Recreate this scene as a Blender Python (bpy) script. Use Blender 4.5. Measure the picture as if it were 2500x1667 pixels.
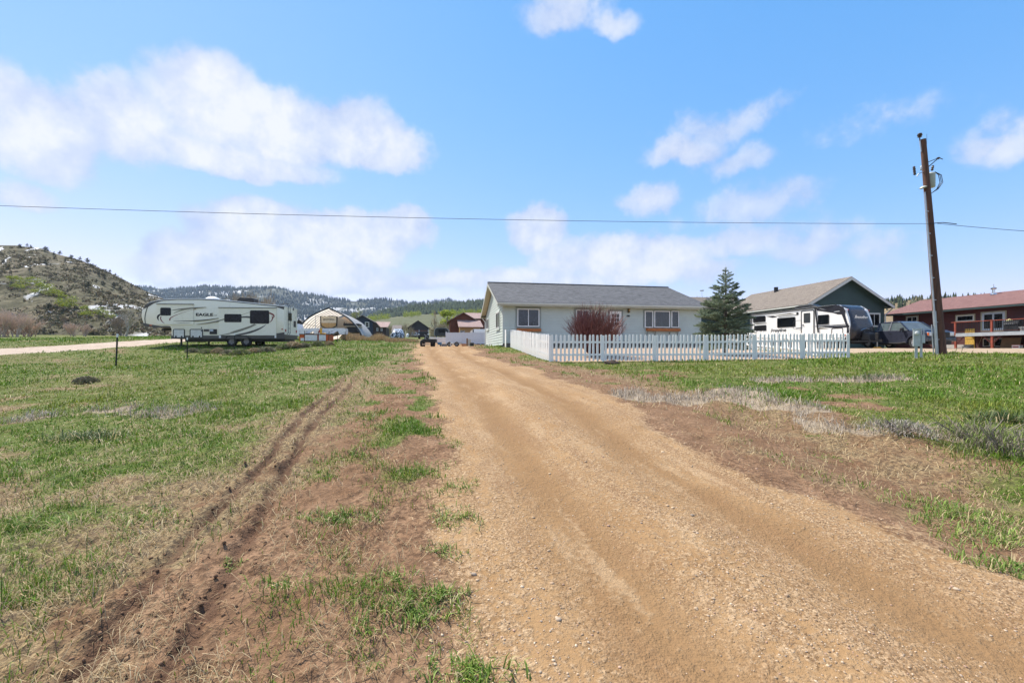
import bpy, math, random
import numpy as np
from mathutils import Vector, Matrix

for o in list(bpy.data.objects): bpy.data.objects.remove(o)
S = bpy.context.scene
COL = S.collection
R = random.Random(7)
RN = np.random.default_rng(11)
EYE = 1.6          # eye height above the driveway at the camera's feet
FPX = 1050.0       # focal length in photo pixels
HOR = 857.0        # row of the horizon in the photo
rad = math.radians

# ---------------------------------------------------------------- camera
cam_d = bpy.data.cameras.new('camera')
cam = bpy.data.objects.new('camera', cam_d)
COL.objects.link(cam)
cam.location = (0, 0, EYE)
cam.rotation_euler = (rad(90), 0, 0)
cam_d.sensor_width = 36.0
cam_d.lens = 36.0 * FPX / 2500.0
cam_d.shift_y = (HOR - 833.5) / 2500.0 * -1 * -1
cam_d.clip_start = 0.05
cam_d.clip_end = 20000
S.camera = cam

# ---------------------------------------------------------------- sun and sky
SUN_AZ = rad(-50.0)     # from the view axis (+Y), negative is left
SUN_EL = rad(56.0)
sv = Vector((math.sin(SUN_AZ)*math.cos(SUN_EL), math.cos(SUN_AZ)*math.cos(SUN_EL), math.sin(SUN_EL)))
sun_d = bpy.data.lights.new('sun', 'SUN')
sun_d.energy = 4.0
sun_d.angle = rad(0.6)
sun_d.color = (1.0, 0.93, 0.82)
sun = bpy.data.objects.new('sun', sun_d)
COL.objects.link(sun)
sun.rotation_euler = (-sv).to_track_quat('-Z', 'Y').to_euler()

wd = bpy.data.worlds.new('World')
S.world = wd
wd.use_nodes = True
NT = wd.node_tree
NT.nodes.clear()
class NB:
    """small helper that writes node graphs as expressions"""
    def __init__(s, nt): s.nt = nt
    def put(s, sock, v):
        if isinstance(v, bpy.types.NodeSocket): s.nt.links.new(v, sock)
        elif v is not None: sock.default_value = v
    def m(s, op, a, b=None, c=None, clamp=False):
        n = s.nt.nodes.new('ShaderNodeMath'); n.operation = op; n.use_clamp = clamp
        for i, v in enumerate((a, b, c)): s.put(n.inputs[i], v)
        return n.outputs[0]
    def vm(s, op, a, b=None, out=0):
        n = s.nt.nodes.new('ShaderNodeVectorMath'); n.operation = op
        s.put(n.inputs[0], a)
        if b is not None: s.put(n.inputs['Scale'] if op == 'SCALE' else n.inputs[1], b)
        return n.outputs[out]
    def mix(s, f, a, b, bt='MIX'):
        n = s.nt.nodes.new('ShaderNodeMix'); n.data_type = 'RGBA'; n.blend_type = bt
        s.put(n.inputs[0], f); s.put(n.inputs[6], a); s.put(n.inputs[7], b)
        return n.outputs[2]
    def noise(s, vec, scale, detail=4, rough=0.55, dist=0.0, out='Fac'):
        n = s.nt.nodes.new('ShaderNodeTexNoise')
        if vec is not None: s.nt.links.new(vec, n.inputs['Vector'])
        n.inputs['Scale'].default_value = scale; n.inputs['Detail'].default_value = detail
        n.inputs['Roughness'].default_value = rough; n.inputs['Distortion'].default_value = dist
        return n.outputs[out]
    def ss(s, v, lo, hi, a=0.0, b=1.0):
        n = s.nt.nodes.new('ShaderNodeMapRange'); n.interpolation_type = 'SMOOTHSTEP'
        s.put(n.inputs['Value'], v)
        n.inputs['From Min'].default_value = lo; n.inputs['From Max'].default_value = hi
        n.inputs['To Min'].default_value = a; n.inputs['To Max'].default_value = b
        return n.outputs[0]
    def new(s, t): return s.nt.nodes.new(t)
    def ramp(s, v, stops):
        n = s.nt.nodes.new('ShaderNodeValToRGB'); s.put(n.inputs[0], v)
        e = n.color_ramp.elements
        while len(e) < len(stops): e.new(0.5)
        for i, (p, c) in enumerate(stops): e[i].position = p; e[i].color = (*c, 1)
        return n.outputs[0]
    def scalev(s, vec, sx, sy, sz):
        return s.vm('MULTIPLY', vec, (sx, sy, sz))

W = NB(NT)
tc = W.new('ShaderNodeTexCoord').outputs['Generated']
sky = W.new('ShaderNodeTexSky')
sky.sky_type = 'NISHITA'; sky.sun_disc = False
sky.sun_elevation = SUN_EL; sky.sun_rotation = SUN_AZ
sky.altitude = 2400; sky.air_density = 1.0; sky.dust_density = 0.6; sky.ozone_density = 1.5
nd = W.vm('NORMALIZE', tc)
sp = W.new('ShaderNodeSeparateXYZ'); NT.links.new(nd, sp.inputs[0])
warp = W.noise(nd, 7.0, 5, 0.6, out='Color')
wv = W.vm('SCALE', W.vm('SUBTRACT', warp, (0.5, 0.5, 0.5)), 0.085)
nw = W.vm('NORMALIZE', W.vm('ADD', nd, wv))
sw = W.new('ShaderNodeSeparateXYZ'); NT.links.new(nw, sw.inputs[0])
az = W.m('ARCTAN2', sw.outputs[0], sw.outputs[1])
el = W.m('ARCSINE', sw.outputs[2])
# cumulus banks: (photo column, photo row of the flat base side centre, half width, height up, depth down, weight)
CL = [(120,330,200,150,140,1.05),(20,300,120,160,130,1.15),(300,300,190,130,120,0.95),(520,260,200,140,110,1.0),
      (700,330,200,120,80,1.05),(880,350,190,110,75,1.1),(560,390,330,70,40,0.9),(60,490,110,50,30,0.75),
      (660,580,210,105,110,1.5),(430,620,100,60,90,1.3),(540,600,110,55,90,1.2),(820,590,200,95,90,1.3),(970,560,120,55,70,0.9),(700,680,360,70,50,1.2),
      (1370,40,120,80,60,0.55),(1480,60,90,40,30,0.45),
      (1780,305,190,45,45,0.38),(1660,380,120,55,40,0.72),(1790,400,130,35,30,0.40),
      (2430,360,130,70,45,0.52),(2480,290,90,60,50,0.38),(2120,300,160,40,40,0.22),
      (1310,550,90,70,90,1.2),(1380,640,100,70,50,0.75),(1590,490,90,45,40,0.65),(1560,640,180,80,70,1.25),(1850,500,200,60,60,0.38),
      (1800,590,190,50,50,0.6),(1980,600,150,60,50,0.45),(1200,690,420,35,30,0.7),(1720,660,120,40,40,0.7),(2150,610,120,40,50,0.35)]
Fld = None
for (px, py, rx, ru, rdn, w) in CL:
    a0 = math.atan((px-1250)/FPX); ca = math.cos(a0)
    e0 = math.atan((HOR-py)/FPX*ca); ce = math.cos(e0)
    ra = rx/FPX*ca*ca; k = ca*ce*ce
    dx = W.m('MULTIPLY', W.m('SUBTRACT', az, a0), 1/ra)
    dy = W.m('SUBTRACT', el, e0)
    dy = W.m('MAXIMUM', W.m('MULTIPLY', dy, 1/(ru/FPX*k)), W.m('MULTIPLY', dy, -1/(rdn/FPX*k)))
    r2 = W.m('MULTIPLY_ADD', dx, dx, W.m('MULTIPLY', dy, dy))
    w *= 1.12
    f = W.m('MULTIPLY_ADD', r2, -w, w)
    Fld = f if Fld is None else W.m('SMOOTH_MAX', Fld, f, 0.25)
Fld = W.m('MAXIMUM', Fld, -1.0)
# the rest of the sky carries clouds of the same kind
gen = W.m('MULTIPLY', W.m('SUBTRACT', W.noise(W.scalev(nd, 1, 1, 2.2), 2.3, 4, 0.5), 0.50), 4.2)
away = W.ss(sp.outputs[1], 0.62, 0.30)
gen = W.m('MULTIPLY_ADD', away, 2.9, W.m('SUBTRACT', gen, 2.6))
Fld = W.m('MAXIMUM', Fld, gen)
fb = W.noise(nd, 13.0, 9, 0.62)
fb2 = W.noise(W.vm('ADD', nd, (3.1, 1.7, -0.02)), 5.0, 6, 0.55)
fbs = W.noise(W.vm('ADD', nd, (-0.016, 0.0, 0.026)), 13.0, 5, 0.62)
fb3 = W.noise(nd, 42.0, 5, 0.6)
den = W.m('ADD', Fld, W.m('ADD', W.m('MULTIPLY', W.m('SUBTRACT', fb, 0.51), 2.0), W.m('MULTIPLY', W.m('SUBTRACT', fb3, 0.5), 0.28)))
alpha = W.m('MULTIPLY', W.ss(den, -0.15, 0.48), W.m('MULTIPLY', W.ss(Fld, -0.3, 0.85, 0.42, 1.0), 0.93))
tone = W.m('MULTIPLY_ADD', W.m('SUBTRACT', fb2, 0.52), 1.3, W.m('MULTIPLY_ADD', W.m('SUBTRACT', fb, fbs), 1.1, W.m('MULTIPLY_ADD', den, 0.42, 0.18)))
ccol = W.ramp(tone, [(0.0, (0.56, 0.66, 0.93)), (0.42, (0.74, 0.81, 0.985)), (0.85, (0.98, 0.99, 1.0))])
sc3 = W.new('ShaderNodeSeparateColor'); NT.links.new(sky.outputs[0], sc3.inputs[0])
g_ = W.m('MULTIPLY', W.m('POWER', sc3.outputs[1], 0.62), 1.12)
r_ = W.m('MINIMUM', W.m('MULTIPLY', W.m('POWER', sc3.outputs[0], 1.35), 0.55), W.m('MULTIPLY', g_, 0.92))
b_ = W.m('MULTIPLY', W.m('POWER', sc3.outputs[2], 0.3), 2.3)
cb3 = W.new('ShaderNodeCombineColor')
for i_, v_ in enumerate((r_, g_, b_)): NT.links.new(v_, cb3.inputs[i_])
skyc = cb3.outputs[0]
SKY_STR = 0.15
CLOUD_L = 3.3
cl = W.vm('SCALE', ccol, CLOUD_L)
out = W.mix(alpha, skyc, cl)
bg = W.new('ShaderNodeBackground'); NT.links.new(out, bg.inputs[0]); bg.inputs[1].default_value = SKY_STR
wo = W.new('ShaderNodeOutputWorld'); NT.links.new(bg.outputs[0], wo.inputs[0])

S.view_settings.view_transform = 'Standard'
S.view_settings.look = 'None'
S.view_settings.gamma = 1
S.view_settings.use_curve_mapping = False
S.view_settings.exposure = 1.0
S.render.engine = 'CYCLES'
S.cycles.max_bounces = 4
S.cycles.diffuse_bounces = 3
S.cycles.glossy_bounces = 2
S.cycles.use_denoising = True
wd.cycles.sampling_method = 'MANUAL'
wd.cycles.sample_map_resolution = 256
S.cycles.transparent_max_bounces = 6

# ---------------------------------------------------------------- helpers
ORD = 'first second third fourth fifth sixth seventh eighth ninth tenth eleventh twelfth thirteenth fourteenth fifteenth sixteenth seventeenth eighteenth nineteenth twentieth twenty-first twenty-second twenty-third twenty-fourth'.split()
def tag(o, label=None, cat=None, group=None, kind=None):
    if label: o['label'] = label
    if cat: o['category'] = cat
    if group: o['group'] = group
    if kind: o['kind'] = kind
    return o
def thing(name, label, cat, loc=(0, 0, 0), rz=0.0, group=None):
    o = bpy.data.objects.new(name, None)
    o.empty_display_size = 0.2
    COL.objects.link(o); o.location = loc; o.rotation_euler = (0, 0, rz)
    return tag(o, label, cat, group)
def copy_tree(o, parent=None):
    c = o.copy(); COL.objects.link(c); c.parent = parent
    for ch in o.children: copy_tree(ch, c)
    return c
def mesh_obj(name, me, mat=None, parent=None):
    if mat: me.materials.append(mat)
    o = bpy.data.objects.new(name, me); COL.objects.link(o); o.parent = parent
    return o
V = Vector
class MB:
    def __init__(s): s.v = []; s.f = []; s.sm = False
    def add(s, vs, fs):
        b = len(s.v); s.v += [tuple(p) for p in vs]; s.f += [tuple(i+b for i in f) for f in fs]; return s
    def box(s, x0, y0, z0, x1, y1, z1):
        vs = [(x0,y0,z0),(x1,y0,z0),(x1,y1,z0),(x0,y1,z0),(x0,y0,z1),(x1,y0,z1),(x1,y1,z1),(x0,y1,z1)]
        return s.add(vs, [(3,2,1,0),(4,5,6,7),(0,1,5,4),(1,2,6,5),(2,3,7,6),(3,0,4,7)])
    def obox(s, c, ax, ay, az):
        c, ax, ay, az = V(c), V(ax), V(ay), V(az)
        vs = [c+ax*i+ay*j+az*k for k in (-1,1) for (i,j) in ((-1,-1),(1,-1),(1,1),(-1,1))]
        return s.add(vs, [(3,2,1,0),(4,5,6,7),(0,1,5,4),(1,2,6,5),(2,3,7,6),(3,0,4,7)])
    def bar(s, a, b, w, h, up=(0,0,1)):
        a, b = V(a), V(b); d = (b-a); L = d.length/2; d.normalize()
        n = d.cross(V(up))
        if n.length < 1e-4: n = d.cross(V((1,0,0)))
        n.normalize(); m = n.cross(d)
        return s.obox((a+b)/2, d*L, n*(w/2), m*(h/2))
    def prism(s, pts, pl, t0, t1):
        o, ex, ey, en = [V(p) for p in pl]; n = len(pts)
        vs = [o+ex*p[0]+ey*p[1]+en*t0 for p in pts]+[o+ex*p[0]+ey*p[1]+en*t1 for p in pts]
        fs = [tuple(range(n)), tuple(range(2*n-1, n-1, -1))]+[(i, (i+1) % n, n+(i+1) % n, n+i) for i in range(n)]
        return s.add(vs, fs)
    def ring(s, outer, inner, pl, t0, t1):
        """frame between two outlines with the same number of points"""
        o, ex, ey, en = [V(p) for p in pl]; n = len(outer)
        P = lambda q, t: o+ex*q[0]+ey*q[1]+en*t
        vs = [P(q, t0) for q in outer]+[P(q, t0) for q in inner]+[P(q, t1) for q in outer]+[P(q, t1) for q in inner]
        fs = []
        for i in range(n):
            j = (i+1) % n
            fs += [(i, j, n+j, n+i), (2*n+i, 2*n+j, 3*n+j, 3*n+i), (i, j, 2*n+j, 2*n+i), (n+i, n+j, 3*n+j, 3*n+i)]
        return s.add(vs, fs)
    def tube(s, pts, rs, n=8, cap=True):
        pts = [V(p) for p in pts]
        if not hasattr(rs, '__len__'): rs = [rs]*len(pts)
        vs = []; m = len(pts); ref = None
        for i, p in enumerate(pts):
            d = (pts[min(i+1, m-1)]-pts[max(i-1, 0)]).normalized()
            if ref is None:
                ref = d.cross(V((0,0,1)))
                if ref.length < 1e-3: ref = V((1,0,0))
            a = (ref-d*ref.dot(d))
            if a.length < 1e-5: a = d.orthogonal()
            a.normalize(); ref = a; b = d.cross(a)
            for k in range(n):
                t = 2*math.pi*k/n; vs.append(p+(a*math.cos(t)+b*math.sin(t))*rs[i])
        fs = [(i*n+k, i*n+(k+1) % n, (i+1)*n+(k+1) % n, (i+1)*n+k) for i in range(m-1) for k in range(n)]
        if cap: fs += [tuple(range(n-1, -1, -1)), tuple(range((m-1)*n, m*n))]
        return s.add(vs, fs)
    def lathe(s, prof, o, axis, n=16, cap=True):
        """prof: (distance along axis, radius)"""
        axis = V(axis).normalized(); o = V(o)
        return s.tube2([o+axis*p[0] for p in prof], [p[1] for p in prof], axis, n, cap)
    def tube2(s, pts, rs, d, n, cap):
        a = d.orthogonal().normalized(); b = d.cross(a); vs = []
        for p, r in zip(pts, rs):
            for k in range(n):
                t = 2*math.pi*k/n; vs.append(p+(a*math.cos(t)+b*math.sin(t))*r)
        m = len(pts)
        fs = [(i*n+k, i*n+(k+1) % n, (i+1)*n+(k+1) % n, (i+1)*n+k) for i in range(m-1) for k in range(n)]
        if cap: fs += [tuple(range(n-1, -1, -1)), tuple(range((m-1)*n, m*n))]
        return s.add(vs, fs)
    def loft(s, rings, cap=True):
        n = len(rings[0]); vs = [p for r in rings for p in r]; m = len(rings)
        fs = [(i*n+k, i*n+(k+1) % n, (i+1)*n+(k+1) % n, (i+1)*n+k) for i in range(m-1) for k in range(n)]
        if cap: fs += [tuple(range(n-1, -1, -1)), tuple(range((m-1)*n, m*n))]
        return s.add(vs, fs)
    def quad(s, a, b, c, d): return s.add([a, b, c, d], [(0, 1, 2, 3)])
    def build(s, name, mat=None, parent=None, smooth=None, bevel=0):
        me = bpy.data.meshes.new(name); me.from_pydata(s.v, [], s.f)
        import bmesh
        if len(s.f) < 40000:
            bm = bmesh.new(); bm.from_mesh(me); bmesh.ops.recalc_face_normals(bm, faces=bm.faces); bm.to_mesh(me); bm.free()
        o = mesh_obj(name, me, mat, parent)
        if smooth is not None:
            me.shade_smooth()
            try: me.set_sharp_from_angle(angle=rad(smooth))
            except Exception: pass
        if bevel:
            b = o.modifiers.new('bevel', 'BEVEL'); b.width = bevel; b.segments = 2; b.limit_method = 'ANGLE'
        return o
def rrect(x0, y0, x1, y1, r, n=4):
    r = min(r, abs(x1-x0)/2*0.98, abs(y1-y0)/2*0.98)
    xa, xb = min(x0, x1), max(x0, x1); ya, yb = min(y0, y1), max(y0, y1); out = []
    for cx, cy, a in ((xb-r, yb-r, 0), (xa+r, yb-r, 90), (xa+r, ya+r, 180), (xb-r, ya+r, 270)):
        for k in range(n+1):
            t = rad(a+90*k/n); out.append((cx+r*math.cos(t), cy+r*math.sin(t)))
    return out
def rect(x0, y0, x1, y1): return [(x0, y0), (x1, y0), (x1, y1), (x0, y1)]
def np_mesh(name, verts, faces_flat, loop_tot, mat, parent=None, col=None, smooth=False):
    """fast mesh from arrays; loop_tot = corners per face (array)"""
    me = bpy.data.meshes.new(name)
    nv = len(verts); nl = len(faces_flat); nf = len(loop_tot)
    me.vertices.add(nv); me.vertices.foreach_set('co', np.ascontiguousarray(verts, np.float32).ravel())
    me.loops.add(nl); me.loops.foreach_set('vertex_index', np.ascontiguousarray(faces_flat, np.int32))
    me.polygons.add(nf)
    st = np.zeros(nf, np.int32); st[1:] = np.cumsum(loop_tot)[:-1]
    me.polygons.foreach_set('loop_start', st)
    if smooth: me.polygons.foreach_set('use_smooth', np.ones(nf, bool))
    if col is not None:
        for nm, c in (col.items() if isinstance(col, dict) else (('col', col),)):
            a = me.attributes.new(nm, 'FLOAT_COLOR', 'POINT')
            c4 = np.ones((nv, 4), np.float32); c4[:, :c.shape[1]] = c
            a.data.foreach_set('color', c4.ravel())
    me.update(calc_edges=True); me.validate()
    return mesh_obj(name, me, mat, parent)
def text_mesh(txt, size, depth, mat, parent, mtx, name='lettering', width=1.0, shear=0.0, bold=0.0):
    cu = bpy.data.curves.new('txt', 'FONT'); cu.body = txt; cu.size = size; cu.extrude = depth; cu.align_x = 'CENTER'; cu.align_y = 'CENTER'
    cu.shear = shear; cu.offset = bold; cu.resolution_u = 3
    t = bpy.data.objects.new('txt', cu); COL.objects.link(t)
    dg = bpy.context.evaluated_depsgraph_get()
    me = bpy.data.meshes.new_from_object(t.evaluated_get(dg)); bpy.data.objects.remove(t)
    me.transform(Matrix.Diagonal((width, 1, 1, 1))); me.transform(mtx); me.materials.clear(); me.name = name
    return mesh_obj(name, me, mat, parent)
def basis(o, ex, ey):
    ex = V(ex).normalized(); ey = V(ey).normalized(); ez = ex.cross(ey)
    m = Matrix((ex, ey, ez)).transposed().to_4x4(); m.translation = V(o); return m
def hit(px, py, ox, oy, dx, dy):
    """where the sight line through a photo point meets a vertical plane: (distance along the plane, height)"""
    u = (px-1250)/FPX; s = (u*oy-ox)/(dx-u*dy); d = oy+s*dy
    return s, EYE+(HOR-py)/FPX*d
def at(px, d): return (px-1250)/FPX*d
def zat(py, d): return EYE+(HOR-py)/FPX*d

# ---------------------------------------------------------------- materials
MATS = {}
def mat(name, col, rough=0.6, metal=0.0, var=0.12, vscale=3.0, bump=0.0, bscale=60.0, spec=0.5, stretch=(1, 1, 1), col2=None, dirt=0.0):
    if name in MATS: return MATS[name]
    m = bpy.data.materials.new(name); m.use_nodes = True; nt = m.node_tree; nt.nodes.clear(); N = NB(nt)
    p = N.new('ShaderNodeBsdfPrincipled'); o = N.new('ShaderNodeOutputMaterial'); nt.links.new(p.outputs[0], o.inputs[0])
    tcn = N.new('ShaderNodeTexCoord').outputs['Object']
    vec = N.scalev(tcn, *stretch)
    n1 = N.noise(vec, vscale, 5, 0.6)
    c = np.array(col[:3]); c2 = np.array(col2[:3]) if col2 is not None else c*(1-var)
    c1 = c if col2 is not None else np.minimum(c*(1+var), 1)
    out = N.mix(N.ss(n1, 0.3, 0.7), (*c2, 1), (*c1, 1))
    if dirt > 0:
        n2 = N.noise(N.scalev(tcn, 6, 6, 0.8), 2.0, 6, 0.7)
        out = N.mix(N.m('MULTIPLY', N.ss(n2, 0.5, 0.8), dirt), out, (0.16, 0.12, 0.08, 1))
    nt.links.new(out, p.inputs['Base Color'])
    rv = N.ss(n1, 0.2, 0.8, max(rough-0.08, 0.02), min(rough+0.08, 1)); nt.links.new(rv, p.inputs['Roughness'])
    p.inputs['Metallic'].default_value = metal; p.inputs['Specular IOR Level'].default_value = spec
    if bump > 0:
        b = N.new('ShaderNodeBump'); b.inputs['Strength'].default_value = bump; b.inputs['Distance'].default_value = 0.02
        nt.links.new(N.noise(vec, bscale, 4, 0.6), b.inputs['Height']); nt.links.new(b.outputs[0], p.inputs['Normal'])
    MATS[name] = m; return m
def attr_mat(name, rough=0.7, trans=0.0, spec=0.3, gain=1.0):
    if name in MATS: return MATS[name]
    m = bpy.data.materials.new(name); m.use_nodes = True; nt = m.node_tree; nt.nodes.clear(); N = NB(nt)
    p = N.new('ShaderNodeBsdfPrincipled'); o = N.new('ShaderNodeOutputMaterial')
    a = N.new('ShaderNodeAttribute'); a.attribute_name = 'col'
    c = N.vm('SCALE', a.outputs['Color'], gain)
    nt.links.new(c, p.inputs['Base Color']); p.inputs['Roughness'].default_value = rough; p.inputs['Specular IOR Level'].default_value = spec
    if trans > 0:
        t = N.new('ShaderNodeBsdfTranslucent'); nt.links.new(c, t.inputs[0])
        x = N.new('ShaderNodeMixShader'); x.inputs[0].default_value = trans
        nt.links.new(p.outputs[0], x.inputs[1]); nt.links.new(t.outputs[0], x.inputs[2]); nt.links.new(x.outputs[0], o.inputs[0])
    else: nt.links.new(p.outputs[0], o.inputs[0])
    MATS[name] = m; return m
def shingle_mat(name, c1, c2, course=0.14, tab=0.3):
    """asphalt shingles: courses run along local X, up the slope in local Y (UV-free, from generated object space)"""
    m = bpy.data.materials.new(name); m.use_nodes = True; nt = m.node_tree; nt.nodes.clear(); N = NB(nt)
    p = N.new('ShaderNodeBsdfPrincipled'); o = N.new('ShaderNodeOutputMaterial'); nt.links.new(p.outputs[0], o.inputs[0])
    tcn = N.new('ShaderNodeTexCoord').outputs['Object']
    br = N.new('ShaderNodeTexBrick'); nt.links.new(tcn, br.inputs[0])
    br.offset = 0.37; br.inputs['Scale'].default_value = 1.0; br.inputs['Brick Width'].default_value = tab; br.inputs['Row Height'].default_value = course
    br.inputs['Mortar Size'].default_value = 0.006; br.inputs['Bias'].default_value = 0.0
    br.inputs[1].default_value = (*c1, 1); br.inputs[2].default_value = (*c2, 1); br.inputs[3].default_value = (*[x*0.35 for x in c1], 1)
    n = N.noise(tcn, 1.2, 5, 0.6); n3 = N.noise(tcn, 30, 3, 0.7)
    c = N.mix(N.ss(n, 0.3, 0.75), br.outputs[0], N.mix(0.45, br.outputs[0], (*c2, 1)))
    c = N.mix(N.ss(n3, 0.35, 0.65), c, N.mix(0.35, c, (*[min(1, x*1.9) for x in c2], 1)))
    nt.links.new(c, p.inputs['Base Color']); p.inputs['Roughness'].default_value = 0.9
    b = N.new('ShaderNodeBump'); b.inputs['Strength'].default_value = 0.8; b.inputs['Distance'].default_value = 0.03
    nt.links.new(N.m('SUBTRACT', N.m('MULTIPLY', n3, 0.4), br.outputs['Fac']), b.inputs['Height']); nt.links.new(b.outputs[0], p.inputs['Normal'])
    MATS[name] = m; return m
def glass_mat(name, col=(0.012, 0.015, 0.018), rough=0.04):
    return mat(name, col, rough, 0.0, 0.2, 1.5, spec=0.9)
M_WHITE = mat('white_paint', (0.80, 0.80, 0.80), 0.5, var=0.04, bump=0.05, dirt=0.12)
M_VINYL = mat('white_vinyl', (0.82, 0.82, 0.82), 0.35, var=0.03)
M_GLASS = mat('window_glass', (.006, .007, .009), .06, 0, .2, 1.5, spec=.25)
M_BLACK = mat('black_plastic', (0.012, 0.012, 0.013), 0.45, var=0.25)
M_RUBBER = mat('tyre_rubber', (0.02, 0.02, 0.02), 0.85, var=0.3, bump=0.2)
M_STEEL = mat('galvanised_steel', (0.45, 0.47, 0.5), 0.4, 0.7, var=0.15)
M_CHROME = mat('chrome', (0.7, 0.7, 0.7), 0.15, 1.0, var=0.05)
M_DARKMET = mat('dark_metal', (0.03, 0.03, 0.032), 0.5, 0.4, var=0.2)
# ================================================================ terrain
def vnoise(x, y, seed=0):
    xi = np.floor(x).astype(np.int64); yi = np.floor(y).astype(np.int64); xf = x-xi; yf = y-yi
    def h(a, b):
        n = (a*374761393+b*668265263+seed*982451653) & 0x7fffffff
        n = ((n ^ (n >> 13))*1274126177) & 0x7fffffff
        return ((n ^ (n >> 16)) & 0xffff)/65535.0
    u = xf*xf*(3-2*xf); v = yf*yf*(3-2*yf)
    return (h(xi, yi)*(1-u)+h(xi+1, yi)*u)*(1-v)+(h(xi, yi+1)*(1-u)+h(xi+1, yi+1)*u)*v
def fbm(x, y, sc, oct=4, seed=0):
    x = np.asarray(x, float)*sc; y = np.asarray(y, float)*sc; s = 0; a = 1.0; t = 0
    for k in range(oct):
        s = s+a*vnoise(x+17.3*k, y-9.1*k, seed+k*31); t += a; a *= 0.5; x = x*2.03; y = y*2.03
    return s/t
def sstep(v, a, b):
    t = np.clip((v-a)/(b-a), 0, 1); return t*t*(3-2*t)
CP = np.array([(0.5,-3,-.12),(1.5,0,0),(1.5,2.75,.12),(.9,5.1,.3),(.3,8.4,.57),(-1,14.2,.97),(-3.2,24,1.47),(-4.9,33,1.96),(-6.5,45,2.3),
 (-6,0,-.05),(-4,5,.22),(-11,9.5,.3),(-9,14,.72),(-17.5,19,.88),(-20.4,27,1.1),(-19.8,29.5,1.4),(-22,33.5,1.98),(-18,33.5,2.0),(-27,33,1.95),
 (-32,27,1.6),(-31,38,2.55),(-12,24,1.32),(-12,35,1.95),(-16,48,2.65),(-23,48,2.75),(-19,45,2.45),(-25,60,3.6),(-16,55,2.95),(-24,118,5.3),
 (-30,100,4.8),(-12,100,4.7),(-5,70,3.3),(-60,50,2.9),(-70,80,4.2),(-45,15,.9),(-110,110,6),(-30,0,-.1),(-60,0,.1),
 (1.7,19,1.13),(9,20,1.16),(16.1,20.6,1.22),(17.5,17.5,1.5),(15.5,16.5,1.34),(23.8,20,1.36),(6,5,.22),(12,8,.55),(5,12,.78),(20,10,.85),
 (0,29,1.86),(7,30,1.88),(14,31.5,1.88),(-2.4,39.5,1.95),(12,42,2.0),(24.8,31.7,1.8),(28,30,1.8),(22,40,1.85),(41,39,1.8),(41,46,1.82),
 (34,45,1.9),(42,25,1.75),(60,40,2.2),(60,10,1.3),(30,0,.3),(60,0,.6),(30,80,3),(60,110,4.2),(110,60,3.2),(7,70,3.0),(20,25,1.65),(12,24.5,1.52),(5,24,1.5)], float)
def _tps(r2): return np.where(r2 > 1e-9, r2*np.log(np.maximum(r2, 1e-9)), 0)*0.5
_P = CP[:, :2]; _n = len(CP)
_K = _tps(((_P[:, None]-_P[None])**2).sum(-1))+np.eye(_n)*2.0
_A = np.zeros((_n+3, _n+3)); _A[:_n, :_n] = _K; _A[:_n, _n] = 1; _A[:_n, _n+1:] = _P; _A[_n:, :_n] = _A[:_n, _n:].T
_w = np.linalg.solve(_A, np.concatenate([CP[:, 2], [0, 0, 0]]))
def H0(x, y):
    x = np.atleast_1d(np.asarray(x, float)); y = np.atleast_1d(np.asarray(y, float)); sh = np.broadcast(x, y).shape
    x = np.broadcast_to(x, sh).ravel(); y = np.broadcast_to(y, sh).ravel()
    xc = np.clip(x, -110, 110); yc = np.clip(y, -6, 118); out = np.empty(len(x))
    for i in range(0, len(x), 60000):
        q = np.stack([xc[i:i+60000], yc[i:i+60000]], 1)
        r2 = ((q[:, None]-_P[None])**2).sum(-1)
        out[i:i+60000] = _tps(r2)@_w[:_n]+_w[_n]+q@_w[_n+1:]
    return (out+np.maximum(y-118, 0)*0.02).reshape(sh)
def Hs(x, y): return float(H0(x, y)[0])
# driveway edges as functions of distance
_dk = [-6, 0, 2.75, 5.1, 8.4, 14.2, 24, 33, 45, 60]
def DL(y): return np.interp(y, _dk, [1.4, .35, -.3, -.72, -1.45, -2.95, -5.3, -7.5, -10, -12.5])
def DR(y): return np.interp(y, _dk, [5.6, 4.2, 3.3, 2.5, 2.1, .6, -1.9, -3.2, -3.6, -4.5])
RUT_A = ([1.0, 2.16, 3.5, 4.7, 7.5, 11, 15, 20], [-1.75, -2.05, -2.55, -2.85, -3.7, -4.5, -5.6, -7.0])
RUT_B = ([1.0, 2.27, 2.85, 4.1, 7, 10.5, 15, 20], [-1.35, -1.67, -1.86, -2.34, -3.25, -4.05, -5.2, -6.6])
YARD = [(1.75, 19.1), (16.0, 20.7), (14.7, 29.5), (14.5, 31.6), (-.5, 29), (-.05, 28.3)]
PARK = [(17.5, 23.5), (26, 21.5), (37, 22), (60, 18), (70, 40), (55, 52), (35, 48), (20, 47), (17.5, 36), (16.2, 28)]
ROADL = ([14, 20, 27, 33, 38, 46, 56, 70, 100], [-36, -33.5, -31.6, -30.6, -30.2, -30.5, -32, -35, -42])
def inpoly(x, y, poly):
    c = np.zeros(np.shape(x), bool); n = len(poly)
    for i in range(n):
        x1, y1 = poly[i]; x2, y2 = poly[(i+1) % n]
        k = ((y1 > y) != (y2 > y)) & (x < (x2-x1)*(y-y1)/((y2-y1) or 1e-9)+x1); c ^= k
    return c
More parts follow.
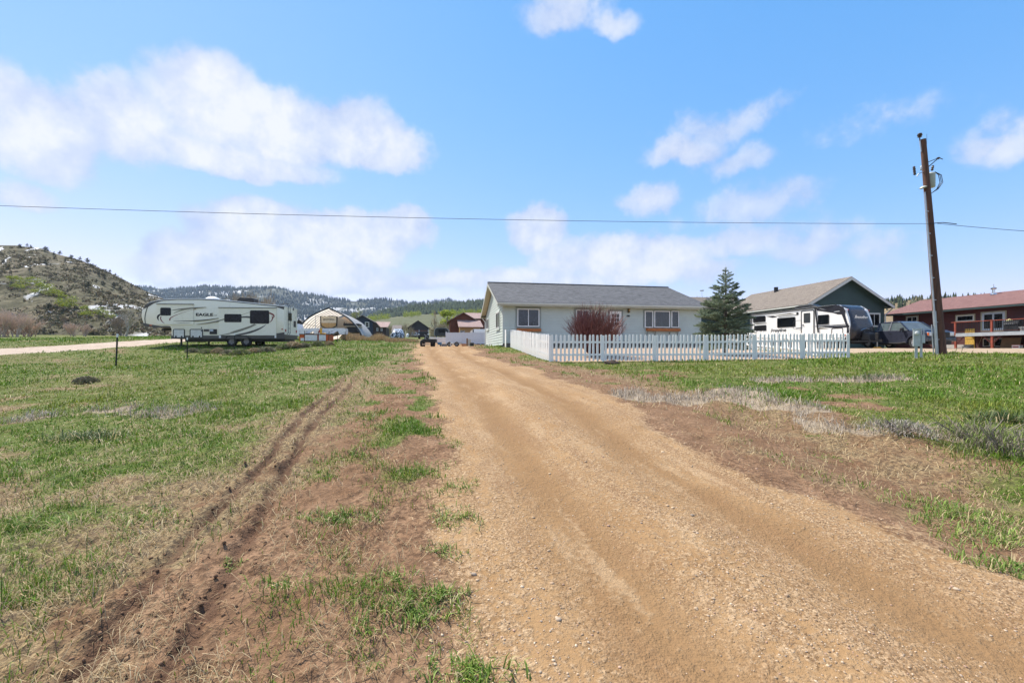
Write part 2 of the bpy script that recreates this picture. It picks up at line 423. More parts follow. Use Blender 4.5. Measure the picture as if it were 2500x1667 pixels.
def polydist(x, y, poly):
    best = np.full(np.shape(x), 1e9); n = len(poly)
    for i in range(n):
        ax, ay = poly[i]; bx, by = poly[(i+1) % n]; dx, dy = bx-ax, by-ay
        t = np.clip(((x-ax)*dx+(y-ay)*dy)/(dx*dx+dy*dy), 0, 1)
        best = np.minimum(best, np.hypot(x-ax-t*dx, y-ay-t*dy))
    return np.where(inpoly(x, y, poly), best, -best)
def zones(x, y):
    """signed depth inside each bare surface (m), with ragged edges"""
    n1 = fbm(x, y, 1.1, 4, 3)-.5; n2 = fbm(x, y, 0.35, 3, 9)-.5
    w = np.clip(0.35+0.03*y, .35, 1.0)
    rag = (n1*1.5+n2*1.2)*w
    drv = np.minimum(x-DL(y), DR(y)-x)+rag*0.9
    drv = np.where(y > 44, drv-(y-44)*.6, drv)
    yard = polydist(x, y, YARD)+n1*.15
    park = polydist(x, y, PARK)+n1*.9+n2*1.2
    rl = 2.0-np.abs(x-np.interp(y, *ROADL))+n1*.5-np.where(y < 14, 9, 0)
    return drv, yard, park, rl
def seg_d(x, y, a, b_):
    dx, dy = b_[0]-a[0], b_[1]-a[1]; t = np.clip(((x-a[0])*dx+(y-a[1])*dy)/(dx*dx+dy*dy), 0, 1); return np.hypot(x-a[0]-t*dx, (y-a[1]-t*dy))
SCRUB = [((2.7, 9.3), (4.9, 9.0), .95), ((4.9, 9.0), (5.3, 6.2), .55), ((5.2, 6.3), (6.1, 5.0), .5), ((7.0, 11.5), (10.5, 12.0), .8), ((6.3, 5.2), (8.0, 4.6), .55), ((-9.5, 8.6), (-6.5, 8.6), .7)]
def cover(x, y):
    """green, straw, scrub, mud cover 0..1"""
    s = DL(y)-x; t = x-DR(y)
    a = fbm(x, y, .55, 4, 21); b = fbm(x, y, 1.7, 4, 5); c = fbm(x, y, .16, 3, 77)
    left = s > -0.3
    far = sstep(y, 5, 17)
    # left of the drive: mud strip, straw, then meadow
    mudw = np.interp(y, [0, 3, 6, 10, 15, 25], [2.9, 2.5, 2.0, 1.5, .7, .15])
    gl = sstep(s+(a-.5)*2.6, mudw*.9, mudw+1.7)*.9+.1*far
    strip = np.exp(-((s-.45-(a-.5)*1.5)/np.interp(y, [2, 5, 9], [.4, .75, 1.0]))**2)*sstep(b, .45, .63)*(.32+.65*sstep(y, 3.5, 7))      # tufts along the drive's edge
    gl = gl*(.55+.45*sstep(y, 2, 5))
    gl = np.maximum(gl*sstep(a*.6+b*.4, .30-.12*far, .58-.12*far), strip)
    gl = np.maximum(gl, .42*sstep(b, .48, .64)*sstep(s, .2, .8)*sstep(y, 2.5, 5))
    for yk, xk in (RUT_A, RUT_B):
        dr = np.abs(x-np.interp(y, yk, xk)); gl = gl*(1-.9*np.exp(-(dr/.22)**2)*sstep(y, 16, 11))
    stl = sstep(s+(b-.5)*1.5, mudw*.55, mudw*1.15)*(1-.75*sstep(s, mudw+2.2, mudw+5.0)*sstep(a, .3, .55))
    mudl = sstep(s, 0.15, .9)*(1-sstep(s+(a-.5)*1.6, mudw*.75, mudw*1.35))
    # right of the drive: dirt shoulder, grey scrub, then rough meadow
    shw = np.interp(y, [0, 4, 8, 14, 20, 28], [1.5, 1.5, 1.6, 1.3, .7, .3])
    gr = sstep(t+(a-.5)*3.0, shw-.1, shw+1.9)*np.maximum(sstep(a*.5+b*.5, .28, .52), .85*sstep(t, shw+2.5, shw+5))
    gr = np.maximum(gr, np.exp(-((t-shw*.75-(a-.5)*1.4)/.3)**2)*sstep(b, .53, .66)*(.15+.6*sstep(y, 6, 10)))
    scr = np.zeros_like(x*1.0)
    for (p_, q_, wd_) in SCRUB: scr = np.maximum(scr, sstep(seg_d(x, y, p_, q_)+(b-.5)*1.1, wd_, wd_*.35))
    scr = scr*sstep(fbm(x, y, 1.3, 3, 41), .30, .52)
    gr = gr*(1-.75*scr)
    str_ = sstep(t+(b-.5)*1.2, .45, 1.2)*(.55-.35*sstep(t, shw+.8, shw+2.2))
    mudr = sstep(t, 0, .6)*(1-sstep(t+(a-.5)*2, shw*.9, shw+1.4))*.8
    str_ = np.maximum(str_*sstep(t, .9, 2.0), sstep(b, .47, .66)*.45*sstep(t, .1, .5))
    g = np.where(left, gl, gr); st = np.where(left, stl, str_); sc = scr
    mu = np.where(left, mudl, mudr)
    # far meadow patchiness
    g = g*(1-.45*sstep(fbm(x, y, .22, 4, 13), .5, .68)*sstep(y, 8, 14))
    return np.clip(g, 0, 1), np.clip(st, 0, 1), np.clip(sc, 0, 1), np.clip(mu, 0, 1)
def Hf(x, y):
    """fine ground height: terrain plus ruts, tracks, clods"""
    z = H0(x, y)
    drv, yard, park, rl = zones(x, y)
    near = sstep(y, 30, 8)
    bare = sstep(np.maximum(np.maximum(drv, yard), park), -.3, .4)
    z = z+(fbm(x, y, .8, 3, 8)-.5)*.10*(1-bare)*sstep(y, -2, 3)+(fbm(x, y, 3.2, 3, 88)-.5)*.07*(1-bare)*near
    s = DL(y)-x
    mud = sstep(s, .1, .8)*sstep(s, 4.5, 2.2)*sstep(y, 18, 8)
    cl = fbm(x, y, 7.0, 4, 15)-.5
    z = z+cl*.04*mud+np.maximum(fbm(x, y, 14, 3, 19)-.52, 0)*.12*mud
    for yk, xk in (RUT_A, RUT_B):
        d = x-np.interp(y, yk, xk)+(fbm(x*0+1, y, 1.3, 2, 4)-.5)*.12
        dep = sstep(y, 22, 9)*(.55+.9*(fbm(x*0+3, y, .8, 2, 6)-.2))
        cr = fbm(x, y, 11, 4, 31)-.35; brk = sstep(fbm(x*0+5, y, 1.6, 3, 12), .30, .55)
        z = z-dep*(.5+.5*brk)*.07*np.exp(-((d+cr*.05)/.05)**2)+dep*(.35+.65*brk)*.06*np.exp(-((d+.1)/.06)**2)*np.maximum(cr, 0)*2.2+dep*brk*.035*np.exp(-((d-.1)/.06)**2)*np.maximum(cr, 0)*2
    # wheel tracks in the gravel
    w = (x-DL(y))/np.maximum(DR(y)-DL(y), .1)
    tr = np.exp(-((w-.27)/.1)**2)+np.exp(-((w-.72)/.1)**2)
    z = z-tr*.03*sstep(drv, 0, .5)*sstep(y, 40, 25)+.03*np.exp(-((w-.5)/.12)**2)*sstep(drv, .3, .6)*sstep(y, 40, 25)
    z = z+(fbm(x, y, 5, 4, 51)-.5)*.022*sstep(drv, 0, .3)*near
    # the little bank on the right
    t = x-DR(y)
    z = z+sstep(t, 2.0, 3.0)*.16*sstep(y, 2, 4)*sstep(y, 13, 8)-np.exp(-((t-1.7)/.5)**2)*.07*sstep(y, 12, 7)
    return z
def ground_at(px, py, d0=1.2, d1=120):
    u = (px-1250)/FPX; k = (HOR-py)/FPX
    d = np.exp(np.linspace(math.log(d0), math.log(d1), 1500))
    g = H0(u*d, d)-(EYE+k*d); i = int(np.argmax(g > 0))
    if not (g > 0).any(): i = len(d)-1
    return u*d[i], d[i]

NR, NC = 800, 640
yy = np.exp(np.linspace(math.log(.75), math.log(121), NR))-1.3
uu = np.sinh(np.linspace(-1.35, 1.35, NC))/math.sinh(1.35)*1.62
gy, gu = np.meshgrid(yy, uu, indexing='ij')
gx = gu*(gy+2.2)
gx = gx.ravel(); gy = gy.ravel()
gz = Hf(gx, gy)
zd, zy, zp, zr = zones(gx, gy)
cg, cs, cc, cm = cover(gx, gy)
bareA = sstep(np.maximum.reduce([zd, zy, zp, zr]), -.25, .25)
cw = (gx-DL(gy))/np.maximum(DR(gy)-DL(gy), .1)
track = np.clip(np.exp(-((cw-.27)/.09)**2)+np.exp(-((cw-.72)/.09)**2), 0, 1)*sstep(zd, 0, .5)
A1 = np.stack([cg, cs, cc, cm], 1); A2 = np.stack([sstep(zd, -.50, .40), sstep(zy, -.1, .1), sstep(zp, -.3, .3), sstep(zr, -.3, .3)], 1)
rutm = np.zeros_like(gx)
for yk, xk in (RUT_A, RUT_B):
    d_ = gx-np.interp(gy, yk, xk)+(fbm(gx*0+1, gy, 1.3, 2, 4)-.5)*.12+(fbm(gx, gy, 11, 4, 31)-.5)*.12
    rutm = np.maximum(rutm, np.exp(-(d_/np.interp(gy, [2, 10], [.075, .11]))**2)*sstep(gy, 18, 8)*(.65+.35*sstep(fbm(gx*0+5, gy, 1.6, 3, 12), .30, .55)))
A3 = np.stack([track, np.clip(cw, -1, 2), gy, rutm], 1)

def earth_material():
    m = bpy.data.materials.new('earth'); m.use_nodes = True; nt = m.node_tree; nt.nodes.clear(); N = NB(nt)
    p = N.new('ShaderNodeBsdfPrincipled'); o = N.new('ShaderNodeOutputMaterial'); nt.links.new(p.outputs[0], o.inputs[0])
    pos = N.new('ShaderNodeTexCoord').outputs['Object']
    def at_(n):
        a = N.new('ShaderNodeAttribute'); a.attribute_name = n
        s = N.new('ShaderNodeSeparateColor'); nt.links.new(a.outputs['Color'], s.inputs[0]); return s.outputs[0], s.outputs[1], s.outputs[2], a.outputs['Alpha']
    g, st, sc, mu = at_('a1'); dv, yd, pk, rl = at_('a2'); trk, cwn, alng, rut = at_('a3')
    nbig = N.noise(pos, .5, 4, .55); nmid = N.noise(pos, 3.0, 5, .6); nfine = N.noise(pos, 22, 5, .65); ngr = N.noise(pos, 95, 3, .6)
    nst = N.noise(N.scalev(pos, 2.2, .5, 1), 24, 4, .7, 1.0)
    soil = N.mix(N.ss(nmid, .3, .7), (.185, .103, .056, 1), (.30, .185, .11, 1))
    soil = N.mix(N.ss(nfine, .38, .58), N.mix(.7, soil, (.075, .042, .024, 1)), soil)
    damp = N.m('MULTIPLY', mu, N.ss(nbig, .35, .65))
    soil = N.mix(N.m('MULTIPLY', damp, .55), soil, (.185, .108, .06, 1))
    straw = N.mix(N.ss(nst, .38, .66), (.15, .10, .05, 1), (.37, .285, .155, 1))
    straw = N.mix(N.ss(nfine, .38, .55), (.11, .08, .05, 1), straw)
    green = N.mix(N.ss(nfine, .3, .68), (.03, .053, .009, 1), (.115, .168, .026, 1))  # turf colour darkened to paint in the shadowed gaps under the blades
    green = N.mix(N.ss(nmid, .42, .75), green, (.18, .17, .065, 1))
    c = N.mix(N.m('MULTIPLY', N.ss(N.m('ADD', st, N.m('MULTIPLY', N.m('SUBTRACT', nmid, .5), .9)), .25, .75), .88), soil, straw)
    c = N.mix(N.m('MULTIPLY', N.ss(N.m('ADD', g, N.m('MULTIPLY', N.m('SUBTRACT', nfine, .5), .8)), .2, .7), .9), c, green)
    scb = N.mix(N.ss(nst, .35, .65), (.19, .145, .10, 1), (.44, .37, .28, 1))
    c = N.mix(N.m('MULTIPLY', N.ss(N.m('ADD', sc, N.m('MULTIPLY', N.m('SUBTRACT', nfine, .5), .5)), .3, .7), .8), c, scb)
    c = N.mix(N.m('MULTIPLY', N.ss(N.m('ADD', rut, N.m('MULTIPLY', N.m('SUBTRACT', nfine, .5), .9)), .25, .75), .85), c, (.105, .058, .036, 1))
    # decomposed granite of the drive
    vo = N.new('ShaderNodeTexVoronoi'); nt.links.new(pos, vo.inputs['Vector']); vo.inputs['Scale'].default_value = 75; vo.feature = 'F1'
    sepc = N.new('ShaderNodeSeparateColor'); nt.links.new(vo.outputs['Color'], sepc.inputs[0])
    dg = N.mix(N.ss(nmid, .3, .7), (.30, .178, .082, 1), (.37, .237, .122, 1))
    dg = N.mix(N.ss(nbig, .35, .65), N.mix(.45, dg, (.235, .138, .065, 1)), dg)
    cxy = N.new('ShaderNodeCombineXYZ'); nt.links.new(N.m('MULTIPLY', cwn, 7.0), cxy.inputs[0]); nt.links.new(N.m('MULTIPLY', alng, .5), cxy.inputs[1])
    streak = N.noise(cxy.outputs[0], 1.4, 6, .62, .2); streak2 = N.m('MULTIPLY_ADD', N.m('SUBTRACT', nfine, .5), .55, N.noise(N.scalev(cxy.outputs[0], 1.1, .9, 1), 1.1, 4, .55))
    grain = N.mix(sepc.outputs[0], (.13, .072, .034, 1), (.52, .37, .225, 1))
    sparse = N.ss(N.m('ADD', nfine, N.m('MULTIPLY', N.m('SUBTRACT', streak, .5), .8)), .36, .60)
    dgr = N.mix(N.m('MULTIPLY', N.m('MULTIPLY', sparse, .9), N.m('SUBTRACT', 1.0, N.m('MULTIPLY', trk, .8))), dg, grain)
    dgr = N.mix(N.m('MULTIPLY', trk, .8), dgr, (.235, .138, .065, 1))
    dgr = N.mix(N.m('MULTIPLY', N.ss(streak, .48, .68), .65), dgr, (.235, .135, .065, 1)); dgr = N.mix(N.m('MULTIPLY', N.ss(streak2, .52, .70), .5), dgr, (.44, .31, .185, 1))
    dgr = N.mix(N.m('MULTIPLY', N.ss(N.noise(pos, 40, 4, .7), .60, .68), .55), dgr, (.17, .10, .055, 1))
    c = N.mix(N.ss(N.m('ADD', dv, N.m('ADD', N.m('MULTIPLY', N.m('SUBTRACT', nfine, .5), 1.1), N.m('MULTIPLY', N.m('SUBTRACT', nmid, .5), .9))), .30, .70), c, dgr)
    yg = N.mix(sepc.outputs[1], (.25, .165, .115, 1), (.54, .41, .315, 1)); yg = N.mix(N.ss(nmid, .3, .7), yg, (.39, .285, .205, 1))
    c = N.mix(N.ss(yd, .3, .7), c, yg)
    pg = N.mix(N.ss(nmid, .3, .7), (.29, .20, .115, 1), (.42, .31, .20, 1)); pg = N.mix(N.m('MULTIPLY', sepc.outputs[2], .4), pg, (.45, .40, .35, 1))
    c = N.mix(N.ss(N.m('ADD', pk, N.m('MULTIPLY', N.m('SUBTRACT', nmid, .5), .8)), .25, .75), c, pg)
    rg = N.mix(N.ss(nmid, .3, .7), (.36, .285, .22, 1), (.48, .39, .315, 1))
    c = N.mix(N.ss(rl, .3, .7), c, rg)
    nt.links.new(c, p.inputs['Base Color']); p.inputs['Roughness'].default_value = .95; p.inputs['Specular IOR Level'].default_value = .15
    b = N.new('ShaderNodeBump'); b.inputs['Strength'].default_value = .9; b.inputs['Distance'].default_value = .012
    ht = N.m('ADD', N.m('MULTIPLY', nfine, 1.6), N.m('MULTIPLY', N.m('SUBTRACT', 1.0, vo.outputs['Distance']), N.m('MULTIPLY', sparse, .55)))
    ht = N.m('ADD', ht, N.m('MULTIPLY', ngr, .45))
    nt.links.new(ht, b.inputs['Height']); nt.links.new(b.outputs[0], p.inputs['Normal'])
    return m
M_EARTH = earth_material()
# split the sheet: each bare surface is a piece of the setting of its own, meeting the meadow edge to edge
idx = np.arange(NR*NC).reshape(NR, NC)
Q = np.stack([idx[:-1, :-1], idx[:-1, 1:], idx[1:, 1:], idx[1:, :-1]], -1).reshape(-1, 4)
fz = np.stack([z[Q].mean(1) for z in (zd, zy, zp, zr)], 1)
own = np.where(fz.max(1) > 0, fz.argmax(1), 4)
for k, nm in enumerate(('driveway', 'gravel_yard', 'dirt_parking', 'gravel_road', 'ground')):
    q = Q[own == k]
    if not len(q): continue
    used, inv = np.unique(q, return_inverse=True)
    o = np_mesh(nm, np.stack([gx, gy, gz], 1)[used], inv.ravel(), np.full(len(q), 4), M_EARTH, None,
                {'a1': A1[used], 'a2': A2[used], 'a3': A3[used]}, smooth=True)
    o['kind'] = 'structure'
# the valley floor around and behind, dipping under the detailed sheet
def valley_material():
    m = bpy.data.materials.new('valley_grass'); m.use_nodes = True; nt = m.node_tree; nt.nodes.clear(); N = NB(nt)
    p = N.new('ShaderNodeBsdfPrincipled'); o = N.new('ShaderNodeOutputMaterial'); nt.links.new(p.outputs[0], o.inputs[0])
    pos = N.new('ShaderNodeTexCoord').outputs['Object']
    c = N.mix(N.ss(N.noise(pos, .03, 5, .6), .35, .65), (.12, .15, .05, 1), (.26, .22, .12, 1))
    c = N.mix(N.ss(N.noise(pos, .6, 4, .6), .35, .7), c, (.10, .11, .05, 1))
    nt.links.new(c, p.inputs['Base Color']); p.inputs['Roughness'].default_value = 1; p.inputs['Specular IOR Level'].default_value = .1
    return m
M_VAL = valley_material()
vx = np.concatenate([np.linspace(-900, -200, 24), np.linspace(-190, 190, 120), np.linspace(200, 900, 24)])
vy = np.concatenate([np.linspace(-500, -30, 16), np.linspace(-25, 140, 70), np.linspace(150, 900, 30)])
ax_, ay_ = np.meshgrid(vx, vy); ax_ = ax_.ravel(); ay_ = ay_.ravel()
inside = (np.abs(ax_) < 1.62*(ay_+2.2)-3) & (ay_ > -.3) & (ay_ < 116)
vz = H0(ax_, ay_)-np.where(inside, 1.0, .03)
n1, n2 = len(vy), len(vx); idv = np.arange(n1*n2).reshape(n1, n2)
q = np.stack([idv[:-1, :-1], idv[:-1, 1:], idv[1:, 1:], idv[1:, :-1]], -1).reshape(-1, 4)
np_mesh('valley_floor', np.stack([ax_, ay_, vz], 1), q.ravel(), np.full(len(q), 4), M_VAL, smooth=True)['kind'] = 'structure'
# ================================================================ shared house pieces
GA = rad(9.73)                      # the lots' grid is turned this much from the view axis
GX = (math.cos(GA), math.sin(GA)); GY = (-math.sin(GA), math.cos(GA))
def lap_wall(mb, pts_x, z0, z1, course, axis='x', c=0.0, sgn=-1, gable=None, lip=.035):
    """lapped boards on a wall; axis x: runs in x at y=c facing sgn*y; gable: function(z) -> (a,b) clipping the run"""
    n = max(1, int(round((z1-z0)/course))); h = (z1-z0)/n
    for i in range(n):
        za, zb = z0+i*h, z0+(i+1)*h
        if gable: a0, b0 = gable(za); a1, b1 = gable(zb)
        else: a0, b0 = pts_x; a1, b1 = pts_x
        if b0-a0 < .02: continue
        P = (lambda a, o, z: (a, c+sgn*o, z)) if axis == 'x' else (lambda a, o, z: (c+sgn*o, a, z))
        mb.add([P(a0, lip, za), P(b0, lip, za), P(b1, .002, zb), P(a1, .002, zb), P(a0, 0, za), P(b0, 0, za)],
               [(0, 1, 2, 3), (4, 5, 1, 0)])
def window_unit(parent, pl, x0, z0, x1, z1, n=1, frame=None, glass=None, trim=None, tw=.09, fw=.05, name='window', depth=.05, rows=1, sill=False):
    """trim, sash frame, panes; pl = (o, ex, ey, en) of the wall face"""
    a, b = min(x0, x1), max(x0, x1)
    w = MB().ring(rect(a, z0, b, z1), rect(a+fw, z0+fw, b-fw, z1-fw), pl, .0, depth)
    fo = w.build(name, frame or M_VINYL, parent)
    if trim:
        MB().ring(rect(a-tw, z0-tw, b+tw, z1+tw), rect(a-.002, z0-.002, b+.002, z1+.002), pl, -.01, depth-.012).build('trim', trim, fo)
    iw = (b-a-2*fw); ih = (z1-z0-2*fw); mw = fw*.8
    for r in range(rows):
        for k in range(n):
            xa = a+fw+iw*k/n+(mw/2 if k else 0); xb = a+fw+iw*(k+1)/n-(mw/2 if k < n-1 else 0)
            za = z0+fw+ih*r/rows+(mw/2 if r else 0); zb = z0+fw+ih*(r+1)/rows-(mw/2 if r < rows-1 else 0)
            MB().prism(rect(xa, za, xb, zb), pl, .004, .018).build('pane', glass or M_GLASS, fo)
    for k in range(1, n):
        xm = a+fw+iw*k/n; MB().prism(rect(xm-mw/2, z0+fw, xm+mw/2, z1-fw), pl, .004, depth-.006).build('mullion', frame or M_VINYL, fo)
    for r in range(1, rows):
        zm = z0+fw+ih*r/rows; MB().prism(rect(a+fw, zm-mw/2, b-fw, zm+mw/2), pl, .004, depth-.010).build('muntin', frame or M_VINYL, fo)
    if sill: MB().prism(rect(a-tw, z0-.16, b+tw, z0-.1), pl, -.01, .06).build('sill', trim or M_VINYL, fo)
    return fo
def roof_slab(parent, e0, e1, r0, r1, th, mat_, name='roof', under=None):
    """one roof plane as its own object whose local X runs along the eave and local Y up the slope"""
    e0, e1, r0, r1 = V(e0), V(e1), V(r0), V(r1)
    ex = (e1-e0).normalized(); up = (r0-e0); up = (up-ex*up.dot(ex)).normalized(); nn = ex.cross(up)
    if nn.z < 0: nn = -nn
    L = lambda p: ((p-e0).dot(ex), (p-e0).dot(up))
    pts = [L(e0), L(e1), L(r1), L(r0)]
    o = MB().prism(pts, ((0,0,0),(1,0,0),(0,1,0),(0,0,1)), -th, 0).build(name, mat_, parent)
    ez = ex.cross(up); m = Matrix((ex, up, ez)).transposed().to_4x4(); m.translation = e0; o.matrix_local = m
    if ez.z < 0: pass
    return o

# ================================================================ the pale ranch house
HX, HY, HW, HD = -.6, 29.0, 14.62, 10.6
HZ = 1.86
hs = thing('ranch_house', 'pale grey-green lap-sided ranch house with grey shingle roof behind white picket fence', 'house', (HX, HY, 0), GA)
M_SID = mat('grey_green_siding', (0.52, 0.575, 0.535), 0.55, var=0.05, vscale=1.2, bump=.04, bscale=40, dirt=.06)
M_TRIM = mat('sage_trim', (0.25, 0.28, 0.265), 0.55, var=0.06)
M_SOF = mat('cream_soffit', (0.56, 0.54, 0.42), 0.6, var=0.05)
M_FASC = mat('fascia_paint', (0.50, 0.52, 0.47), 0.5, var=0.05)
M_ROOFG = shingle_mat('grey_shingles', (0.022, 0.023, 0.026), (0.105, 0.107, 0.115), .145, .27)
M_FBOX = mat('stained_cedar', (0.42, 0.13, 0.025), 0.5, var=0.25, stretch=(1, 8, 8), vscale=4)
M_CONC = mat('foundation', (0.16, 0.15, 0.14), 0.9, var=0.2, bump=.3)
EZ0, WT = 4.85, 4.66                 # top of fascia, wall top
RZ, OV, RK = 7.03, .5, .45           # ridge height, eave and rake overhang
sl = (RZ-EZ0)/(HD/2+OV)
SB = 2.14
b = MB().box(0.03, .03, 1.4, HW-.03, HD-.03, SB+.02); b.build('foundation', M_CONC, hs)
w = MB(); lap_wall(w, (0, HW), SB, WT, .19, 'x', 0, -1); w.box(0, .002, SB, HW, .1, WT); w.build('front_wall', M_SID, hs)
w = MB(); lap_wall(w, (0, HW), SB, WT, .19, 'x', HD, 1); w.box(0, HD-.1, SB, HW, HD-.002, WT); w.build('back_wall', M_SID, hs)
def gab(z):
    if z <= WT: return (0, HD)
    k = (z-WT)/sl; return (k, HD-k)
for gx_, sg, nm in ((0, -1, 'left_gable_wall'), (HW, 1, 'right_gable_wall')):
    w = MB(); lap_wall(w, None, SB-.12 if sg < 0 else SB, WT+HD/2*sl-.05, .19, 'y', gx_, sg, gab)
    p = [(0, SB), (HD, SB), (HD, WT), (HD/2, WT+HD/2*sl-.03), (0, WT)]
    w.prism(p, ((gx_, 0, 0), (0, 1, 0), (0, 0, 1), (-sg, 0, 0)), .003, .1); w.build(nm, M_SID, hs)
for (cx, cy) in ((0, 0), (HW, 0), (0, HD), (HW, HD)):
    MB().box(cx-.022 if cx == 0 else cx-.09, cy-.022 if cy == 0 else cy-.09, SB-.02, cx+.09 if cx == 0 else cx+.022, cy+.09 if cy == 0 else cy+.022, WT).build('corner_board', mat('corner_paint', (.50, .55, .545), .5, var=.04), hs)
x0, x1 = -RK, HW+RK
roof_slab(hs, (x0, -OV, EZ0), (x1, -OV, EZ0), (x0, HD/2, RZ), (x1, HD/2, RZ), .05, M_ROOFG, 'roof_slope')
roof_slab(hs, (x1, HD+OV, EZ0), (x0, HD+OV, EZ0), (x1, HD/2, RZ), (x0, HD/2, RZ), .05, M_ROOFG, 'roof_slope')
MB().tube([(x0, HD/2, RZ+.01), (x1, HD/2, RZ+.01)], .07, 6).build('ridge_cap', M_ROOFG, hs)
for yy_, s_ in ((-OV, -1), (HD+OV, 1)):
    MB().box(x0, yy_ if s_ < 0 else yy_-.03, EZ0-.24, x1, yy_+.03 if s_ < 0 else yy_, EZ0-.055).build('fascia', M_FASC, hs)
    g = MB().prism([(0, 0), (.11, 0), (.11, -.02), (.10, -.11), (.03, -.11), (.02, -.02), (.02, -.005), (0, -.005)], ((x0, yy_, EZ0-.03), (0, s_, 0), (0, 0, 1), (1, 0, 0)), 0, x1-x0)
    g.build('gutter', mat('gutter_paint', (.62, .63, .58), .4, var=.04), hs)
    MB().box(x0+.02, min(yy_*1, 0 if s_ < 0 else HD)+.03 if s_ < 0 else HD+.0, WT-.012, x1-.02, -.0 if s_ < 0 else HD+OV-.03, WT+.012).build('soffit', mat('eave_soffit', (.40, .39, .30), .6, var=.05), hs)
for gx_, s_ in ((x0, -1), (x1, 1)):      # barge boards and rake soffits
    for (ya, yb) in ((-OV, HD/2), (HD+OV, HD/2)):
        p = [(ya, EZ0-.055), (yb, RZ-.055), (yb, RZ-.26), (ya, EZ0-.25)]
        MB().prism(p, ((gx_, 0, 0), (0, 1, 0), (0, 0, 1), (s_, 0, 0)), -.03, 0.0).build('barge_board', M_FASC, hs)
        xi = 0 if s_ < 0 else HW
        a, c = (gx_-s_*.03), xi
        MB().add([(a, ya, EZ0-.16), (c, ya, EZ0-.16), (c, yb, RZ-.16), (a, yb, RZ-.16), (a, ya, EZ0-.14), (c, ya, EZ0-.14), (c, yb, RZ-.14), (a, yb, RZ-.14)],
                 [(0, 1, 2, 3), (7, 6, 5, 4), (0, 1, 5, 4), (1, 2, 6, 5), (2, 3, 7, 6), (3, 0, 4, 7)]).build('rake_soffit', M_SOF, hs)
FP = ((0, 0, 0), (1, 0, 0), (0, 0, 1), (0, -1, 0))
def hf(px, py): return hit(px, py, HX, HY, *GX)
def hg(px, py): return hit(px, py, HX, HY, *GY)
M_GLF = glass_mat('front_glass', (.02, .024, .03), .03)
def fwin(pxa, pya, pxb, pyb, n, rows=1):
    a, zt = hf(pxa, pya); b_, zb = hf(pxb, pyb); return window_unit(hs, ((0, -.038, 0),)+FP[1:], a, zb, b_, zt, n, M_VINYL, M_GLF, M_TRIM, .11, .06, rows=rows)
def flower_box(a, b_, z, d=.2):
    f = MB().box(a, -.04-d, z-.2, b_, -.036, z); f.build('window_box', M_FBOX, hs, bevel=.008)
fwin(1262.7, 753.6, 1316.2, 797.6, 2); flower_box(hf(1261, 800)[0], hf(1319.6, 800)[0], hf(1290, 800.5)[1]-.05)
fwin(1406, 756.5, 1438, 797, 2)
a, zt = hf(1570.3, 756.5); b_, zb = hf(1657.5, 801.6)
MB().prism(rect(a, zb, b_, zt), ((0, -.038, 0),)+FP[1:], 0, .03).build('bay_trim', M_TRIM, hs)
for (pa, pb) in ((1572.6, 1592.5), (1595.8, 1633.8), (1637.3, 1656)):
    a, zt = hf(pa, 759); b_, zb = hf(pb, 800)
    window_unit(hs, ((0, -.069, 0),)+FP[1:], a, zb, b_, zt, 1, M_VINYL, M_GLF, None, .1, .06)
flower_box(hf(1576.4, 802)[0], hf(1657.5, 802)[0], hf(1616, 801.9)[1])
for px in (1579, 1598, 1633, 1653):
    a, z = hf(px, 808); MB().bar((a, -.2, z+.02), (a, -.03, z-.3), .03, .05).build('box_bracket', M_TRIM, hs)
# front door with nine lights
a, zt = hf(1487.8, 760); b_, _ = hf(1516.7, 760); zb = zt-2.05
dr = MB().prism(rect(a, zb, b_, zt), FP, .0, .045).build('front_door', M_VINYL, hs)
MB().ring([(a-.12, zb), (b_+.12, zb), (b_+.12, zt+.12), (a-.12, zt+.12)], [(a-.003, zb), (b_+.003, zb), (b_+.003, zt+.003), (a-.003, zt+.003)], FP, .0, .06).build('door_casing', M_TRIM, dr)
la, lzt = hf(1493.3, 765.5); lb, lzb = hf(1510.9, 796)
for i in range(3):
    for j in range(3):
        xa = la+(lb-la)*i/3+.018; xb = la+(lb-la)*(i+1)/3-.018; za = lzb+(lzt-lzb)*j/3+.02; zc = lzb+(lzt-lzb)*(j+1)/3-.02
        MB().prism(rect(xa, za, xb, zc), FP, .040, .049).build('pane', M_GLF, dr)
MB().ring(rect(la-.03, lzb-.03, lb+.03, lzt+.03), rect(la, lzb, lb, lzt), FP, .04, .058).build('lite_frame', M_VINYL, dr)
for z in (zb+1.02, zb+1.18): MB().lathe([(0, .035), (.02, .035), (.03, .018), (.05, .018), (.055, .034), (.085, .036), (.1, .02)], (b_-.075, -.045, z), (0, -1, 0), 10).build('door_knob', M_BLACK, dr, smooth=40)
MB().box(a-.2, -1.15, HZ-.1, b_+.2, -.02, zb-.03).build('door_step', M_CONC, hs)
a, zt = hf(1530.3, 754.3); b_, zb = hf(1536.6, 763.7)
lm = MB().lathe([(0, .03), (.04, .1), (.06, .1), (.07, .085), (.24, .085), (.25, .1), (.28, .1)], ((a+b_)/2, -.13, zb), (0, 0, 1), 8).build('porch_lamp', mat('brass', (.10, .065, .02), .4, .6), hs)
MB().box((a+b_)/2-.045, -.222, zb+.08, (a+b_)/2+.045, -.2, zb+.23).build('lamp_glass', mat('amber_glass', (.35, .22, .08), .15), lm)
MB().box((a+b_)/2-.05, -.05, zb, (a+b_)/2+.05, -.016, zt).build('back_plate', mat('brass', (.10, .065, .02)), lm)
xm, zm = hf(1533.2, 771.6)
text_mesh('580', .17, .008, M_BLACK, hs, basis((xm, -.045, zm), (1, 0, 0), (0, 0, 1)), 'house_number', 1.0, 0, .004)
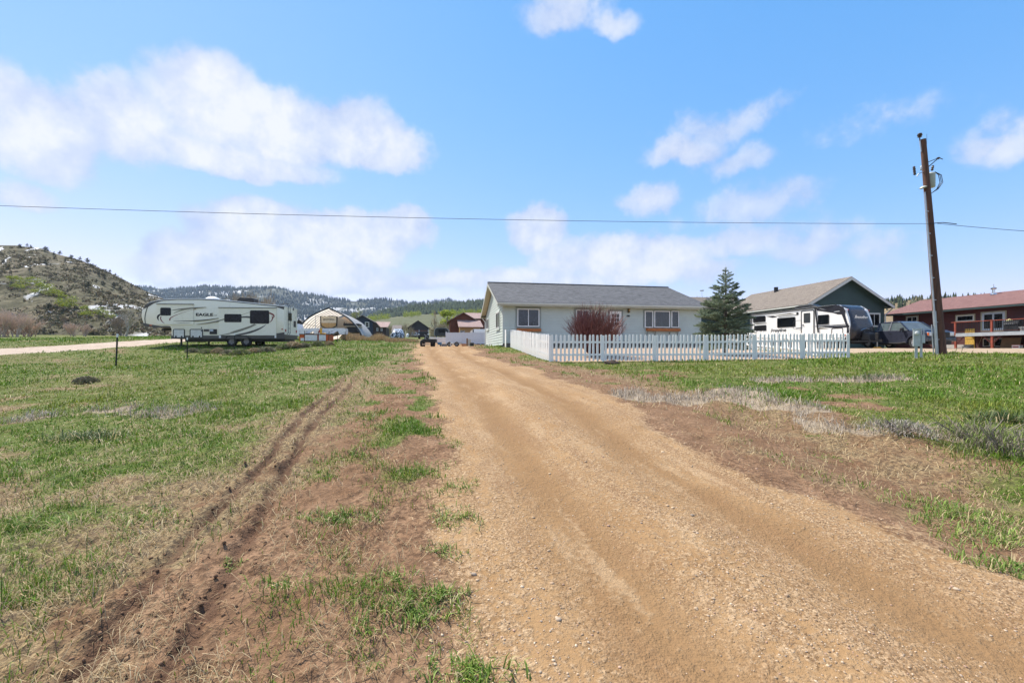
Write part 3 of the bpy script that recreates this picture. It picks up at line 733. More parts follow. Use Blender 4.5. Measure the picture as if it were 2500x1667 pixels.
GPL = ((-.038, 0, 0), (0, 1, 0), (0, 0, 1), (-1, 0, 0))
for (pa, pb, ya, yb) in ((1213, 1221, 760, 799.5), (1189, 1194.6, 777, 802)):
    t1, z1b = hg(pb, yb); t0, z0t = hg(pa, 0)
    zt = hg(pb, ya)[1]
    window_unit(hs, GPL, t1, max(z1b, 3.2), t0, min(zt, 4.45), 2, M_VINYL, M_GLASS, M_SID, .09, .05, sill=True)
MB().tube([(-.3, HD+.42, EZ0-.14), (-.28, HD+.3, EZ0-.28), (-.06, HD+.06, EZ0-.6), (-.06, HD+.05, 2.1), (-.25, HD-.1, 1.98), (-.9, HD-.5, 1.97)], .045, 8).build('downspout', M_VINYL, hs)

# ================================================================ white picket fence
M_PICK = mat('picket_paint', (0.88, 0.87, 0.84), 0.55, var=0.05, vscale=5, bump=.08, dirt=.18, stretch=(1, 1, .3))
pf = thing('picket_fence', 'white wooden picket fence round the gravel yard of the ranch house', 'fence', (1.68, 19.0, 0))
O = V((1.68, 19.0))
def picket_mesh(h, w=.092):
    p = [(-w/2, 0), (w/2, 0), (w/2, h-.05), (w*.36, h-.018), (w*.14, h), (-w*.14, h), (-w*.36, h-.018), (-w/2, h-.05)]
    me_o = MB().prism(p, ((0, 0, 0), (1, 0, 0), (0, 0, 1), (0, -1, 0)), 0, .02).build('picket', M_PICK, pf); return me_o
pk_src = picket_mesh(1.17); pk_me = pk_src.data; bpy.data.objects.remove(pk_src)
def fence_run(P0, P1, npk, tops=None, posts=6, face=1, rails=True, skip=()):
    P0, P1 = V(P0), V(P1); L = (P1-P0).length; dirn = (P1-P0)/L; ang = math.atan2(dirn.y, dirn.x); nrm = V((dirn.y, -dirn.x))*face
    def zt(s): return Hs(*(P0+dirn*s))
    ks = [L*i/(posts-1) for i in range(posts)]; kz = [zt(s) for s in ks]
    zf = lambda s: float(np.interp(s, ks, kz))
    for i in range(npk):
        s = (i+.5)*L/npk; p = P0+dirn*s+nrm*.045
        o = bpy.data.objects.new('picket', pk_me); COL.objects.link(o); o.parent = pf
        o.location = (p.x-O.x, p.y-O.y, zf(s)+.03+R.uniform(-.018, .014)); o.rotation_euler = (R.uniform(-.012, .012), R.gauss(0, .016), ang if face > 0 else ang+math.pi)
    for i, s in enumerate(ks):
        p = P0+dirn*s
        if i in skip: continue
        MB().box(p.x-O.x-.045, p.y-O.y-.045, kz[i]-.15, p.x-O.x+.045, p.y-O.y+.045, kz[i]+1.16).build('post', M_PICK, pf)
    for i in range(posts-1):
        a = P0+dirn*(ks[i]+.046); c = P0+dirn*(ks[i+1]-.046)
        for zr_ in (.30, .86):
            MB().bar((a.x-O.x+nrm.x*.022, a.y-O.y+nrm.y*.022, kz[i]+zr_), (c.x-O.x+nrm.x*.022, c.y-O.y+nrm.y*.022, kz[i+1]+zr_), .04, .09).build('rail', M_PICK, pf)
CF = V((16.1, 20.6)); CLb = V((-.05, 28.25)); CB = V((14.75, 29.4))
fence_run(O, CF, 78, posts=7)
fence_run(CLb, O, 50, posts=5, skip=(4,))
fence_run(CF, CB, 46, posts=5, skip=(0,))
gt = V((-.42, 28.62)); gd = (CLb-O).normalized()
for i in range(4):
    p = gt+V((.02, -.02))*0+gd*(-.14+.1*i)
    MB().prism([(-.046, 0), (.046, 0), (.046, 1.12), (.02, 1.16), (-.02, 1.16), (-.046, 1.12)], ((p.x-O.x, p.y-O.y, Hs(p.x, p.y)+.03), (gd.x, gd.y, 0), (0, 0, 1), (-gd.y, gd.x, 0)), 0, .02).build('gate_board', M_PICK, pf)
MB().bar((gt.x-O.x-.03*gd.x+.04, gt.y-O.y-.15, Hs(gt.x, gt.y)+.85), (gt.x-O.x+.02, gt.y-O.y+.3, Hs(gt.x, gt.y)+.85), .03, .09).build('gate_rail', M_PICK, pf)

# ================================================================ red-stemmed shrub
def twig_mb(segs, n=3):
    """segs: list of (pts, radii); fast numpy tubes with 3 sides"""
    mb = MB()
    for pts, rs in segs: mb.tube(pts, rs, n, False)
    return mb
rr = random.Random(5)
bx, by = at(1452, 22.0), 22.0
sh = thing('red_twig_shrub', 'leafless dark red twiggy shrub behind the picket fence in front of the door', 'shrub', (bx, by, Hs(bx, by)))
seg = []
for i in range(520):
    a = rr.uniform(0, 2*math.pi); lean = .92*rr.random()**.6
    L = rr.uniform(1.75, 2.4)*(1-.2*lean); p = V((math.cos(a)*rr.uniform(0, .22), math.sin(a)*rr.uniform(0, .22), 0))
    d = V((math.cos(a)*math.sin(lean), math.sin(a)*math.sin(lean), math.cos(lean))); pts = [p]; nsg = 6
    for k in range(nsg):
        d = (d+V((rr.gauss(0, .09), rr.gauss(0, .09), .07))).normalized(); p = p+d*L/nsg; pts.append(p.copy())
    seg.append((pts, [.013-.008*k/nsg for k in range(nsg+1)]))
    for t in range(rr.randint(6, 10)):
        k = rr.randint(2, nsg); q = pts[k]; dd = (d+V((rr.gauss(0, .45), rr.gauss(0, .45), rr.gauss(.15, .25)))).normalized(); l2 = rr.uniform(.25, .6)
        seg.append(([q, q+dd*l2*.5+V((0, 0, .02)), q+dd*l2+V((0, 0, .06))], [.008, .006, .004]))
twig_mb(seg).build('stems', mat('red_bark', (.15, .052, .045), .6, var=.35, vscale=6), sh)

# ================================================================ blue spruce
def spruce(parent, hgt, rad0, seed, whorls=21, needle=.035):
    r = random.Random(seed)
    MB().tube([(0, 0, -.1), (0, 0, hgt*.5), (0, 0, hgt)], [.11, .07, .008], 7).build('trunk', mat('spruce_bark', (.12, .085, .06), .9, var=.3), parent)
    twigs = []; br = []
    def spray(p, d, L, depth=0):
        n = max(3, int(L/.085)); q = V(p)
        for k in range(n):
            q2 = q+d*(L/n); twigs.append((q.copy(), q2.copy())); q = q2
            if depth < 2 and k >= n*.12:
                side = d.cross(V((0, 0, 1)));
                if side.length < .1: side = V((1, 0, 0))
                side.normalize()
                for s_ in (-1, 1):
                    if r.random() < .82:
                        l2 = (L*(1-k/n)*.62+.06)*r.uniform(.6, 1.1)
                        dd = (d*.72+side*s_*r.uniform(.45, .95)+V((0, 0, r.uniform(-.05, .38)))).normalized()
                        if l2 > .07: spray(q, dd, l2, depth+1 if l2 > .14 else 2)
    for i in range(whorls):
        f = (i+.3)/whorls; z = hgt*(.07+.9*f**.92)
        L0 = rad0*(1-f)**.8*(1.0 if f > .12 else .85+f)
        nb = 7 if f < .75 else 5
        for j in range(nb):
            a = 2*math.pi*(j+r.random()*.8)/nb+i*1.9; L = max(.14, L0*r.uniform(.55, 1.2)); up = -.18+.75*f+r.uniform(-.12, .12)
            d = V((math.cos(a), math.sin(a), up)).normalized(); p0 = V((0, 0, z)); p1 = p0+d*L*.35
            br.append(([p0, p0+d*L], [.018*(1-f)+.006, .004]))
            spray(p0+d*L*.14, (d+V((0, 0, .10))).normalized(), L*.86)
    for k in range(7): spray(V((0, 0, hgt*.95)), V((r.gauss(0, .3), r.gauss(0, .3), 1)).normalized(), hgt*.04*r.uniform(.8, 1.3), 2)
    twigs.append((V((0, 0, hgt*.94)), V((0, 0, hgt*1.03))))
    twig_mb(br).build('limbs', MATS['spruce_bark'], parent)
    A = np.array([t[0] for t in twigs]); B = np.array([t[1] for t in twigs]); n = len(A); K = 12
    rn = np.random.default_rng(seed); D = B-A; Ln = np.linalg.norm(D, axis=1, keepdims=True); Dn = D/Ln
    ref = np.where(np.abs(Dn[:, 2:3]) > .9, [[1., 0, 0]], [[0., 0, 1]]); U = np.cross(Dn, ref); U /= np.linalg.norm(U, axis=1, keepdims=True); Wv = np.cross(Dn, U)
    vs = []; cols = []
    base = np.array([.12, .165, .11]); tipc = np.array([.36, .40, .22])
    isout = rn.random((n, 1))
    for k in range(K):
        th = 2*math.pi*k/K+rn.random((n, 1))*1.2; s = rn.random((n, 1)); o = A+D*s
        rdir = U*np.cos(th)+Wv*np.sin(th); ndir = rdir*.8+Dn*.75; nl = needle*(.8+.5*rn.random((n, 1)))
        wd_ = np.cross(ndir, Dn); wd_ /= np.linalg.norm(wd_, axis=1, keepdims=True)+1e-9; hw = .0065
        vs.append(np.stack([o-wd_*hw, o+wd_*hw, o+ndir*nl*1.25], 1))
        c = base*(.65+.9*isout)+(tipc-base)*(rn.random((n, 1))**3); cols.append(np.repeat(c[:, None], 3, 1))
    vs = np.concatenate(vs).reshape(-1, 3); cols = np.concatenate(cols).reshape(-1, 3)
    o = np_mesh('crown', vs, np.arange(len(vs)), np.full(len(vs)//3, 3), attr_mat('needles', .55, .15), parent, cols)
    return o
sx, sy = at(1772, 23.5), 23.5
spz = Hs(sx, sy)
sp_t = thing('spruce_tree', 'blue-green spruce tree standing behind the picket fence beside the house', 'tree', (sx, sy, spz))
spruce(sp_t, zat(652, sy)-spz, 1.78, 3)

# ================================================================ utility pole, wires, meter pedestal
PX, PY = at(2298, 17.5), 17.5
PZ = Hs(PX, PY)
up_ = thing('utility_pole', 'leaning brown wooden utility pole with grey transformer and conduit', 'utility pole', (PX, PY, PZ))
top = V((at(2259, 17.5)-PX, .1, zat(338, 17.5)-PZ))
pl_ = lambda z: top*(z/top.z)
M_POLE = mat('creosote_wood', (.105, .048, .032), .85, var=.4, vscale=2.5, stretch=(8, 8, .5), bump=.5, bscale=12)
MB().tube([pl_(z) for z in (-.3, 2, 5, top.z)], [.178, .155, .125, .098], 16).build('pole', M_POLE, up_, smooth=50)
off = V((-.2, -.06, 0))
cd = MB().tube([pl_(.0)+off+V((-.02, 0, -.2)), pl_(1.75)+off*.95], [.058, .058], 10); cd.build('conduit', M_STEEL, up_, smooth=50)
MB().tube([pl_(1.75)+off*.95, pl_(6.6)+off*.78], [.032, .03], 8).build('conduit', M_STEEL, up_, smooth=50)
MB().tube([pl_(0)+off+V((-.11, .05, -.2)), pl_(1.2)+off+V((-.1, .05, 0))], .02, 8).build('conduit', M_STEEL, up_, smooth=50)
for z in (.6, 1.3, 2.2, 3.1, 4.0, 4.9, 5.8): MB().bar(pl_(z)+off*1.15+V((-.03, -.06, 0)), pl_(z)+off*.55+V((.0, -.06, 0)), .02, .03).build('conduit_strap', M_STEEL, up_)
ins = MB().lathe([(0, .02), (.14, .02), (.15, .07), (.165, .075), (.18, .04), (.2, .04), (.21, .085), (.225, .09), (.245, .045), (.26, .045), (.27, .08), (.29, .07), (.31, .03)], pl_(top.z)+V((-.13, 0, -.05)), (0, 0, 1), 12); ins.build('insulator', mat('brown_porcelain', (.05, .03, .025), .3), up_, smooth=40)
MB().bar(pl_(top.z-.5)+V((-.115, 0, 0)), pl_(top.z)+V((-.13, 0, .0)), .03, .03).build('insulator_pin', M_STEEL, up_)
tr_z = 7.2
tcn_ = pl_(tr_z)+V((.42, .24, 0))
MB().lathe([(-.30, .13), (-.28, .145), (.22, .145), (.25, .155), (.29, .13), (.33, .05)], tcn_, (0, 0, 1), 18).build('transformer', mat('transformer_grey', (.42, .45, .43), .45, .2), up_, smooth=40)
MB().lathe([(0, .03), (.05, .05), (.09, .03), (.13, .05), (.17, .03), (.21, .04)], tcn_+V((.05, 0, .4)), (.2, 0, 1), 8).build('bushing', mat('brown_porcelain', (.05, .03, .025)), up_, smooth=40)
cut = pl_(7.45)
MB().tube([cut+V((-.1, 0, .0)), cut+V((-.3, -.02, -.08)), cut+V((-.38, -.02, -.2))], .018, 6).build('cutout_bracket', M_STEEL, up_)
MB().lathe([(0, .03), (.04, .05), (.09, .035), (.14, .05), (.19, .035), (.24, .05), (.29, .035), (.33, .045), (.36, .02)], cut+V((-.46, -.02, -.14)), (-.12, 0, 1), 8).build('fuse_cutout', mat('brown_porcelain', (.05, .03, .025)), up_, smooth=40)
MB().lathe([(0, .025), (.03, .04), (.08, .03), (.13, .04), (.18, .02)], cut+V((-.2, -.02, .05)), (0, 0, 1), 8).build('arrester', M_STEEL, up_, smooth=40)
MB().tube([cut+V((.05, 0, .15)), cut+V((.4, -.1, .5))], .018, 6).build('brace', M_DARKMET, up_)
MB().tube([cut+V((.05, 0, .38)), cut+V((.44, -.1, .53)), cut+V((.6, -.1, .47))], .014, 6).build('brace', M_DARKMET, up_)
MB().lathe([(0, .03), (.06, .05), (.12, .03)], cut+V((.36, -.1, .5)), (1, 0, .2), 8).build('insulator', mat('brown_porcelain', (.05, .03, .025)), up_)
for k, w_ in enumerate((.0, .06, .12)):
    MB().tube([tcn_+V((.12, -.05, .33)), tcn_+V((.27+w_, -.05, .2)), tcn_+V((.33+w_, -.05, -.1)), tcn_+V((.2+w_*.5, -.05, -.38)), pl_(6.55)+V((.1, -.06, 0))], .012, 6).build('lead_wire', M_BLACK, up_)
MB().lathe([(0, .09), (.04, .13), (.1, .05)], pl_(6.75)+V((-.2, -.05, 0)), (-.3, 0, 1), 12).build('weatherhead', mat('transformer_grey', (.42, .45, .43)), up_, smooth=40)
MB().tube([pl_(8.4)+V((.1, -.02, 0)), pl_(9.0)+V((.16, -.02, 0))], .005, 5).build('lead_wire', M_BLACK, up_)
wz = zat(548, 17.5)
ax0 = V((at(2272, 17.5), 17.4, wz))
MB().tube([ax0-V((PX, PY, PZ))+V((-.15, 0, .0)), ax0-V((PX, PY, PZ))+V((.35, -.05, .03)), ax0-V((PX, PY, PZ))+V((.8, -.15, -.06))], .016, 6).build('line_clamp', M_DARKMET, up_)
def cable(name, label, A, B, sag, r_, n=40):
    A, B = V(A), V(B); pts = []
    for i in range(n+1):
        t = i/n; p = A.lerp(B, t); p.z -= sag*4*t*(1-t); pts.append(p)
    o = MB().tube([p-A for p in pts], r_, 5).build(name, M_BLACK, None); o.location = A; return tag(o, label, 'wire')
lp = V((at(0, 14.6), 14.6, zat(487, 14.6)))
A = ax0+V((-.15, 0, 0)); Bq = A+(lp-A)*1.35
cable('overhead_wire', 'long black overhead wire crossing the whole sky left of the pole', A, Bq, .28, .0085)
cable('service_wire', 'short black wire running from the pole to the right edge', ax0+V((.15, -.02, 0)), (at(2500, 15.0)*1.35, 14.0, zat(600, 15.0)), .15, .0095, 16)

mx, my = at(2239, 16.4), 16.4
mz = Hs(mx, my)
mp = thing('meter_pedestal', 'grey steel electric meter pedestal on two posts left of the utility pole', 'meter box', (mx, my, mz), rad(-38))
mp.scale = (.68, .68, .86)
M_MBOX = mat('pedestal_grey', (.42, .46, .47), .5, .1, var=.08, dirt=.1)
MB().box(-.17, -.13, .52, .13, .09, 1.27).build('cabinet', M_MBOX, mp, bevel=.012)
MB().prism([(-.17, 1.12), (.13, 1.12), (.13, .6), (-.0, .75)], ((0, -.13, 0), (1, 0, 0), (0, 0, 1), (0, -1, 0)), 0, .018).build('sloped_cover', M_MBOX, mp)
MB().lathe([(0, .095), (.05, .095), (.06, .085), (.15, .08), (.17, .05)], (-.02, -.13, 1.1), (0, -1, 0), 16).build('meter', mat('meter_glass', (.55, .57, .56), .2), mp, smooth=40)
MB().box(-.19, -.15, 1.27, .15, .11, 1.30).build('rain_hood', M_MBOX, mp)
MB().box(.17, -.10, .66, .32, .10, 1.02).build('junction_box', M_MBOX, mp, bevel=.01)
MB().box(.155, -.05, .55, .20, .05, 1.33).build('back_channel', M_STEEL, mp)
MB().tube([(.27, 0, 1.02), (.27, 0, 1.28)], .03, 8).build('pipe_stub', M_STEEL, mp)
MB().box(-.10, -.07, -.2, .02, .04, .54).build('post', M_MBOX, mp)
MB().box(.12, -.03, -.2, .22, .06, .68).build('post', M_MBOX, mp)
# ================================================================ wheels
M_RIM = mat('alloy_rim', (.22, .22, .23), .35, .8, var=.1)
def wheel(parent, c, axis, r=.38, w=.24, rim=None, name='wheel', spokes=6):
    c = V(c); ax = V(axis).normalized()
    o = bpy.data.objects.new(name, None); o.empty_display_size = .1; COL.objects.link(o); o.parent = parent; o.location = c
    t = MB().lathe([(-w/2, r*.60), (-w/2, r*.90), (-w*.36, r*.985), (w*.36, r*.985), (w/2, r*.90), (w/2, r*.60)], (0, 0, 0), ax, 28, False)
    t.build('tyre', M_RUBBER, o, smooth=40)
    rm = MB().lathe([(-w*.45, r*.62), (w*.40, r*.61), (w*.44, r*.57), (w*.18, r*.55), (w*.12, r*.12), (w*.22, r*.11), (w*.24, r*.02)], (0, 0, 0), ax, 28, True)
    a = ax.orthogonal().normalized(); b = ax.cross(a)
    for k in range(spokes):
        th = 2*math.pi*k/spokes; d = a*math.cos(th)+b*math.sin(th); n = ax.cross(d)
        rm.obox(d*r*.34+ax*w*.30, d*r*.24, n*r*.07, ax*w*.07)
    rm.build('rim', rim or M_RIM, o, smooth=35)
    return o
def ribbon(pts, w0, w1, pl, t0, t1, mid=None):
    """tapered curved stripe through pts (2-D); widths at ends, optional width in the middle"""
    n = len(pts); top = []; bot = []
    for i, p in enumerate(pts):
        a = pts[max(i-1, 0)]; c = pts[min(i+1, n-1)]; dx, dy = c[0]-a[0], c[1]-a[1]; l = math.hypot(dx, dy) or 1
        t = i/(n-1); w = (w0+(w1-w0)*t) if mid is None else (w0*(1-t)**2+2*t*(1-t)*(2*mid-(w0+w1)/2)+w1*t*t)
        top.append((p[0]-dy/l*w/2, p[1]+dx/l*w/2)); bot.append((p[0]+dy/l*w/2, p[1]-dx/l*w/2))
    return MB().prism(top+bot[::-1], pl, t0, t1)
def bez(p0, p1, p2, n=10):
    return [((1-t)**2*p0[0]+2*t*(1-t)*p1[0]+t*t*p2[0], (1-t)**2*p0[1]+2*t*(1-t)*p1[1]+t*t*p2[1]) for t in [i/n for i in range(n+1)]]

# ================================================================ fifth-wheel trailer on the left
EZG = 1.98
ed = 33.4
ex0 = at(693, ed)
fw = thing('fifth_wheel_trailer', 'long cream fifth-wheel trailer with EAGLE lettering and black windows on the left', 'trailer', (ex0, ed, EZG), rad(4.4))
def E(zx, zy):
    px, py = 320+zx*.187, 680+zy*.187
    s, z = hit(px, py, ex0, ed, math.cos(rad(4.4)), math.sin(rad(4.4)))
    return (s, z-EZG)
M_CREAM = mat('cream_fibreglass', (.86, .82, .69), .3, var=.02, vscale=.6)
M_ECH = mat('charcoal_panel', (.075, .070, .066), .4, var=.1)
M_EWH = mat('white_roof_membrane', (.83, .83, .81), .5, var=.04)
M_TAUPE = mat('taupe_decal', (.17, .155, .12), .4)
M_RED = mat('dark_red_decal', (.20, .02, .025), .4)
EP = ((0, 0, 0), (1, 0, 0), (0, 0, 1), (0, -1, 0))
prof = [E(*p) for p in ((2000,785),(1500,785),(1000,785),(525,785),(522,660),(512,632),(480,622),(400,624),(300,622),(190,610),(160,585),(142,540),(131,480),(136,425),(158,375),(195,338),(230,320),(320,296),(420,280),(600,269),(900,269),(1100,278),(1300,296),(1600,327),(1850,352),(2000,366))]
cxm = sum(p[0] for p in prof)/len(prof); czm = sum(p[1] for p in prof)/len(prof)
def inset(pts, d):
    out = []; n = len(pts)
    for i, p in enumerate(pts):
        a = pts[i-1]; c = pts[(i+1) % n]
        e1 = (p[0]-a[0], p[1]-a[1]); e2 = (c[0]-p[0], c[1]-p[1]); l1 = math.hypot(*e1) or 1; l2 = math.hypot(*e2) or 1
        n1 = (e1[1]/l1, -e1[0]/l1); n2 = (e2[1]/l2, -e2[0]/l2); nx, nz = n1[0]+n2[0], n1[1]+n2[1]; l = math.hypot(nx, nz) or 1
        out.append((p[0]+nx/l*d, p[1]+nz/l*d))
    return out
EW = 2.44
pi_ = inset(prof, .05) if (inset(prof, .05)[12][0] > prof[12][0]) else inset(prof, -.05)
rings = [[(p[0], 0.0, p[1]) for p in pi_], [(p[0], .02, p[1]) for p in inset(pi_, 0)], [(p[0], .07, p[1]) for p in prof], [(p[0], EW-.07, p[1]) for p in prof], [(p[0], EW, p[1]) for p in pi_]]
rings[1] = [((a[0]*.5+b[0]*.5), .012, (a[1]*.5+b[1]*.5)) for a, b in zip(prof, pi_)]
MB().loft(rings).build('body', M_CREAM, fw, smooth=30)
# roof edge: white membrane strip and dark moulding under it
roofl = [E(*p) for p in ((195,338),(230,320),(320,296),(420,280),(600,269),(900,269),(1100,278),(1300,296),(1600,327),(1850,352),(2002,366))]
MB().prism([(x, z+.005) for x, z in roofl]+[(x, z+.075) for x, z in roofl[::-1]], EP, -EW+.08, -.08).build('roof', M_EWH, fw)
MB().prism([(x, z-.05) for x, z in roofl[1:]]+[(x, z+.008) for x, z in roofl[:0:-1]], EP, -.03, .012).build('roof_moulding', M_ECH, fw)
MB().prism([E(155,400), E(195,335), E(235,316), E(420,277), E(455,276), E(300,322), E(222,372)], EP, -.03, .014).build('nose_band', M_ECH, fw)
ribbon([E(232,330), E(205,400), E(186,470), E(180,530), E(190,612)], .05, .05, EP, -.02, .018).build('cap_seam', M_ECH, fw)
MB().prism([E(150,578), E(250,598), E(400,622), E(505,624), E(505,640), E(300,640), E(190,624)], EP, -2.3, .012).build('nose_underside', M_ECH, fw)
MB().prism([E(524,787), E(524,745), E(1140,743), E(1180,735), E(1500,745), E(1750,742), E(1920,712), E(2002,700), E(2002,787)], EP, -.03, .012).build('skirt_panel', M_ECH, fw)
def rpanel(parent, name, a, b_, m, t0, t1, r=.06):
    p0, p1 = E(*a), E(*b_); return MB().prism(rrect(p0[0], p0[1], p1[0], p1[1], r), EP, t0, t1).build(name, m, parent)
def gasket(parent, name, a, b_, w, m, t1, r=.1):
    p0, p1 = E(*a), E(*b_); x0, x1 = p0[0], p1[0]; z0, z1 = p1[1], p0[1]
    return MB().ring(rrect(x0, z0, x1, z1, r), rrect(x0+w, z0+w, x1-w, z1-w, max(r-w, .02)), EP, -.01, t1).build(name, m, parent)
for (a, b_) in (((342, 338), (818, 600)), ((1150, 386), (1898, 742))):
    so = rpanel(fw, 'slide_out', a, b_, M_CREAM, -.02, .05, .02)
    p0, p1 = E(a[0]-5, a[1]-10), E(b_[0]+4, a[1]+2)
    MB().prism(rect(p0[0], p1[1], p1[0], p0[1]), EP, -.01, .10).build('slide_topper', M_TAUPE, so)
for (a, b_) in (((388, 380), (527, 484)), ((1222, 463), (1447, 571)), ((1557, 415), (1808, 590))):
    wo = rpanel(fw, 'window', a, b_, M_BLACK, .03, .062, .09)
    p0, p1 = (a[0]+9, a[1]+9), (b_[0]-9, b_[1]-9); rpanel(wo, 'pane', p0, p1, M_GLASS, .055, .068, .07)
for (a, b_) in (((550, 658), (703, 775)), ((768, 658), (940, 775))):
    do = gasket(fw, 'baggage_door', a, b_, .055, M_BLACK, .03)
    rpanel(do, 'door_panel', (a[0]+9, a[1]+9), (b_[0]-9, b_[1]-9), mat('white_panel', (.66, .66, .62), .35), -.01, .022, .06)
    for k in (.25, .75): rpanel(do, 'latch', (a[0]+(b_[0]-a[0])*k-9, b_[1]-28), (a[0]+(b_[0]-a[0])*k+9, b_[1]-8), M_BLACK, .015, .035, .02)
rpanel(fw, 'furnace_vent', (950, 660), (1018, 692), M_ECH, -.01, .02, .01)
vo = rpanel(fw, 'refrigerator_vent', (1027, 660), (1122, 727), M_BLACK, -.01, .02, .01)
rpanel(vo, 'vent_label', (1032, 664), (1075, 690), mat('pale_label', (.5, .55, .62), .5), .015, .024, .005)
for q in (920,): rpanel(fw, 'latch', (q-5, 635), (q+6, 650), M_BLACK, -.01, .02, .01); rpanel(fw, 'latch', (q-5, 672), (q+6, 690), M_BLACK, -.01, .03, .01)
rpanel(fw, 'marker_light', (245, 602), (275, 615), mat('amber_lens', (.6, .12, .02), .3), .0, .03, .01)
rpanel(fw, 'marker_light', (1965, 655), (1985, 667), mat('red_lens', (.35, .02, .02), .3), .0, .03, .01)
for a in ((1148, 740, 1175, 775), (1345, 718, 1358, 748), (1875, 742, 1897, 775)): rpanel(fw, 'white_tag', a[:2], a[2:], M_VINYL, .008, .02, .01)
T2 = .064
def sw(p0, p1, p2, w0, w1, m, mid=None, t=.0565, nm='stripe'):
    ribbon(bez(E(*p0), E(*p1), E(*p2), 12), w0, w1, EP, -.02, t, mid).build(nm, m, fw)
sw((530, 415), (700, 392), (985, 374), .01, .01, M_TAUPE, .10, .054); sw((560, 455), (680, 395), (860, 388), .02, .02, mat('khaki_decal', (.33, .31, .22), .4), .10, .053)
sw((515, 545), (470, 500), (850, 395), .10, .008, M_RED, .035, .058); sw((560, 552), (900, 565), (1145, 516), .015, .015, M_BLACK, .06, .056)
sw((860, 597), (1080, 580), (1222, 527), .01, .05, M_TAUPE, .07, .055); sw((1110, 572), (1180, 550), (1222, 540), .008, .02, M_TAUPE, .015, .057)
sw((590, 575), (700, 588), (785, 578), .01, .01, M_TAUPE, .035, .054)
sw((388, 468), (330, 500), (372, 550), .10, .015, M_BLACK, .13, .055); sw((400, 495), (370, 535), (445, 588), .04, .01, M_RED, .07, .056)
sw((1448, 478), (1510, 450), (1557, 440), .02, .02, M_TAUPE, .02, .056); sw((1448, 505), (1500, 500), (1557, 505), .10, .14, M_ECH, .12, .055)
sw((1808, 450), (1900, 478), (1855, 520), .10, .03, M_RED, .11, .056); sw((1845, 490), (1865, 540), (1812, 570), .05, .03, M_RED, .07, .057)
sw((1160, 740), (1450, 700), (1620, 592), .02, .06, M_TAUPE, .10, .055); sw((1300, 700), (1500, 660), (1640, 600), .02, .05, mat('khaki_decal', (.33, .31, .22)), .16, .054)
sw((1365, 740), (1650, 700), (1770, 598), .10, .01, M_ECH, .14, .057)
MB().prism([E(1850, 354), E(1998, 372), E(1998, 405)], EP, -.01, .014).build('tail_band', M_ECH, fw)
p0, p1 = E(845, 460), E(1070, 486)
xm = (p0[0]+p1[0])/2; zm = (p0[1]+p1[1])/2
text_mesh('EAGLE', .30, .006, M_BLACK, fw, basis((xm, -.006, zm), (1, 0, 0), (0, 0, 1)), 'lettering', 1.45, 0, .012)
p0 = E(1098, 482); text_mesh('HT', .12, .006, M_TAUPE, fw, basis((p0[0], -.006, p0[1]), (1, 0, 0), (0, 0, 1)), 'lettering', 1.6, .3)
# rear face parts (rear wall is the plane x = rx)
rx = prof[0][0]
RP = ((rx, 0, 0), (0, 1, 0), (0, 0, 1), (1, 0, 0))
zt_ = E(2000, 366)[1]; zb_ = E(2000, 785)[1]
MB().prism(rect(.02, zb_, EW-.02, zb_+.33), RP, -.01, .02).build('rear_skirt', M_ECH, fw)
rw = MB().prism(rrect(.75, zb_+1.45, 1.3, zb_+2.1, .07), RP, -.01, .02).build('rear_window', M_BLACK, fw)
MB().prism(rrect(.79, zb_+1.49, 1.26, zb_+2.06, .05), RP, .015, .026).build('pane', M_GLASS, rw)
for y in (.14, EW-.32): MB().prism(rect(y, zb_+.55, y+.14, zb_+.75), RP, -.01, .03).build('tail_light', mat('red_lens', (.35, .02, .02)), fw)
MB().prism(rect(EW-.75, zb_+1.0, EW-.35, zb_+1.5), RP, -.01, .02).build('rear_vent', M_BLACK, fw)
MB().lathe([(0, .13), (.012, .13)], (rx, EW-.8, zb_+2.45), (1, 0, 0), 16).build('badge', M_ECH, fw)
lx = rx+.12
lad = MB()
for y in (.42, .78): lad.tube([(lx-.1, y, zb_+.35), (lx, y, zb_+.45), (lx, y, zt_+.05), (lx-.1, y, zt_+.3), (lx-.7, y, zt_+.25), (lx-.75, y, zt_+.0)], .016, 6)
for k in range(7): lad.tube([(lx, .42, zb_+.5+k*.33), (lx, .78, zb_+.5+k*.33)], .014, 6)
lad.build('ladder', M_BLACK, fw)
# roof gear
p0, p1 = E(1305, 290), E(1530, 228)
MB().loft([[(x, .8+y, z) for (x, z) in ((p0[0]+.02, p0[1]-.02), (p1[0], p0[1]-.12), (p1[0], p1[1]-.1), (p1[0]-.2, p1[1]-.02), (p0[0]+.25, p1[1]), (p0[0], p1[1]-.2))] for y in (0, .75)]).build('air_conditioner', M_BLACK, fw, bevel=.03)
p0 = E(950, 262); MB().lathe([(0, .52), (.1, .5), (.2, .38), (.27, .2), (.29, .02)], (p0[0], 1.1, p0[1]), (0, 0, 1), 18).build('satellite_dome', M_EWH, fw, smooth=40)
p0 = E(690, 262); MB().box(p0[0]-.2, 1.0, p0[1]-.05, p0[0]+.2, 1.4, p0[1]+.1).build('roof_vent', M_EWH, fw)
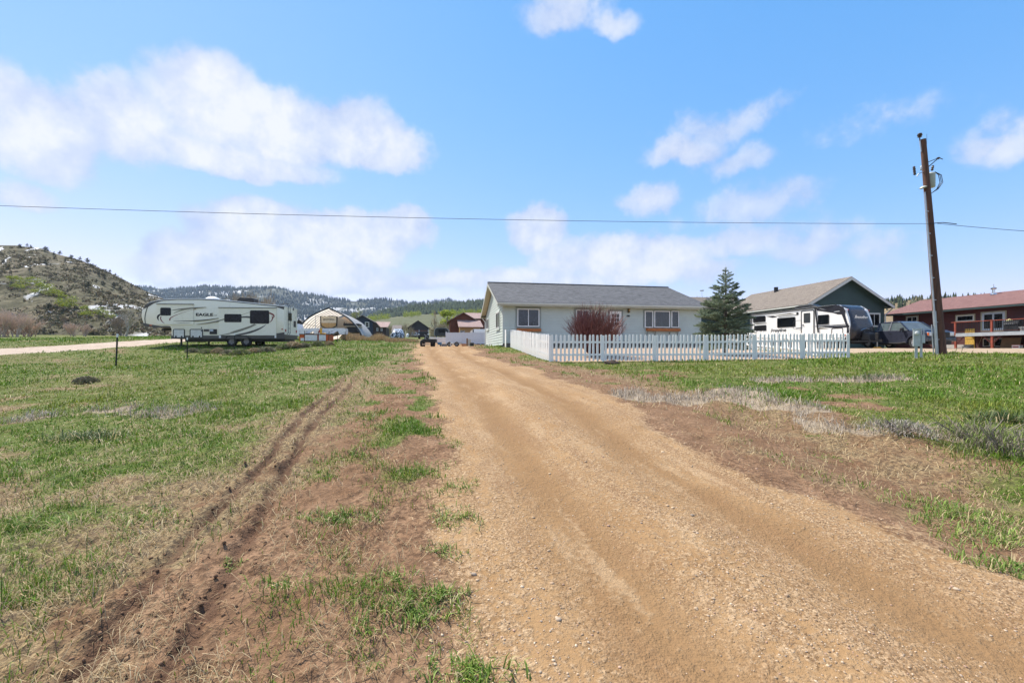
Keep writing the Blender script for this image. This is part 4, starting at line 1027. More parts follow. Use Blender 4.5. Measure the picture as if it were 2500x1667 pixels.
# undercarriage
w1, w2 = E(1300, 820), E(1492, 820)
for yy_ in (.10, EW-.34):
    for wc in (w1, w2): wheel(fw, (wc[0], yy_+.12, .37), (0, -1, 0) if yy_ < 1 else (0, 1, 0), .375, .24)
MB().prism([E(1230, 787), E(1245, 750), E(1270, 735), E(1490, 735), E(1530, 750), E(1570, 787), E(1545, 787), E(1500, 752), E(1265, 752), E(1250, 787)], EP, -.30, .03).build('fender', M_BLACK, fw)
MB().box(E(700, 0)[0], .3, .38, rx-.1, EW-.3, zb_+.05).build('chassis', M_DARKMET, fw)
p0, p1 = E(665, 790), E(825, 826); MB().box(p0[0], .35, p1[1], p1[0], 1.4, p0[1]+.1).build('underbelly_box', M_BLACK, fw)
for q, y in ((610, .35), (793, EW-.4)):
    p0 = E(q, 800); MB().box(p0[0]-.05, y, .03, p0[0]+.05, y+.1, zb_+.1).build('landing_leg', M_DARKMET, fw)
    MB().box(p0[0]-.12, y-.07, 0.0, p0[0]+.12, y+.17, .03).build('leg_foot', M_DARKMET, fw)
MB().prism([E(250, 672), E(330, 632), E(480, 628), E(440, 664), E(300, 678)], EP, -1.5, -.95).build('pin_box', M_DARKMET, fw)
MB().tube([V((E(285, 680)[0], 1.22, E(285, 675)[1])), V((E(285, 680)[0], 1.22, E(285, 700)[1]))], .05, 8).build('king_pin', M_DARKMET, fw)

# ================================================================ travel trailer behind the fence
IA = rad(17.7)
IX, IY = at(2073, 31.7), 31.7
IZ = 1.8
tt = thing('travel_trailer', 'white travel trailer with black front cap and Imagine lettering beside the pickup', 'trailer', (IX, IY, IZ), IA)
IDX, IDY = -math.sin(IA), math.cos(IA)
def I(zx, zy):
    px, py = 1780+zx*.17007, 640+zy*.17007
    t, z = hit(px, py, IX, IY, IDX, IDY); return (t, z-IZ)
M_IWH = mat('white_gelcoat', (.86, .85, .83), .25, var=.02)
M_ICAP = mat('graphite_gelcoat', (.028, .027, .034), .22, var=.1)
IP = ((0, 0, 0), (0, 1, 0), (0, 0, 1), (-1, 0, 0))
IW = 2.44; BZ = .62; TZ = 3.28; IL = 8.75
tilt = .012
top_z = lambda t: TZ-t*tilt
sidep = [(.10, BZ), (IL, BZ-.05), (IL, top_z(IL)-.12), (IL-.12, top_z(IL)), (4, top_z(4)), (1.2, TZ), (.75, TZ-.02), (.30, TZ-.35), (.08, TZ-1.0), (-.05, TZ-1.55), (-.06, 1.2), (.02, .85)]
MB().prism(sidep, IP, -IW, 0).build('body', M_IWH, tt)
MB().prism([(1.0, TZ), (IL, top_z(IL)), (IL, top_z(IL)+.05), (1.0, TZ+.05)], IP, -IW+.05, -.03).build('roof', M_EWH, tt)
MB().prism([(1.1, TZ-.06), (IL, top_z(IL)-.07), (IL, top_z(IL)+.03), (1.1, TZ+.03)], IP, -.02, .05).build('awning_roll', M_BLACK, tt)
# moulded front cap: rings across the width with rounded corners
capc = [(1.15, TZ+.012), (.72, TZ-.0), (.40, TZ-.18), (.18, TZ-.55), (.02, TZ-1.0), (-.16, TZ-1.42), (-.30, TZ-1.75), (-.34, TZ-2.05), (-.28, 1.0), (-.15, .75), (.1, BZ-.02)]
rings = []
for (t, z) in capc:
    row = []
    k = 13
    for i in range(k):
        f = i/(k-1); e = max(0, (abs(f-.5)*2-.72)/.28); row.append((-.012+f*(IW+.024), t+e*e*.28*(1 if t < .9 else .1), z-(.03*e*e if t < .9 else 0)))
    rings.append(row)
vs = [p for r in rings for p in r]; n = 13; fs = [(i*n+k, i*n+k+1, (i+1)*n+k+1, (i+1)*n+k) for i in range(len(rings)-1) for k in range(n-1)]
cap = MB().add(vs, fs).build('front_cap', M_ICAP, tt, smooth=60)
sd = cap.modifiers.new('solid', 'SOLIDIFY'); sd.thickness = .02; sd.offset = -1
for xs in (-.016, IW+.016):       # cap flanks over the side walls
    fl = [(1.15, TZ+.0), (.72, TZ-.02), (.40, TZ-.2), (.25, TZ-.5), (.3, TZ-.75), (.18, TZ-1.2), (.06, TZ-1.6), (.0, 1.25), (.06, .9), (.2, BZ), (.34, BZ), (.16, 1.0), (.14, 1.5), (.34, TZ-1.2), (.52, TZ-.72), (.62, TZ-.5), (1.1, TZ-.2), (2.3, TZ-.12), (2.3, TZ-.03)]
    MB().prism(fl, ((xs, 0, 0), (0, 1, 0), (0, 0, 1), (-1 if xs < 0 else 1, 0, 0)), -.01, .012).build('cap_flank', M_ICAP, tt)
text_mesh('Imagine', .42, .006, mat('white_decal', (.85, .85, .85), .4), cap, basis((IW/2, -.005-.02, TZ-.98), (1, 0, 0), (0, -.42, 1)), 'lettering', 1.05, .1, .012)
arc = MB(); arc.tube([(IW/2-.6+1.2*i/12, -.345-.03, TZ-1.98+.16*math.sin(math.pi*i/12)) for i in range(13)], .016, 5); arc.build('cap_trim', M_CHROME, cap)
for x in (.12, IW-.12): MB().lathe([(0, .04), (.02, .05), (.05, .02)], (x, .16, TZ-.42), (0, -1, .5), 8).build('marker_light', mat('red_lens', (.35, .02, .02)), cap)
def ipan(name, a, b_, m, t0, t1, r=.07, parent=None):
    p0, p1 = I(*a), I(*b_); return MB().prism(rrect(p0[0], p0[1], p1[0], p1[1], r), IP, t0, t1).build(name, m, parent or tt)
for (a, b_) in (((347, 783), (523, 855)), ((362, 912), (535, 983)), ((693, 805), (952, 925)), ((1277, 762), (1435, 890))):
    pa, pb = I(*a), I(*b_)
    ta, tb = pa[0], pb[0]; zc = (pa[1]+pb[1])/2+.0; hh = abs(pa[1]-pb[1])/2
    wo = MB().prism(rrect(ta, zc-hh, tb, zc+hh, .08), IP, -.01, .03).build('window', M_BLACK, tt)
    MB().prism(rrect(ta-.05, zc-hh+.05, tb+.05, zc+hh-.05, .05), IP, .02, .036).build('pane', M_GLASS, wo)
pa, pb = I(1035, 690), I(1225, 690); zt_ = I(1130, 690)[1]
do = MB().ring(rrect(pa[0], .72, pb[0], zt_, .12), rrect(pa[0]-.06, .78, pb[0]+.06, zt_-.06, .08), IP, -.01, .04).build('entry_door', M_BLACK, tt)
MB().prism(rrect(pa[0]-.06, .78, pb[0]+.06, zt_-.06, .08), IP, -.01, .025).build('door_panel', M_IWH, do)
pa, pb = I(1075, 735), I(1168, 868); wo = MB().prism(rrect(pa[0], pb[1], pb[0], pa[1], .05), IP, .02, .036).build('door_window', mat('tinted_glass', (.05, .055, .06), .1), do)
pa = I(1068, 905); MB().lathe([(0, .05), (.05, .05), (.06, .02)], (-.025, pa[0], pa[1]), (-1, 0, 0), 8).build('door_handle', M_BLACK, do)
p1, p2 = I(960, 860), I(1040, 970); MB().tube([(-.02, I(1040, 840)[0], I(1040, 835)[1]), (-.22, I(1005, 840)[0], I(1005, 840)[1]), (-.3, p1[0], p1[1]), (-.3, I(962, 950)[0], I(962, 955)[1]), (-.02, p2[0], p2[1])], .014, 6).build('grab_handle', M_BLACK, tt)
for q in (1240,):
    pa, pb = I(q, 640), I(q+45, 1010); MB().bar((-.06, pa[0], TZ-.05), (-.05, pb[0], pb[1]), .06, .07, (1, 0, 0)).build('awning_arm', M_BLACK, tt)
pa = I(300, 760); MB().bar((-.05, IL-.12, top_z(IL)-.1), (-.05, IL-.1, 1.1), .05, .06, (1, 0, 0)).build('awning_arm', M_BLACK, tt)
def istripe(pts, m, t=.014, nm='stripe'): MB().prism([I(*p) for p in pts], IP, -.01, t).build(nm, m, tt)
istripe([(530, 775), (640, 768), (690, 785), (620, 797)], M_ICAP); istripe([(660, 765), (880, 733), (935, 742), (700, 770)], M_TAUPE); istripe([(700, 785), (990, 752), (985, 760), (720, 790)], M_BLACK)
istripe([(1250, 660), (1480, 705), (1600, 745), (1480, 725), (1260, 695)], M_ICAP); istripe([(1300, 640), (1540, 608), (1625, 690), (1480, 712), (1290, 655)], M_ICAP); istripe([(1480, 722), (1650, 700), (1665, 750), (1560, 748)], M_ICAP)
istripe([(1240, 918), (1715, 885), (1715, 893), (1240, 926)], M_BLACK); istripe([(1300, 925), (1725, 905), (1725, 930), (1560, 946), (1440, 940)], M_ICAP); istripe([(1270, 962), (1300, 935), (1430, 952)], M_TAUPE)
istripe([(960, 945), (1220, 925), (1220, 932), (960, 952)], M_BLACK); istripe([(1080, 950), (1150, 945), (1225, 970), (1060, 968)], M_TAUPE); istripe([(340, 878), (540, 872), (535, 880), (400, 892)], M_TAUPE)
pa = I(705, 978); text_mesh('Imagine', .42, .006, M_BLACK, tt, basis((-.008, pa[0], pa[1]), (0, -1, 0), (0, 0, 1)), 'lettering', 1.15, .25, .004)
pa, pb = I(1470, 948), I(1635, 948); MB().ring(rrect(pa[0], .75, pb[0], pa[1], .1), rrect(pa[0]-.035, .79, pb[0]+.035, pa[1]-.04, .08), IP, -.01, .016).build('baggage_door', M_BLACK, tt)
pa = I(982, 735); MB().lathe([(0, .1), (.03, .1), (.04, .06)], (0, pa[0], pa[1]), (-1, 0, 0), 12).build('speaker', M_BLACK, tt)
pa = I(1663, 1028); MB().box(-.03, pa[0]-.08, .95, .0, pa[0]+.05, 1.02).build('marker_light', mat('amber_lens', (.6, .12, .02)), tt)
pa = I(1000, 640)[0]
MB().loft([[(x, pa+y, z) for (y, z) in ((-1.0, TZ+.0), (1.0, TZ+.0), (1.0, TZ+.28), (.6, TZ+.36), (-.4, TZ+.38), (-1.0, TZ+.12))] for x in (.75, 1.5)]).build('air_conditioner', M_BLACK, tt, bevel=.04)
MB().box(.9, 2.3, TZ, 1.35, 2.8, TZ+.13).build('roof_vent', M_ECH, tt, bevel=.02)
MB().box(.25, .15, BZ-.25, IW-.25, IL-.1, BZ+.0).build('chassis', M_DARKMET, tt)
for x in (.14, IW-.14):
    for y in (3.9, 4.8): wheel(tt, (x, y, .35), (-1, 0, 0) if x < 1 else (1, 0, 0), .35, .22)
for y in (.9, 7.9): MB().box(.35, y, 0.0, .43, y+.08, BZ-.1).build('stabiliser_jack', M_DARKMET, tt)
# tongue, gas cover, jack
cx = IW/2
for s_ in (-1, 1): MB().bar((cx+s_*.85, .3, BZ-.1), (cx+s_*.06, -1.25, BZ-.1), .09, .13).build('tongue_rail', M_DARKMET, tt)
MB().loft([[(cx-.42, -.32-.0, BZ), (cx+.42, -.32, BZ), (cx+.36, -.85, BZ), (cx-.36, -.85, BZ)], [(cx-.40, -.34, BZ+.45), (cx+.40, -.34, BZ+.45), (cx+.33, -.78, BZ+.42), (cx-.33, -.78, BZ+.42)], [(cx-.3, -.38, BZ+.58), (cx+.3, -.38, BZ+.58), (cx+.25, -.7, BZ+.56), (cx-.25, -.7, BZ+.56)]]).build('gas_bottle_cover', M_BLACK, tt, bevel=.02)
MB().tube([(cx, -1.1, .10), (cx, -1.1, BZ-.05)], .03, 8).build('jack_post', M_STEEL, tt); MB().box(cx-.08, -1.2, BZ-.05, cx+.08, -1.0, BZ+.5).build('jack_head', M_BLACK, tt, bevel=.02)
MB().box(cx-.06, -1.42, BZ-.17, cx+.06, -1.22, BZ+.02).build('coupler', M_DARKMET, tt)
jb = tt.matrix_basis @ V((cx, -1.1, 0))
jw = V((IX+math.cos(IA)*cx-math.sin(IA)*-1.1, IY+math.sin(IA)*cx+math.cos(IA)*-1.1))
jo = MB().box(-.18, -.18, 0, .18, .18, .05); jo.box(-.13, -.13, .05, .13, .13, .1)
yb = jo.build('jack_block', mat('yellow_plastic', (.72, .36, .02), .5), None); yb.location = (jw.x, jw.y, IZ); tag(yb, 'yellow plastic block under the tongue jack of the travel trailer', 'block')

# ================================================================ pickup truck
TX, TY = 27.55, 29.5
pk = thing('pickup_truck', 'dark navy pickup truck with its nose behind the utility pole', 'pickup truck', (TX, TY, 1.8), rad(2))
M_NAVY = mat('navy_paint', (.045, .05, .075), .2, .3, var=.1)
M_TGL = glass_mat('truck_glass', (.09, .115, .12), .04)
TW = 2.0; FWY, RWY = 0.0, 3.68; wr = .405
def arch(c, r, n=9): return [(c-r*math.cos(math.pi*i/n), .34+r*math.sin(math.pi*i/n)*1.06) for i in range(n+1)]
body = [(-.86, .48), (-.48, .40)]+arch(FWY, .48)+[(.5, .36), (3.18, .36)]+arch(RWY, .48)+[(4.2, .45), (4.92, .55), (4.93, 1.33), (3.0, 1.33), (2.92, 1.30), (.62, 1.24), (.5, 1.22), (-.3, 1.17), (-.75, 1.12), (-.88, 1.02), (-.92, .75)]
TPL = ((0, 0, 0), (0, 1, 0), (0, 0, 1), (1, 0, 0))
bi = lambda pts, k: [(y, z) for y, z in pts]
nb = len(body)
def tring(x, k): # k: squeeze nearer the flank
    cyv, czv = 2.0, .85
    return [(x, cyv+(y-cyv)*(1-.012*k), czv+(z-czv)*(1-.05*k)) for y, z in body]
MB().loft([tring(0.0, 1.0), tring(.05, .25), tring(.18, 0), tring(TW-.18, 0), tring(TW-.05, .25), tring(TW, 1.0)]).build('body', M_NAVY, pk, smooth=35)
MB().add([(.10, .45, 1.23), (TW-.10, .45, 1.23), (TW-.16, -.72, 1.16), (.16, -.72, 1.16), (.22, .5, 1.30), (TW-.22, .5, 1.30), (TW-.3, -.6, 1.21), (.3, -.6, 1.21)], [(0, 1, 2, 3), (4, 5, 6, 7), (0, 1, 5, 4), (1, 2, 6, 5), (2, 3, 7, 6), (3, 0, 4, 7)]).build('hood', M_NAVY, pk, bevel=.05)
# cab: roof, pillars, glass
cb = [(.42, 1.24), (1.18, 1.86), (1.5, 1.94), (2.5, 1.95), (2.78, 1.88), (3.0, 1.30)]
def cabx(z): return .06+max(0, (z-1.24))*.26
L0 = [(cabx(z), y, z) for y, z in cb]; L1 = [(TW-cabx(z), y, z) for y, z in cb]
MB().loft([[(x+.02, y, z-.01) for x, y, z in L0], [(x-.02, y, z-.01) for x, y, z in L1]]).build('cab_interior', M_TGL, pk)
MB().loft([[L0[i] for i in (1, 2, 3, 4)]+[(L0[4][0]+.02, 2.80, 1.82), (L0[1][0]+.02, 1.14, 1.80)], [L1[i] for i in (1, 2, 3, 4)]+[(L1[4][0]-.02, 2.80, 1.82), (L1[1][0]-.02, 1.14, 1.80)]]).build('roof', M_NAVY, pk, bevel=.03)
M_GREYP = mat('grey_pillar', (.22, .23, .26), .3, .4)
for sx_, ss_ in ((0, 1), (1, -1)):
    X = (lambda z, o=0: (cabx(z)-.012+o)) if sx_ == 0 else (lambda z, o=0: TW-cabx(z)+.012-o)
    MB().bar((X(1.26), .42, 1.25), (X(1.86), 1.17, 1.87), .05, .09, (1, 0, 0)).build('windscreen_pillar', M_NAVY, pk)
    for (y0, y1, m) in ((1.86, 1.99, M_GREYP), (2.82, 3.0, M_NAVY)):
        MB().add([(X(1.26), y0, 1.26), (X(1.26), y1, 1.26), (X(1.90), y1-.08, 1.90), (X(1.90), y0-.03, 1.90), (X(1.26, .05), y0, 1.26), (X(1.26, .05), y1, 1.26), (X(1.90, .05), y1-.08, 1.90), (X(1.90, .05), y0-.03, 1.90)], [(0, 1, 2, 3), (7, 6, 5, 4), (0, 1, 5, 4), (1, 2, 6, 5), (2, 3, 7, 6), (3, 0, 4, 7)]).build('door_pillar', m, pk)
    MB().bar((X(1.25), .44, 1.25), (X(1.29), 3.0, 1.31), .03, .035, (1, 0, 0)).build('belt_trim', M_CHROME if False else M_GREYP, pk)
    xs = -.06 if sx_ == 0 else TW+.06
    mo = MB().box(min(xs, xs-.2*ss_), .62, 1.14, max(xs, xs-.2*ss_), .78, 1.44).build('mirror', M_BLACK, pk, bevel=.04)
    MB().box(min(xs-.22*ss_, xs-.19*ss_), .61, 1.17, max(xs-.22*ss_, xs-.19*ss_), .77, 1.23).build('mirror_lamp', M_CHROME, mo)
    MB().bar((xs, .7, 1.2), (xs+.12*ss_, .72, 1.2), .06, .06).build('mirror_arm', M_BLACK, mo)
    xf = -.012 if sx_ == 0 else TW+.012
    for y in (1.62, 2.62): MB().box(min(xf, xf+.02*ss_), y, 1.04, max(xf, xf+.02*ss_), y+.22, 1.09).build('door_handle', M_BLACK, pk)
    MB().tube([(xf, .55, .42), (xf-.05*ss_, 1.0, .36), (xf-.05*ss_, 2.8, .36), (xf, 3.15, .42)], .05, 8).build('running_board', M_BLACK, pk)
    for y in (FWY, RWY):
        fl = [(y-.60*math.cos(math.pi*i/10), .36+.60*math.sin(math.pi*i/10)) for i in range(11)]+[(y+.49*math.cos(math.pi*i/10), .36+.5*math.sin(math.pi*i/10)) for i in range(11)]
        MB().prism(fl, ((xf, 0, 0), (0, 1, 0), (0, 0, 1), (-ss_, 0, 0)), -.05, .035).build('wheel_flare', M_NAVY, pk)
        wheel(pk, (xf+ss_*.16, y, wr), (-ss_, 0, 0), wr, .27, mat('bright_rim', (.6, .6, .62), .3, .6))
    hx0, hx1 = (.06, .42) if sx_ == 0 else (TW-.42, TW-.06)
    hl = MB().box(hx0, -.93, .82, hx1, -.80, 1.06).build('headlight', mat('lamp_lens', (.62, .65, .68), .12, .3), pk, bevel=.02)
    ix = hx0-.005 if sx_ == 0 else hx1-.075
    MB().box(ix, -.945, .84, ix+.08, -.79, 1.03).build('turn_signal', mat('amber_lens', (.6, .12, .02)), hl)
MB().box(.44, -.95, .70, TW-.44, -.88, 1.07).build('grille', M_BLACK, pk, bevel=.02)
em = MB().lathe([(0, .105), (.012, .105), (.016, .09)], (0, 0, 0), (0, -1, 0), 18).build('badge', M_CHROME, pk); em.location = (TW/2, -.95, .90); em.scale = (1.25, 1, .5)
MB().loft([[(x, y, z) for (y, z) in ((-.98, .46), (-.80, .44), (-.80, .70), (-.98, .69))] for x in (.0, TW)]).build('front_bumper', mat('dark_chrome', (.10, .105, .12), .2, .7), pk, bevel=.04)
MB().box(TW/2-.16, -1.0, .50, TW/2+.16, -.982, .65).build('licence_plate', mat('plate_white', (.6, .62, .6), .4), pk)
MB().box(.3, -.9, .24, TW-.3, -.7, .46).build('air_dam', M_BLACK, pk)
MB().box(.35, -.4, .28, TW-.35, 4.6, .5).build('chassis', M_DARKMET, pk)
MB().box(.08, 3.05, 1.30, TW-.08, 4.9, 1.36).build('bed_cover', M_BLACK, pk)
MB().tube([(.5, .35, 1.29), (1.0, .28, 1.31), (1.5, .35, 1.29)], .012, 5).build('wiper', M_BLACK, pk)
# ================================================================ green house at the right
M_GREEN = mat('dark_green_siding', (.032, .062, .055), .6, var=.18, vscale=.8, bump=.1)
M_TANROOF = shingle_mat('tan_shingles', (.10, .08, .065), (.185, .155, .128), .145, .3)
M_OFFW = mat('offwhite_trim', (.55, .56, .53), .5, var=.05)
GHX, GHY = at(1972, 44.0), 44.0
gh = thing('green_house', 'dark green gabled house with tan shingle roof behind the white travel trailer', 'house', (GHX, GHY, 0), GA)
GW, GL, GE, GR = 10.6, 14.6, 6.45, 9.4
ws = .55
gsl = (GR-GE)/(GW/2)
wt = GE+ws*gsl-.12
w = MB()
def gg(z): return (ws, GW-ws) if z <= wt else (ws+(z-wt)/gsl, GW-ws-(z-wt)/gsl)
lap_wall(w, None, 2.0, wt+(GW/2-ws)*gsl-.08, .2, 'x', .6, -1, gg); w.prism([(ws, 1.6), (GW-ws, 1.6), (GW-ws, wt), (GW/2, wt+(GW/2-ws)*gsl-.05), (ws, wt)], ((0, .6, 0), (1, 0, 0), (0, 0, 1), (0, 1, 0)), .003, .15); w.build('gable_wall', M_GREEN, gh)
for x, s_ in ((ws, -1), (GW-ws, 1)):
    w = MB(); lap_wall(w, (.62, GL), 2.0, wt-.02, .2, 'y', x, s_); w.box(min(x, x-s_*.12)+.002, .76, 1.6, max(x, x-s_*.12)-.002, GL, wt-.02); w.build('side_wall', M_GREEN, gh)
MB().box(ws, GL-.15, 1.6, GW-ws, GL, wt).build('back_wall', M_GREEN, gh)
roof_slab(gh, (0, GL, GE), (0, 0, GE), (GW/2, GL, GR), (GW/2, 0, GR), .06, M_TANROOF, 'roof_slope')
roof_slab(gh, (GW, 0, GE), (GW, GL, GE), (GW/2, 0, GR), (GW/2, GL, GR), .06, M_TANROOF, 'roof_slope')
for (xa, xb) in ((0, GW/2), (GW, GW/2)):
    MB().prism([(xa, GE-.06), (xb, GR-.06), (xb, GR-.36), (xa, GE-.34)], ((0, 0, 0), (1, 0, 0), (0, 0, 1), (0, -1, 0)), 0, .04).build('barge_board', M_OFFW, gh)
    MB().add([(xa, .0, GE-.2), (xb, .0, GR-.2), (xb, .62, GR-.2), (xa, .62, GE-.2)], [(0, 1, 2, 3)]).build('rake_soffit', M_GREEN, gh)
    s_ = -1 if xa == 0 else 1
    MB().box(min(xa, xa+s_*.1), -.02, GE-.2, max(xa, xa+s_*.1), GL, GE-.07).build('gutter', M_OFFW, gh)
    MB().box(min(xa, ws if xa == 0 else GW-ws), .02, GE-.26, max(xa, ws if xa == 0 else GW-ws), GL, GE-.23).build('soffit', M_GREEN, gh)
GFP = ((0, .562, 0), (1, 0, 0), (0, 0, 1), (0, -1, 0))
def gf(px, py): return hit(px, py, GHX+GY[0]*.6, GHY+GY[1]*.6, *GX)
a, zt = gf(2120, 766); b_, zb = gf(2146, 780)
window_unit(gh, GFP, a, zb-.7, b_, zt, 2, M_OFFW, M_GLASS, M_OFFW, .1, .06)
a, _ = gf(2159, 760); MB().tube([(GW+.02, .1, GE-.2), (a+.5, .45, GE-.55), (a, .5, GE-.95), (a, .5, 2.0)], .06, 8).build('downspout', M_OFFW, gh)
a = (at(1877, 54)-GHX); 
MB().tube([(GW/2-.55, 9.6, 8.9), (GW/2-.55, 9.6, zat(702, 54.5))], .24, 12).build('stove_pipe', M_BLACK, gh, smooth=40)
# cross wing at the back left: its gable faces left
WX0 = -4.3; wy0, wy1 = GL-1.0, GL+8.2; wm = (wy0+wy1)/2; WR_, WE = 9.35, 7.25
roof_slab(gh, (WX0, wy0, WE), (GW/2, wy0, WE), (WX0, wm, WR_), (GW/2, wm, WR_), .06, M_TANROOF, 'roof_slope')
roof_slab(gh, (GW/2, wy1, WE), (WX0, wy1, WE), (GW/2, wm, WR_), (WX0, wm, WR_), .06, M_TANROOF, 'roof_slope')
MB().prism([(wy0+.5, 1.6), (wy1-.5, 1.6), (wy1-.5, WE+.1), (wm, WR_-.12), (wy0+.5, WE+.1)], ((WX0+.5, 0, 0), (0, 1, 0), (0, 0, 1), (1, 0, 0)), 0, .15).build('wing_gable_wall', M_GREEN, gh)
MB().box(WX0+.66, wy0+.5, 1.6, GW/2, wy0+.65, WE+.1).build('wing_wall', M_GREEN, gh)
for ya in (wy0, wy1): MB().prism([(ya, WE-.06), (wm, WR_-.06), (wm, WR_-.34), (ya, WE-.32)], ((WX0, 0, 0), (0, 1, 0), (0, 0, 1), (-1, 0, 0)), 0, .04).build('barge_board', M_OFFW, gh)
MB().lathe([(0, .02), (.9, .02), (.92, .28), (1.0, .3), (1.05, .1)], (.2, wm, WR_), (0, 0, 1), 10).build('vent_cowl', M_STEEL, gh)

# ================================================================ red house with deck
M_REDW = mat('oxblood_siding', (.075, .016, .012), .6, var=.2, vscale=1.0, bump=.1)
M_REDP = mat('red_stain', (.26, .055, .03), .6, var=.2, vscale=4)
M_REDROOF = shingle_mat('red_shingles', (.11, .048, .042), (.18, .092, .082), .145, .3)
M_TEAL = mat('dark_teal_trim', (.025, .05, .05), .5)
M_GREYP2 = mat('grey_deck_paint', (.33, .36, .39), .6, var=.1)
M_KHA = mat('khaki_trim', (.30, .27, .19), .6)
RHX, RHY = 43.7, 36.5
rh = thing('red_house', 'dark red house with reddish shingle roof and raised deck at the right edge', 'house', (RHX, RHY, 0), GA)
Y0, Y1, RE, RR, RW_ = -14.0, 11.4, 5.62, 7.3, 8.6
w = MB(); lap_wall(w, (Y0, Y1-.5), 1.7, 5.7, .17, 'y', 0, -1); w.box(.002, Y0, 1.5, .12, Y1-.5, 5.7); w.build('front_wall', M_REDW, rh)
w = MB(); w.prism([(0, 1.5), (RW_, 1.5), (RW_, 5.7), (RW_/2, RR-.15), (0, 5.7)], ((0, Y1-.5, 0), (1, 0, 0), (0, 0, 1), (0, 1, 0)), -.12, 0); w.build('end_wall', M_REDW, rh)
w = MB(); w.prism([(0, 1.5), (RW_, 1.5), (RW_, 5.7), (RW_/2, RR-.15), (0, 5.7)], ((0, Y0, 0), (1, 0, 0), (0, 0, 1), (0, 1, 0)), 0, .12); w.build('end_wall', M_REDW, rh)
MB().box(RW_-.12, Y0, 1.5, RW_, Y1-.5, 5.7).build('back_wall', M_REDW, rh)
roof_slab(rh, (-.85, Y1, RE), (-.85, Y0-.5, RE), (RW_/2, Y1, RR), (RW_/2, Y0-.5, RR), .07, M_REDROOF, 'roof_slope')
roof_slab(rh, (RW_+.85, Y0-.5, RE), (RW_+.85, Y1, RE), (RW_/2, Y0-.5, RR), (RW_/2, Y1, RR), .07, M_REDROOF, 'roof_slope')
MB().box(-.95, Y0-.5, RE-.2, -.86, Y1, RE-.06).build('gutter', M_TEAL, rh)
MB().box(-.86, Y0-.5, RE-.16, .0, Y1, RE-.13).build('soffit', M_REDW, rh)
RPL = ((-.038, 0, 0), (0, 1, 0), (0, 0, 1), (-1, 0, 0))
def rf(px, py, off=0.0): return hit(px, py, RHX-GX[0]*off, RHY-GX[1]*off, *GY)
def rwin(pa, ya, pb, yb, n, fr, tr=None, nm='window', fwid=.07):
    a, zt = rf(pa, ya); b_, zb = rf(pb, yb); zt2 = max(zt, rf(pb, ya)[1]) if False else (zt+rf(pb, ya)[1])/2; zb2 = (rf(pa, yb)[1]+zb)/2
    return window_unit(rh, RPL, a, zb2, b_, zt2, n, fr, M_GLASS, tr, .1, fwid, name=nm)
rwin(2336.6, 770, 2379, 784, 1, M_OFFW, M_KHA); rwin(2215, 773, 2241, 786, 2, M_OFFW, M_KHA)
rwin(2401, 826, 2419, 846, 1, M_OFFW, None); rwin(2428, 825.5, 2456, 846, 1, M_OFFW, None)
fd = rwin(2399, 762.5, 2455, 806, 2, mat('grey_door_frame', (.36, .39, .43), .5), M_KHA, 'french_doors', .16)
# deck
DZ = 3.22; DW = 2.6
def dk(px, py): return rf(px, py, DW)
y_a = dk(2320, 815)[0]; y_b = Y0
deck = MB().box(-DW, y_b, DZ-.05, -.02, y_a, DZ); dko = deck.build('deck', M_GREYP2, rh)
MB().box(-DW-.03, y_b, DZ-.30, -DW+.02, y_a, DZ-.055).build('fascia_board', M_GREYP2, dko)
MB().box(-DW+.03, y_a-.06, DZ-.30, -.02, y_a, DZ-.055).build('fascia_board', M_GREYP2, dko)
for px in (2331, 2420): 
    y = dk(px, 840)[0]; MB().box(-DW+.03, y-.07, 1.5, -DW+.17, y+.07, DZ-.30).build('deck_post', M_REDP, dko)
    MB().box(-DW+.0, y-.06, DZ, -DW+.12, y+.06, DZ+1.06).build('rail_post', M_REDP, dko)
    for s_ in (-1, 1): MB().bar((-DW+.1, y, DZ-1.0), (-DW+.1, y+s_*.6, DZ-.33), .06, .09, (1, 0, 0)).build('knee_brace', M_REDW, dko)
for k in range(3, 7):
    y = dk(2331, 840)[0]-k*2.3; MB().box(-DW+.0, y-.06, DZ, -DW+.12, y+.06, DZ+1.06).build('rail_post', M_REDP, dko); MB().box(-DW+.03, y-.07, 1.5, -DW+.17, y+.07, DZ-.30).build('deck_post', M_REDP, dko)
ya_ = dk(2322, 0)[0]
MB().box(-DW-.02, y_b, DZ+.98, -DW+.13, ya_, DZ+1.03).build('top_rail', M_REDP, dko)
MB().box(-DW+.03, y_b, DZ+.1, -DW+.07, ya_-.25, DZ+.14).build('bottom_rail', M_REDW, dko)
ny = int((ya_-.3-y_b)/.13)
for k in range(ny): 
    y = y_b+.07+k*.13; o_ = MB().box(-DW+.035, y-.011, DZ+.14, -DW+.06, y+.011, DZ+.98).build('baluster', M_BLACK, dko) if k > ny-75 else None
yw0 = rf(2358, 0)[0]; yw1 = rf(2381, 0)[0]
pd = MB().box(-.10, yw1, 1.86, -.04, yw0, 3.7); yd_ = pd.build('panel_door', mat('yellow_pine', (.50, .32, .06), .55, var=.2, stretch=(1, 6, 1), vscale=3), rh)
for z in (2.1, 2.75, 3.4): MB().box(-.125, yw1+.05, z, -.101, yw0-.05, z+.1).build('door_batten', mat('yellow_pine', (.50, .32, .06)), yd_)
st_ = MB()
sy0, sy1 = dk(2302, 0)[0], dk(2352, 0)[0]
for k in range(3): MB().box(-DW+.3+k*.3, sy1, 1.6, -DW+.6+k*.3, sy0+.6, 1.9+k*.15).build('step', mat('grey_step', (.36, .34, .31), .8), rh)
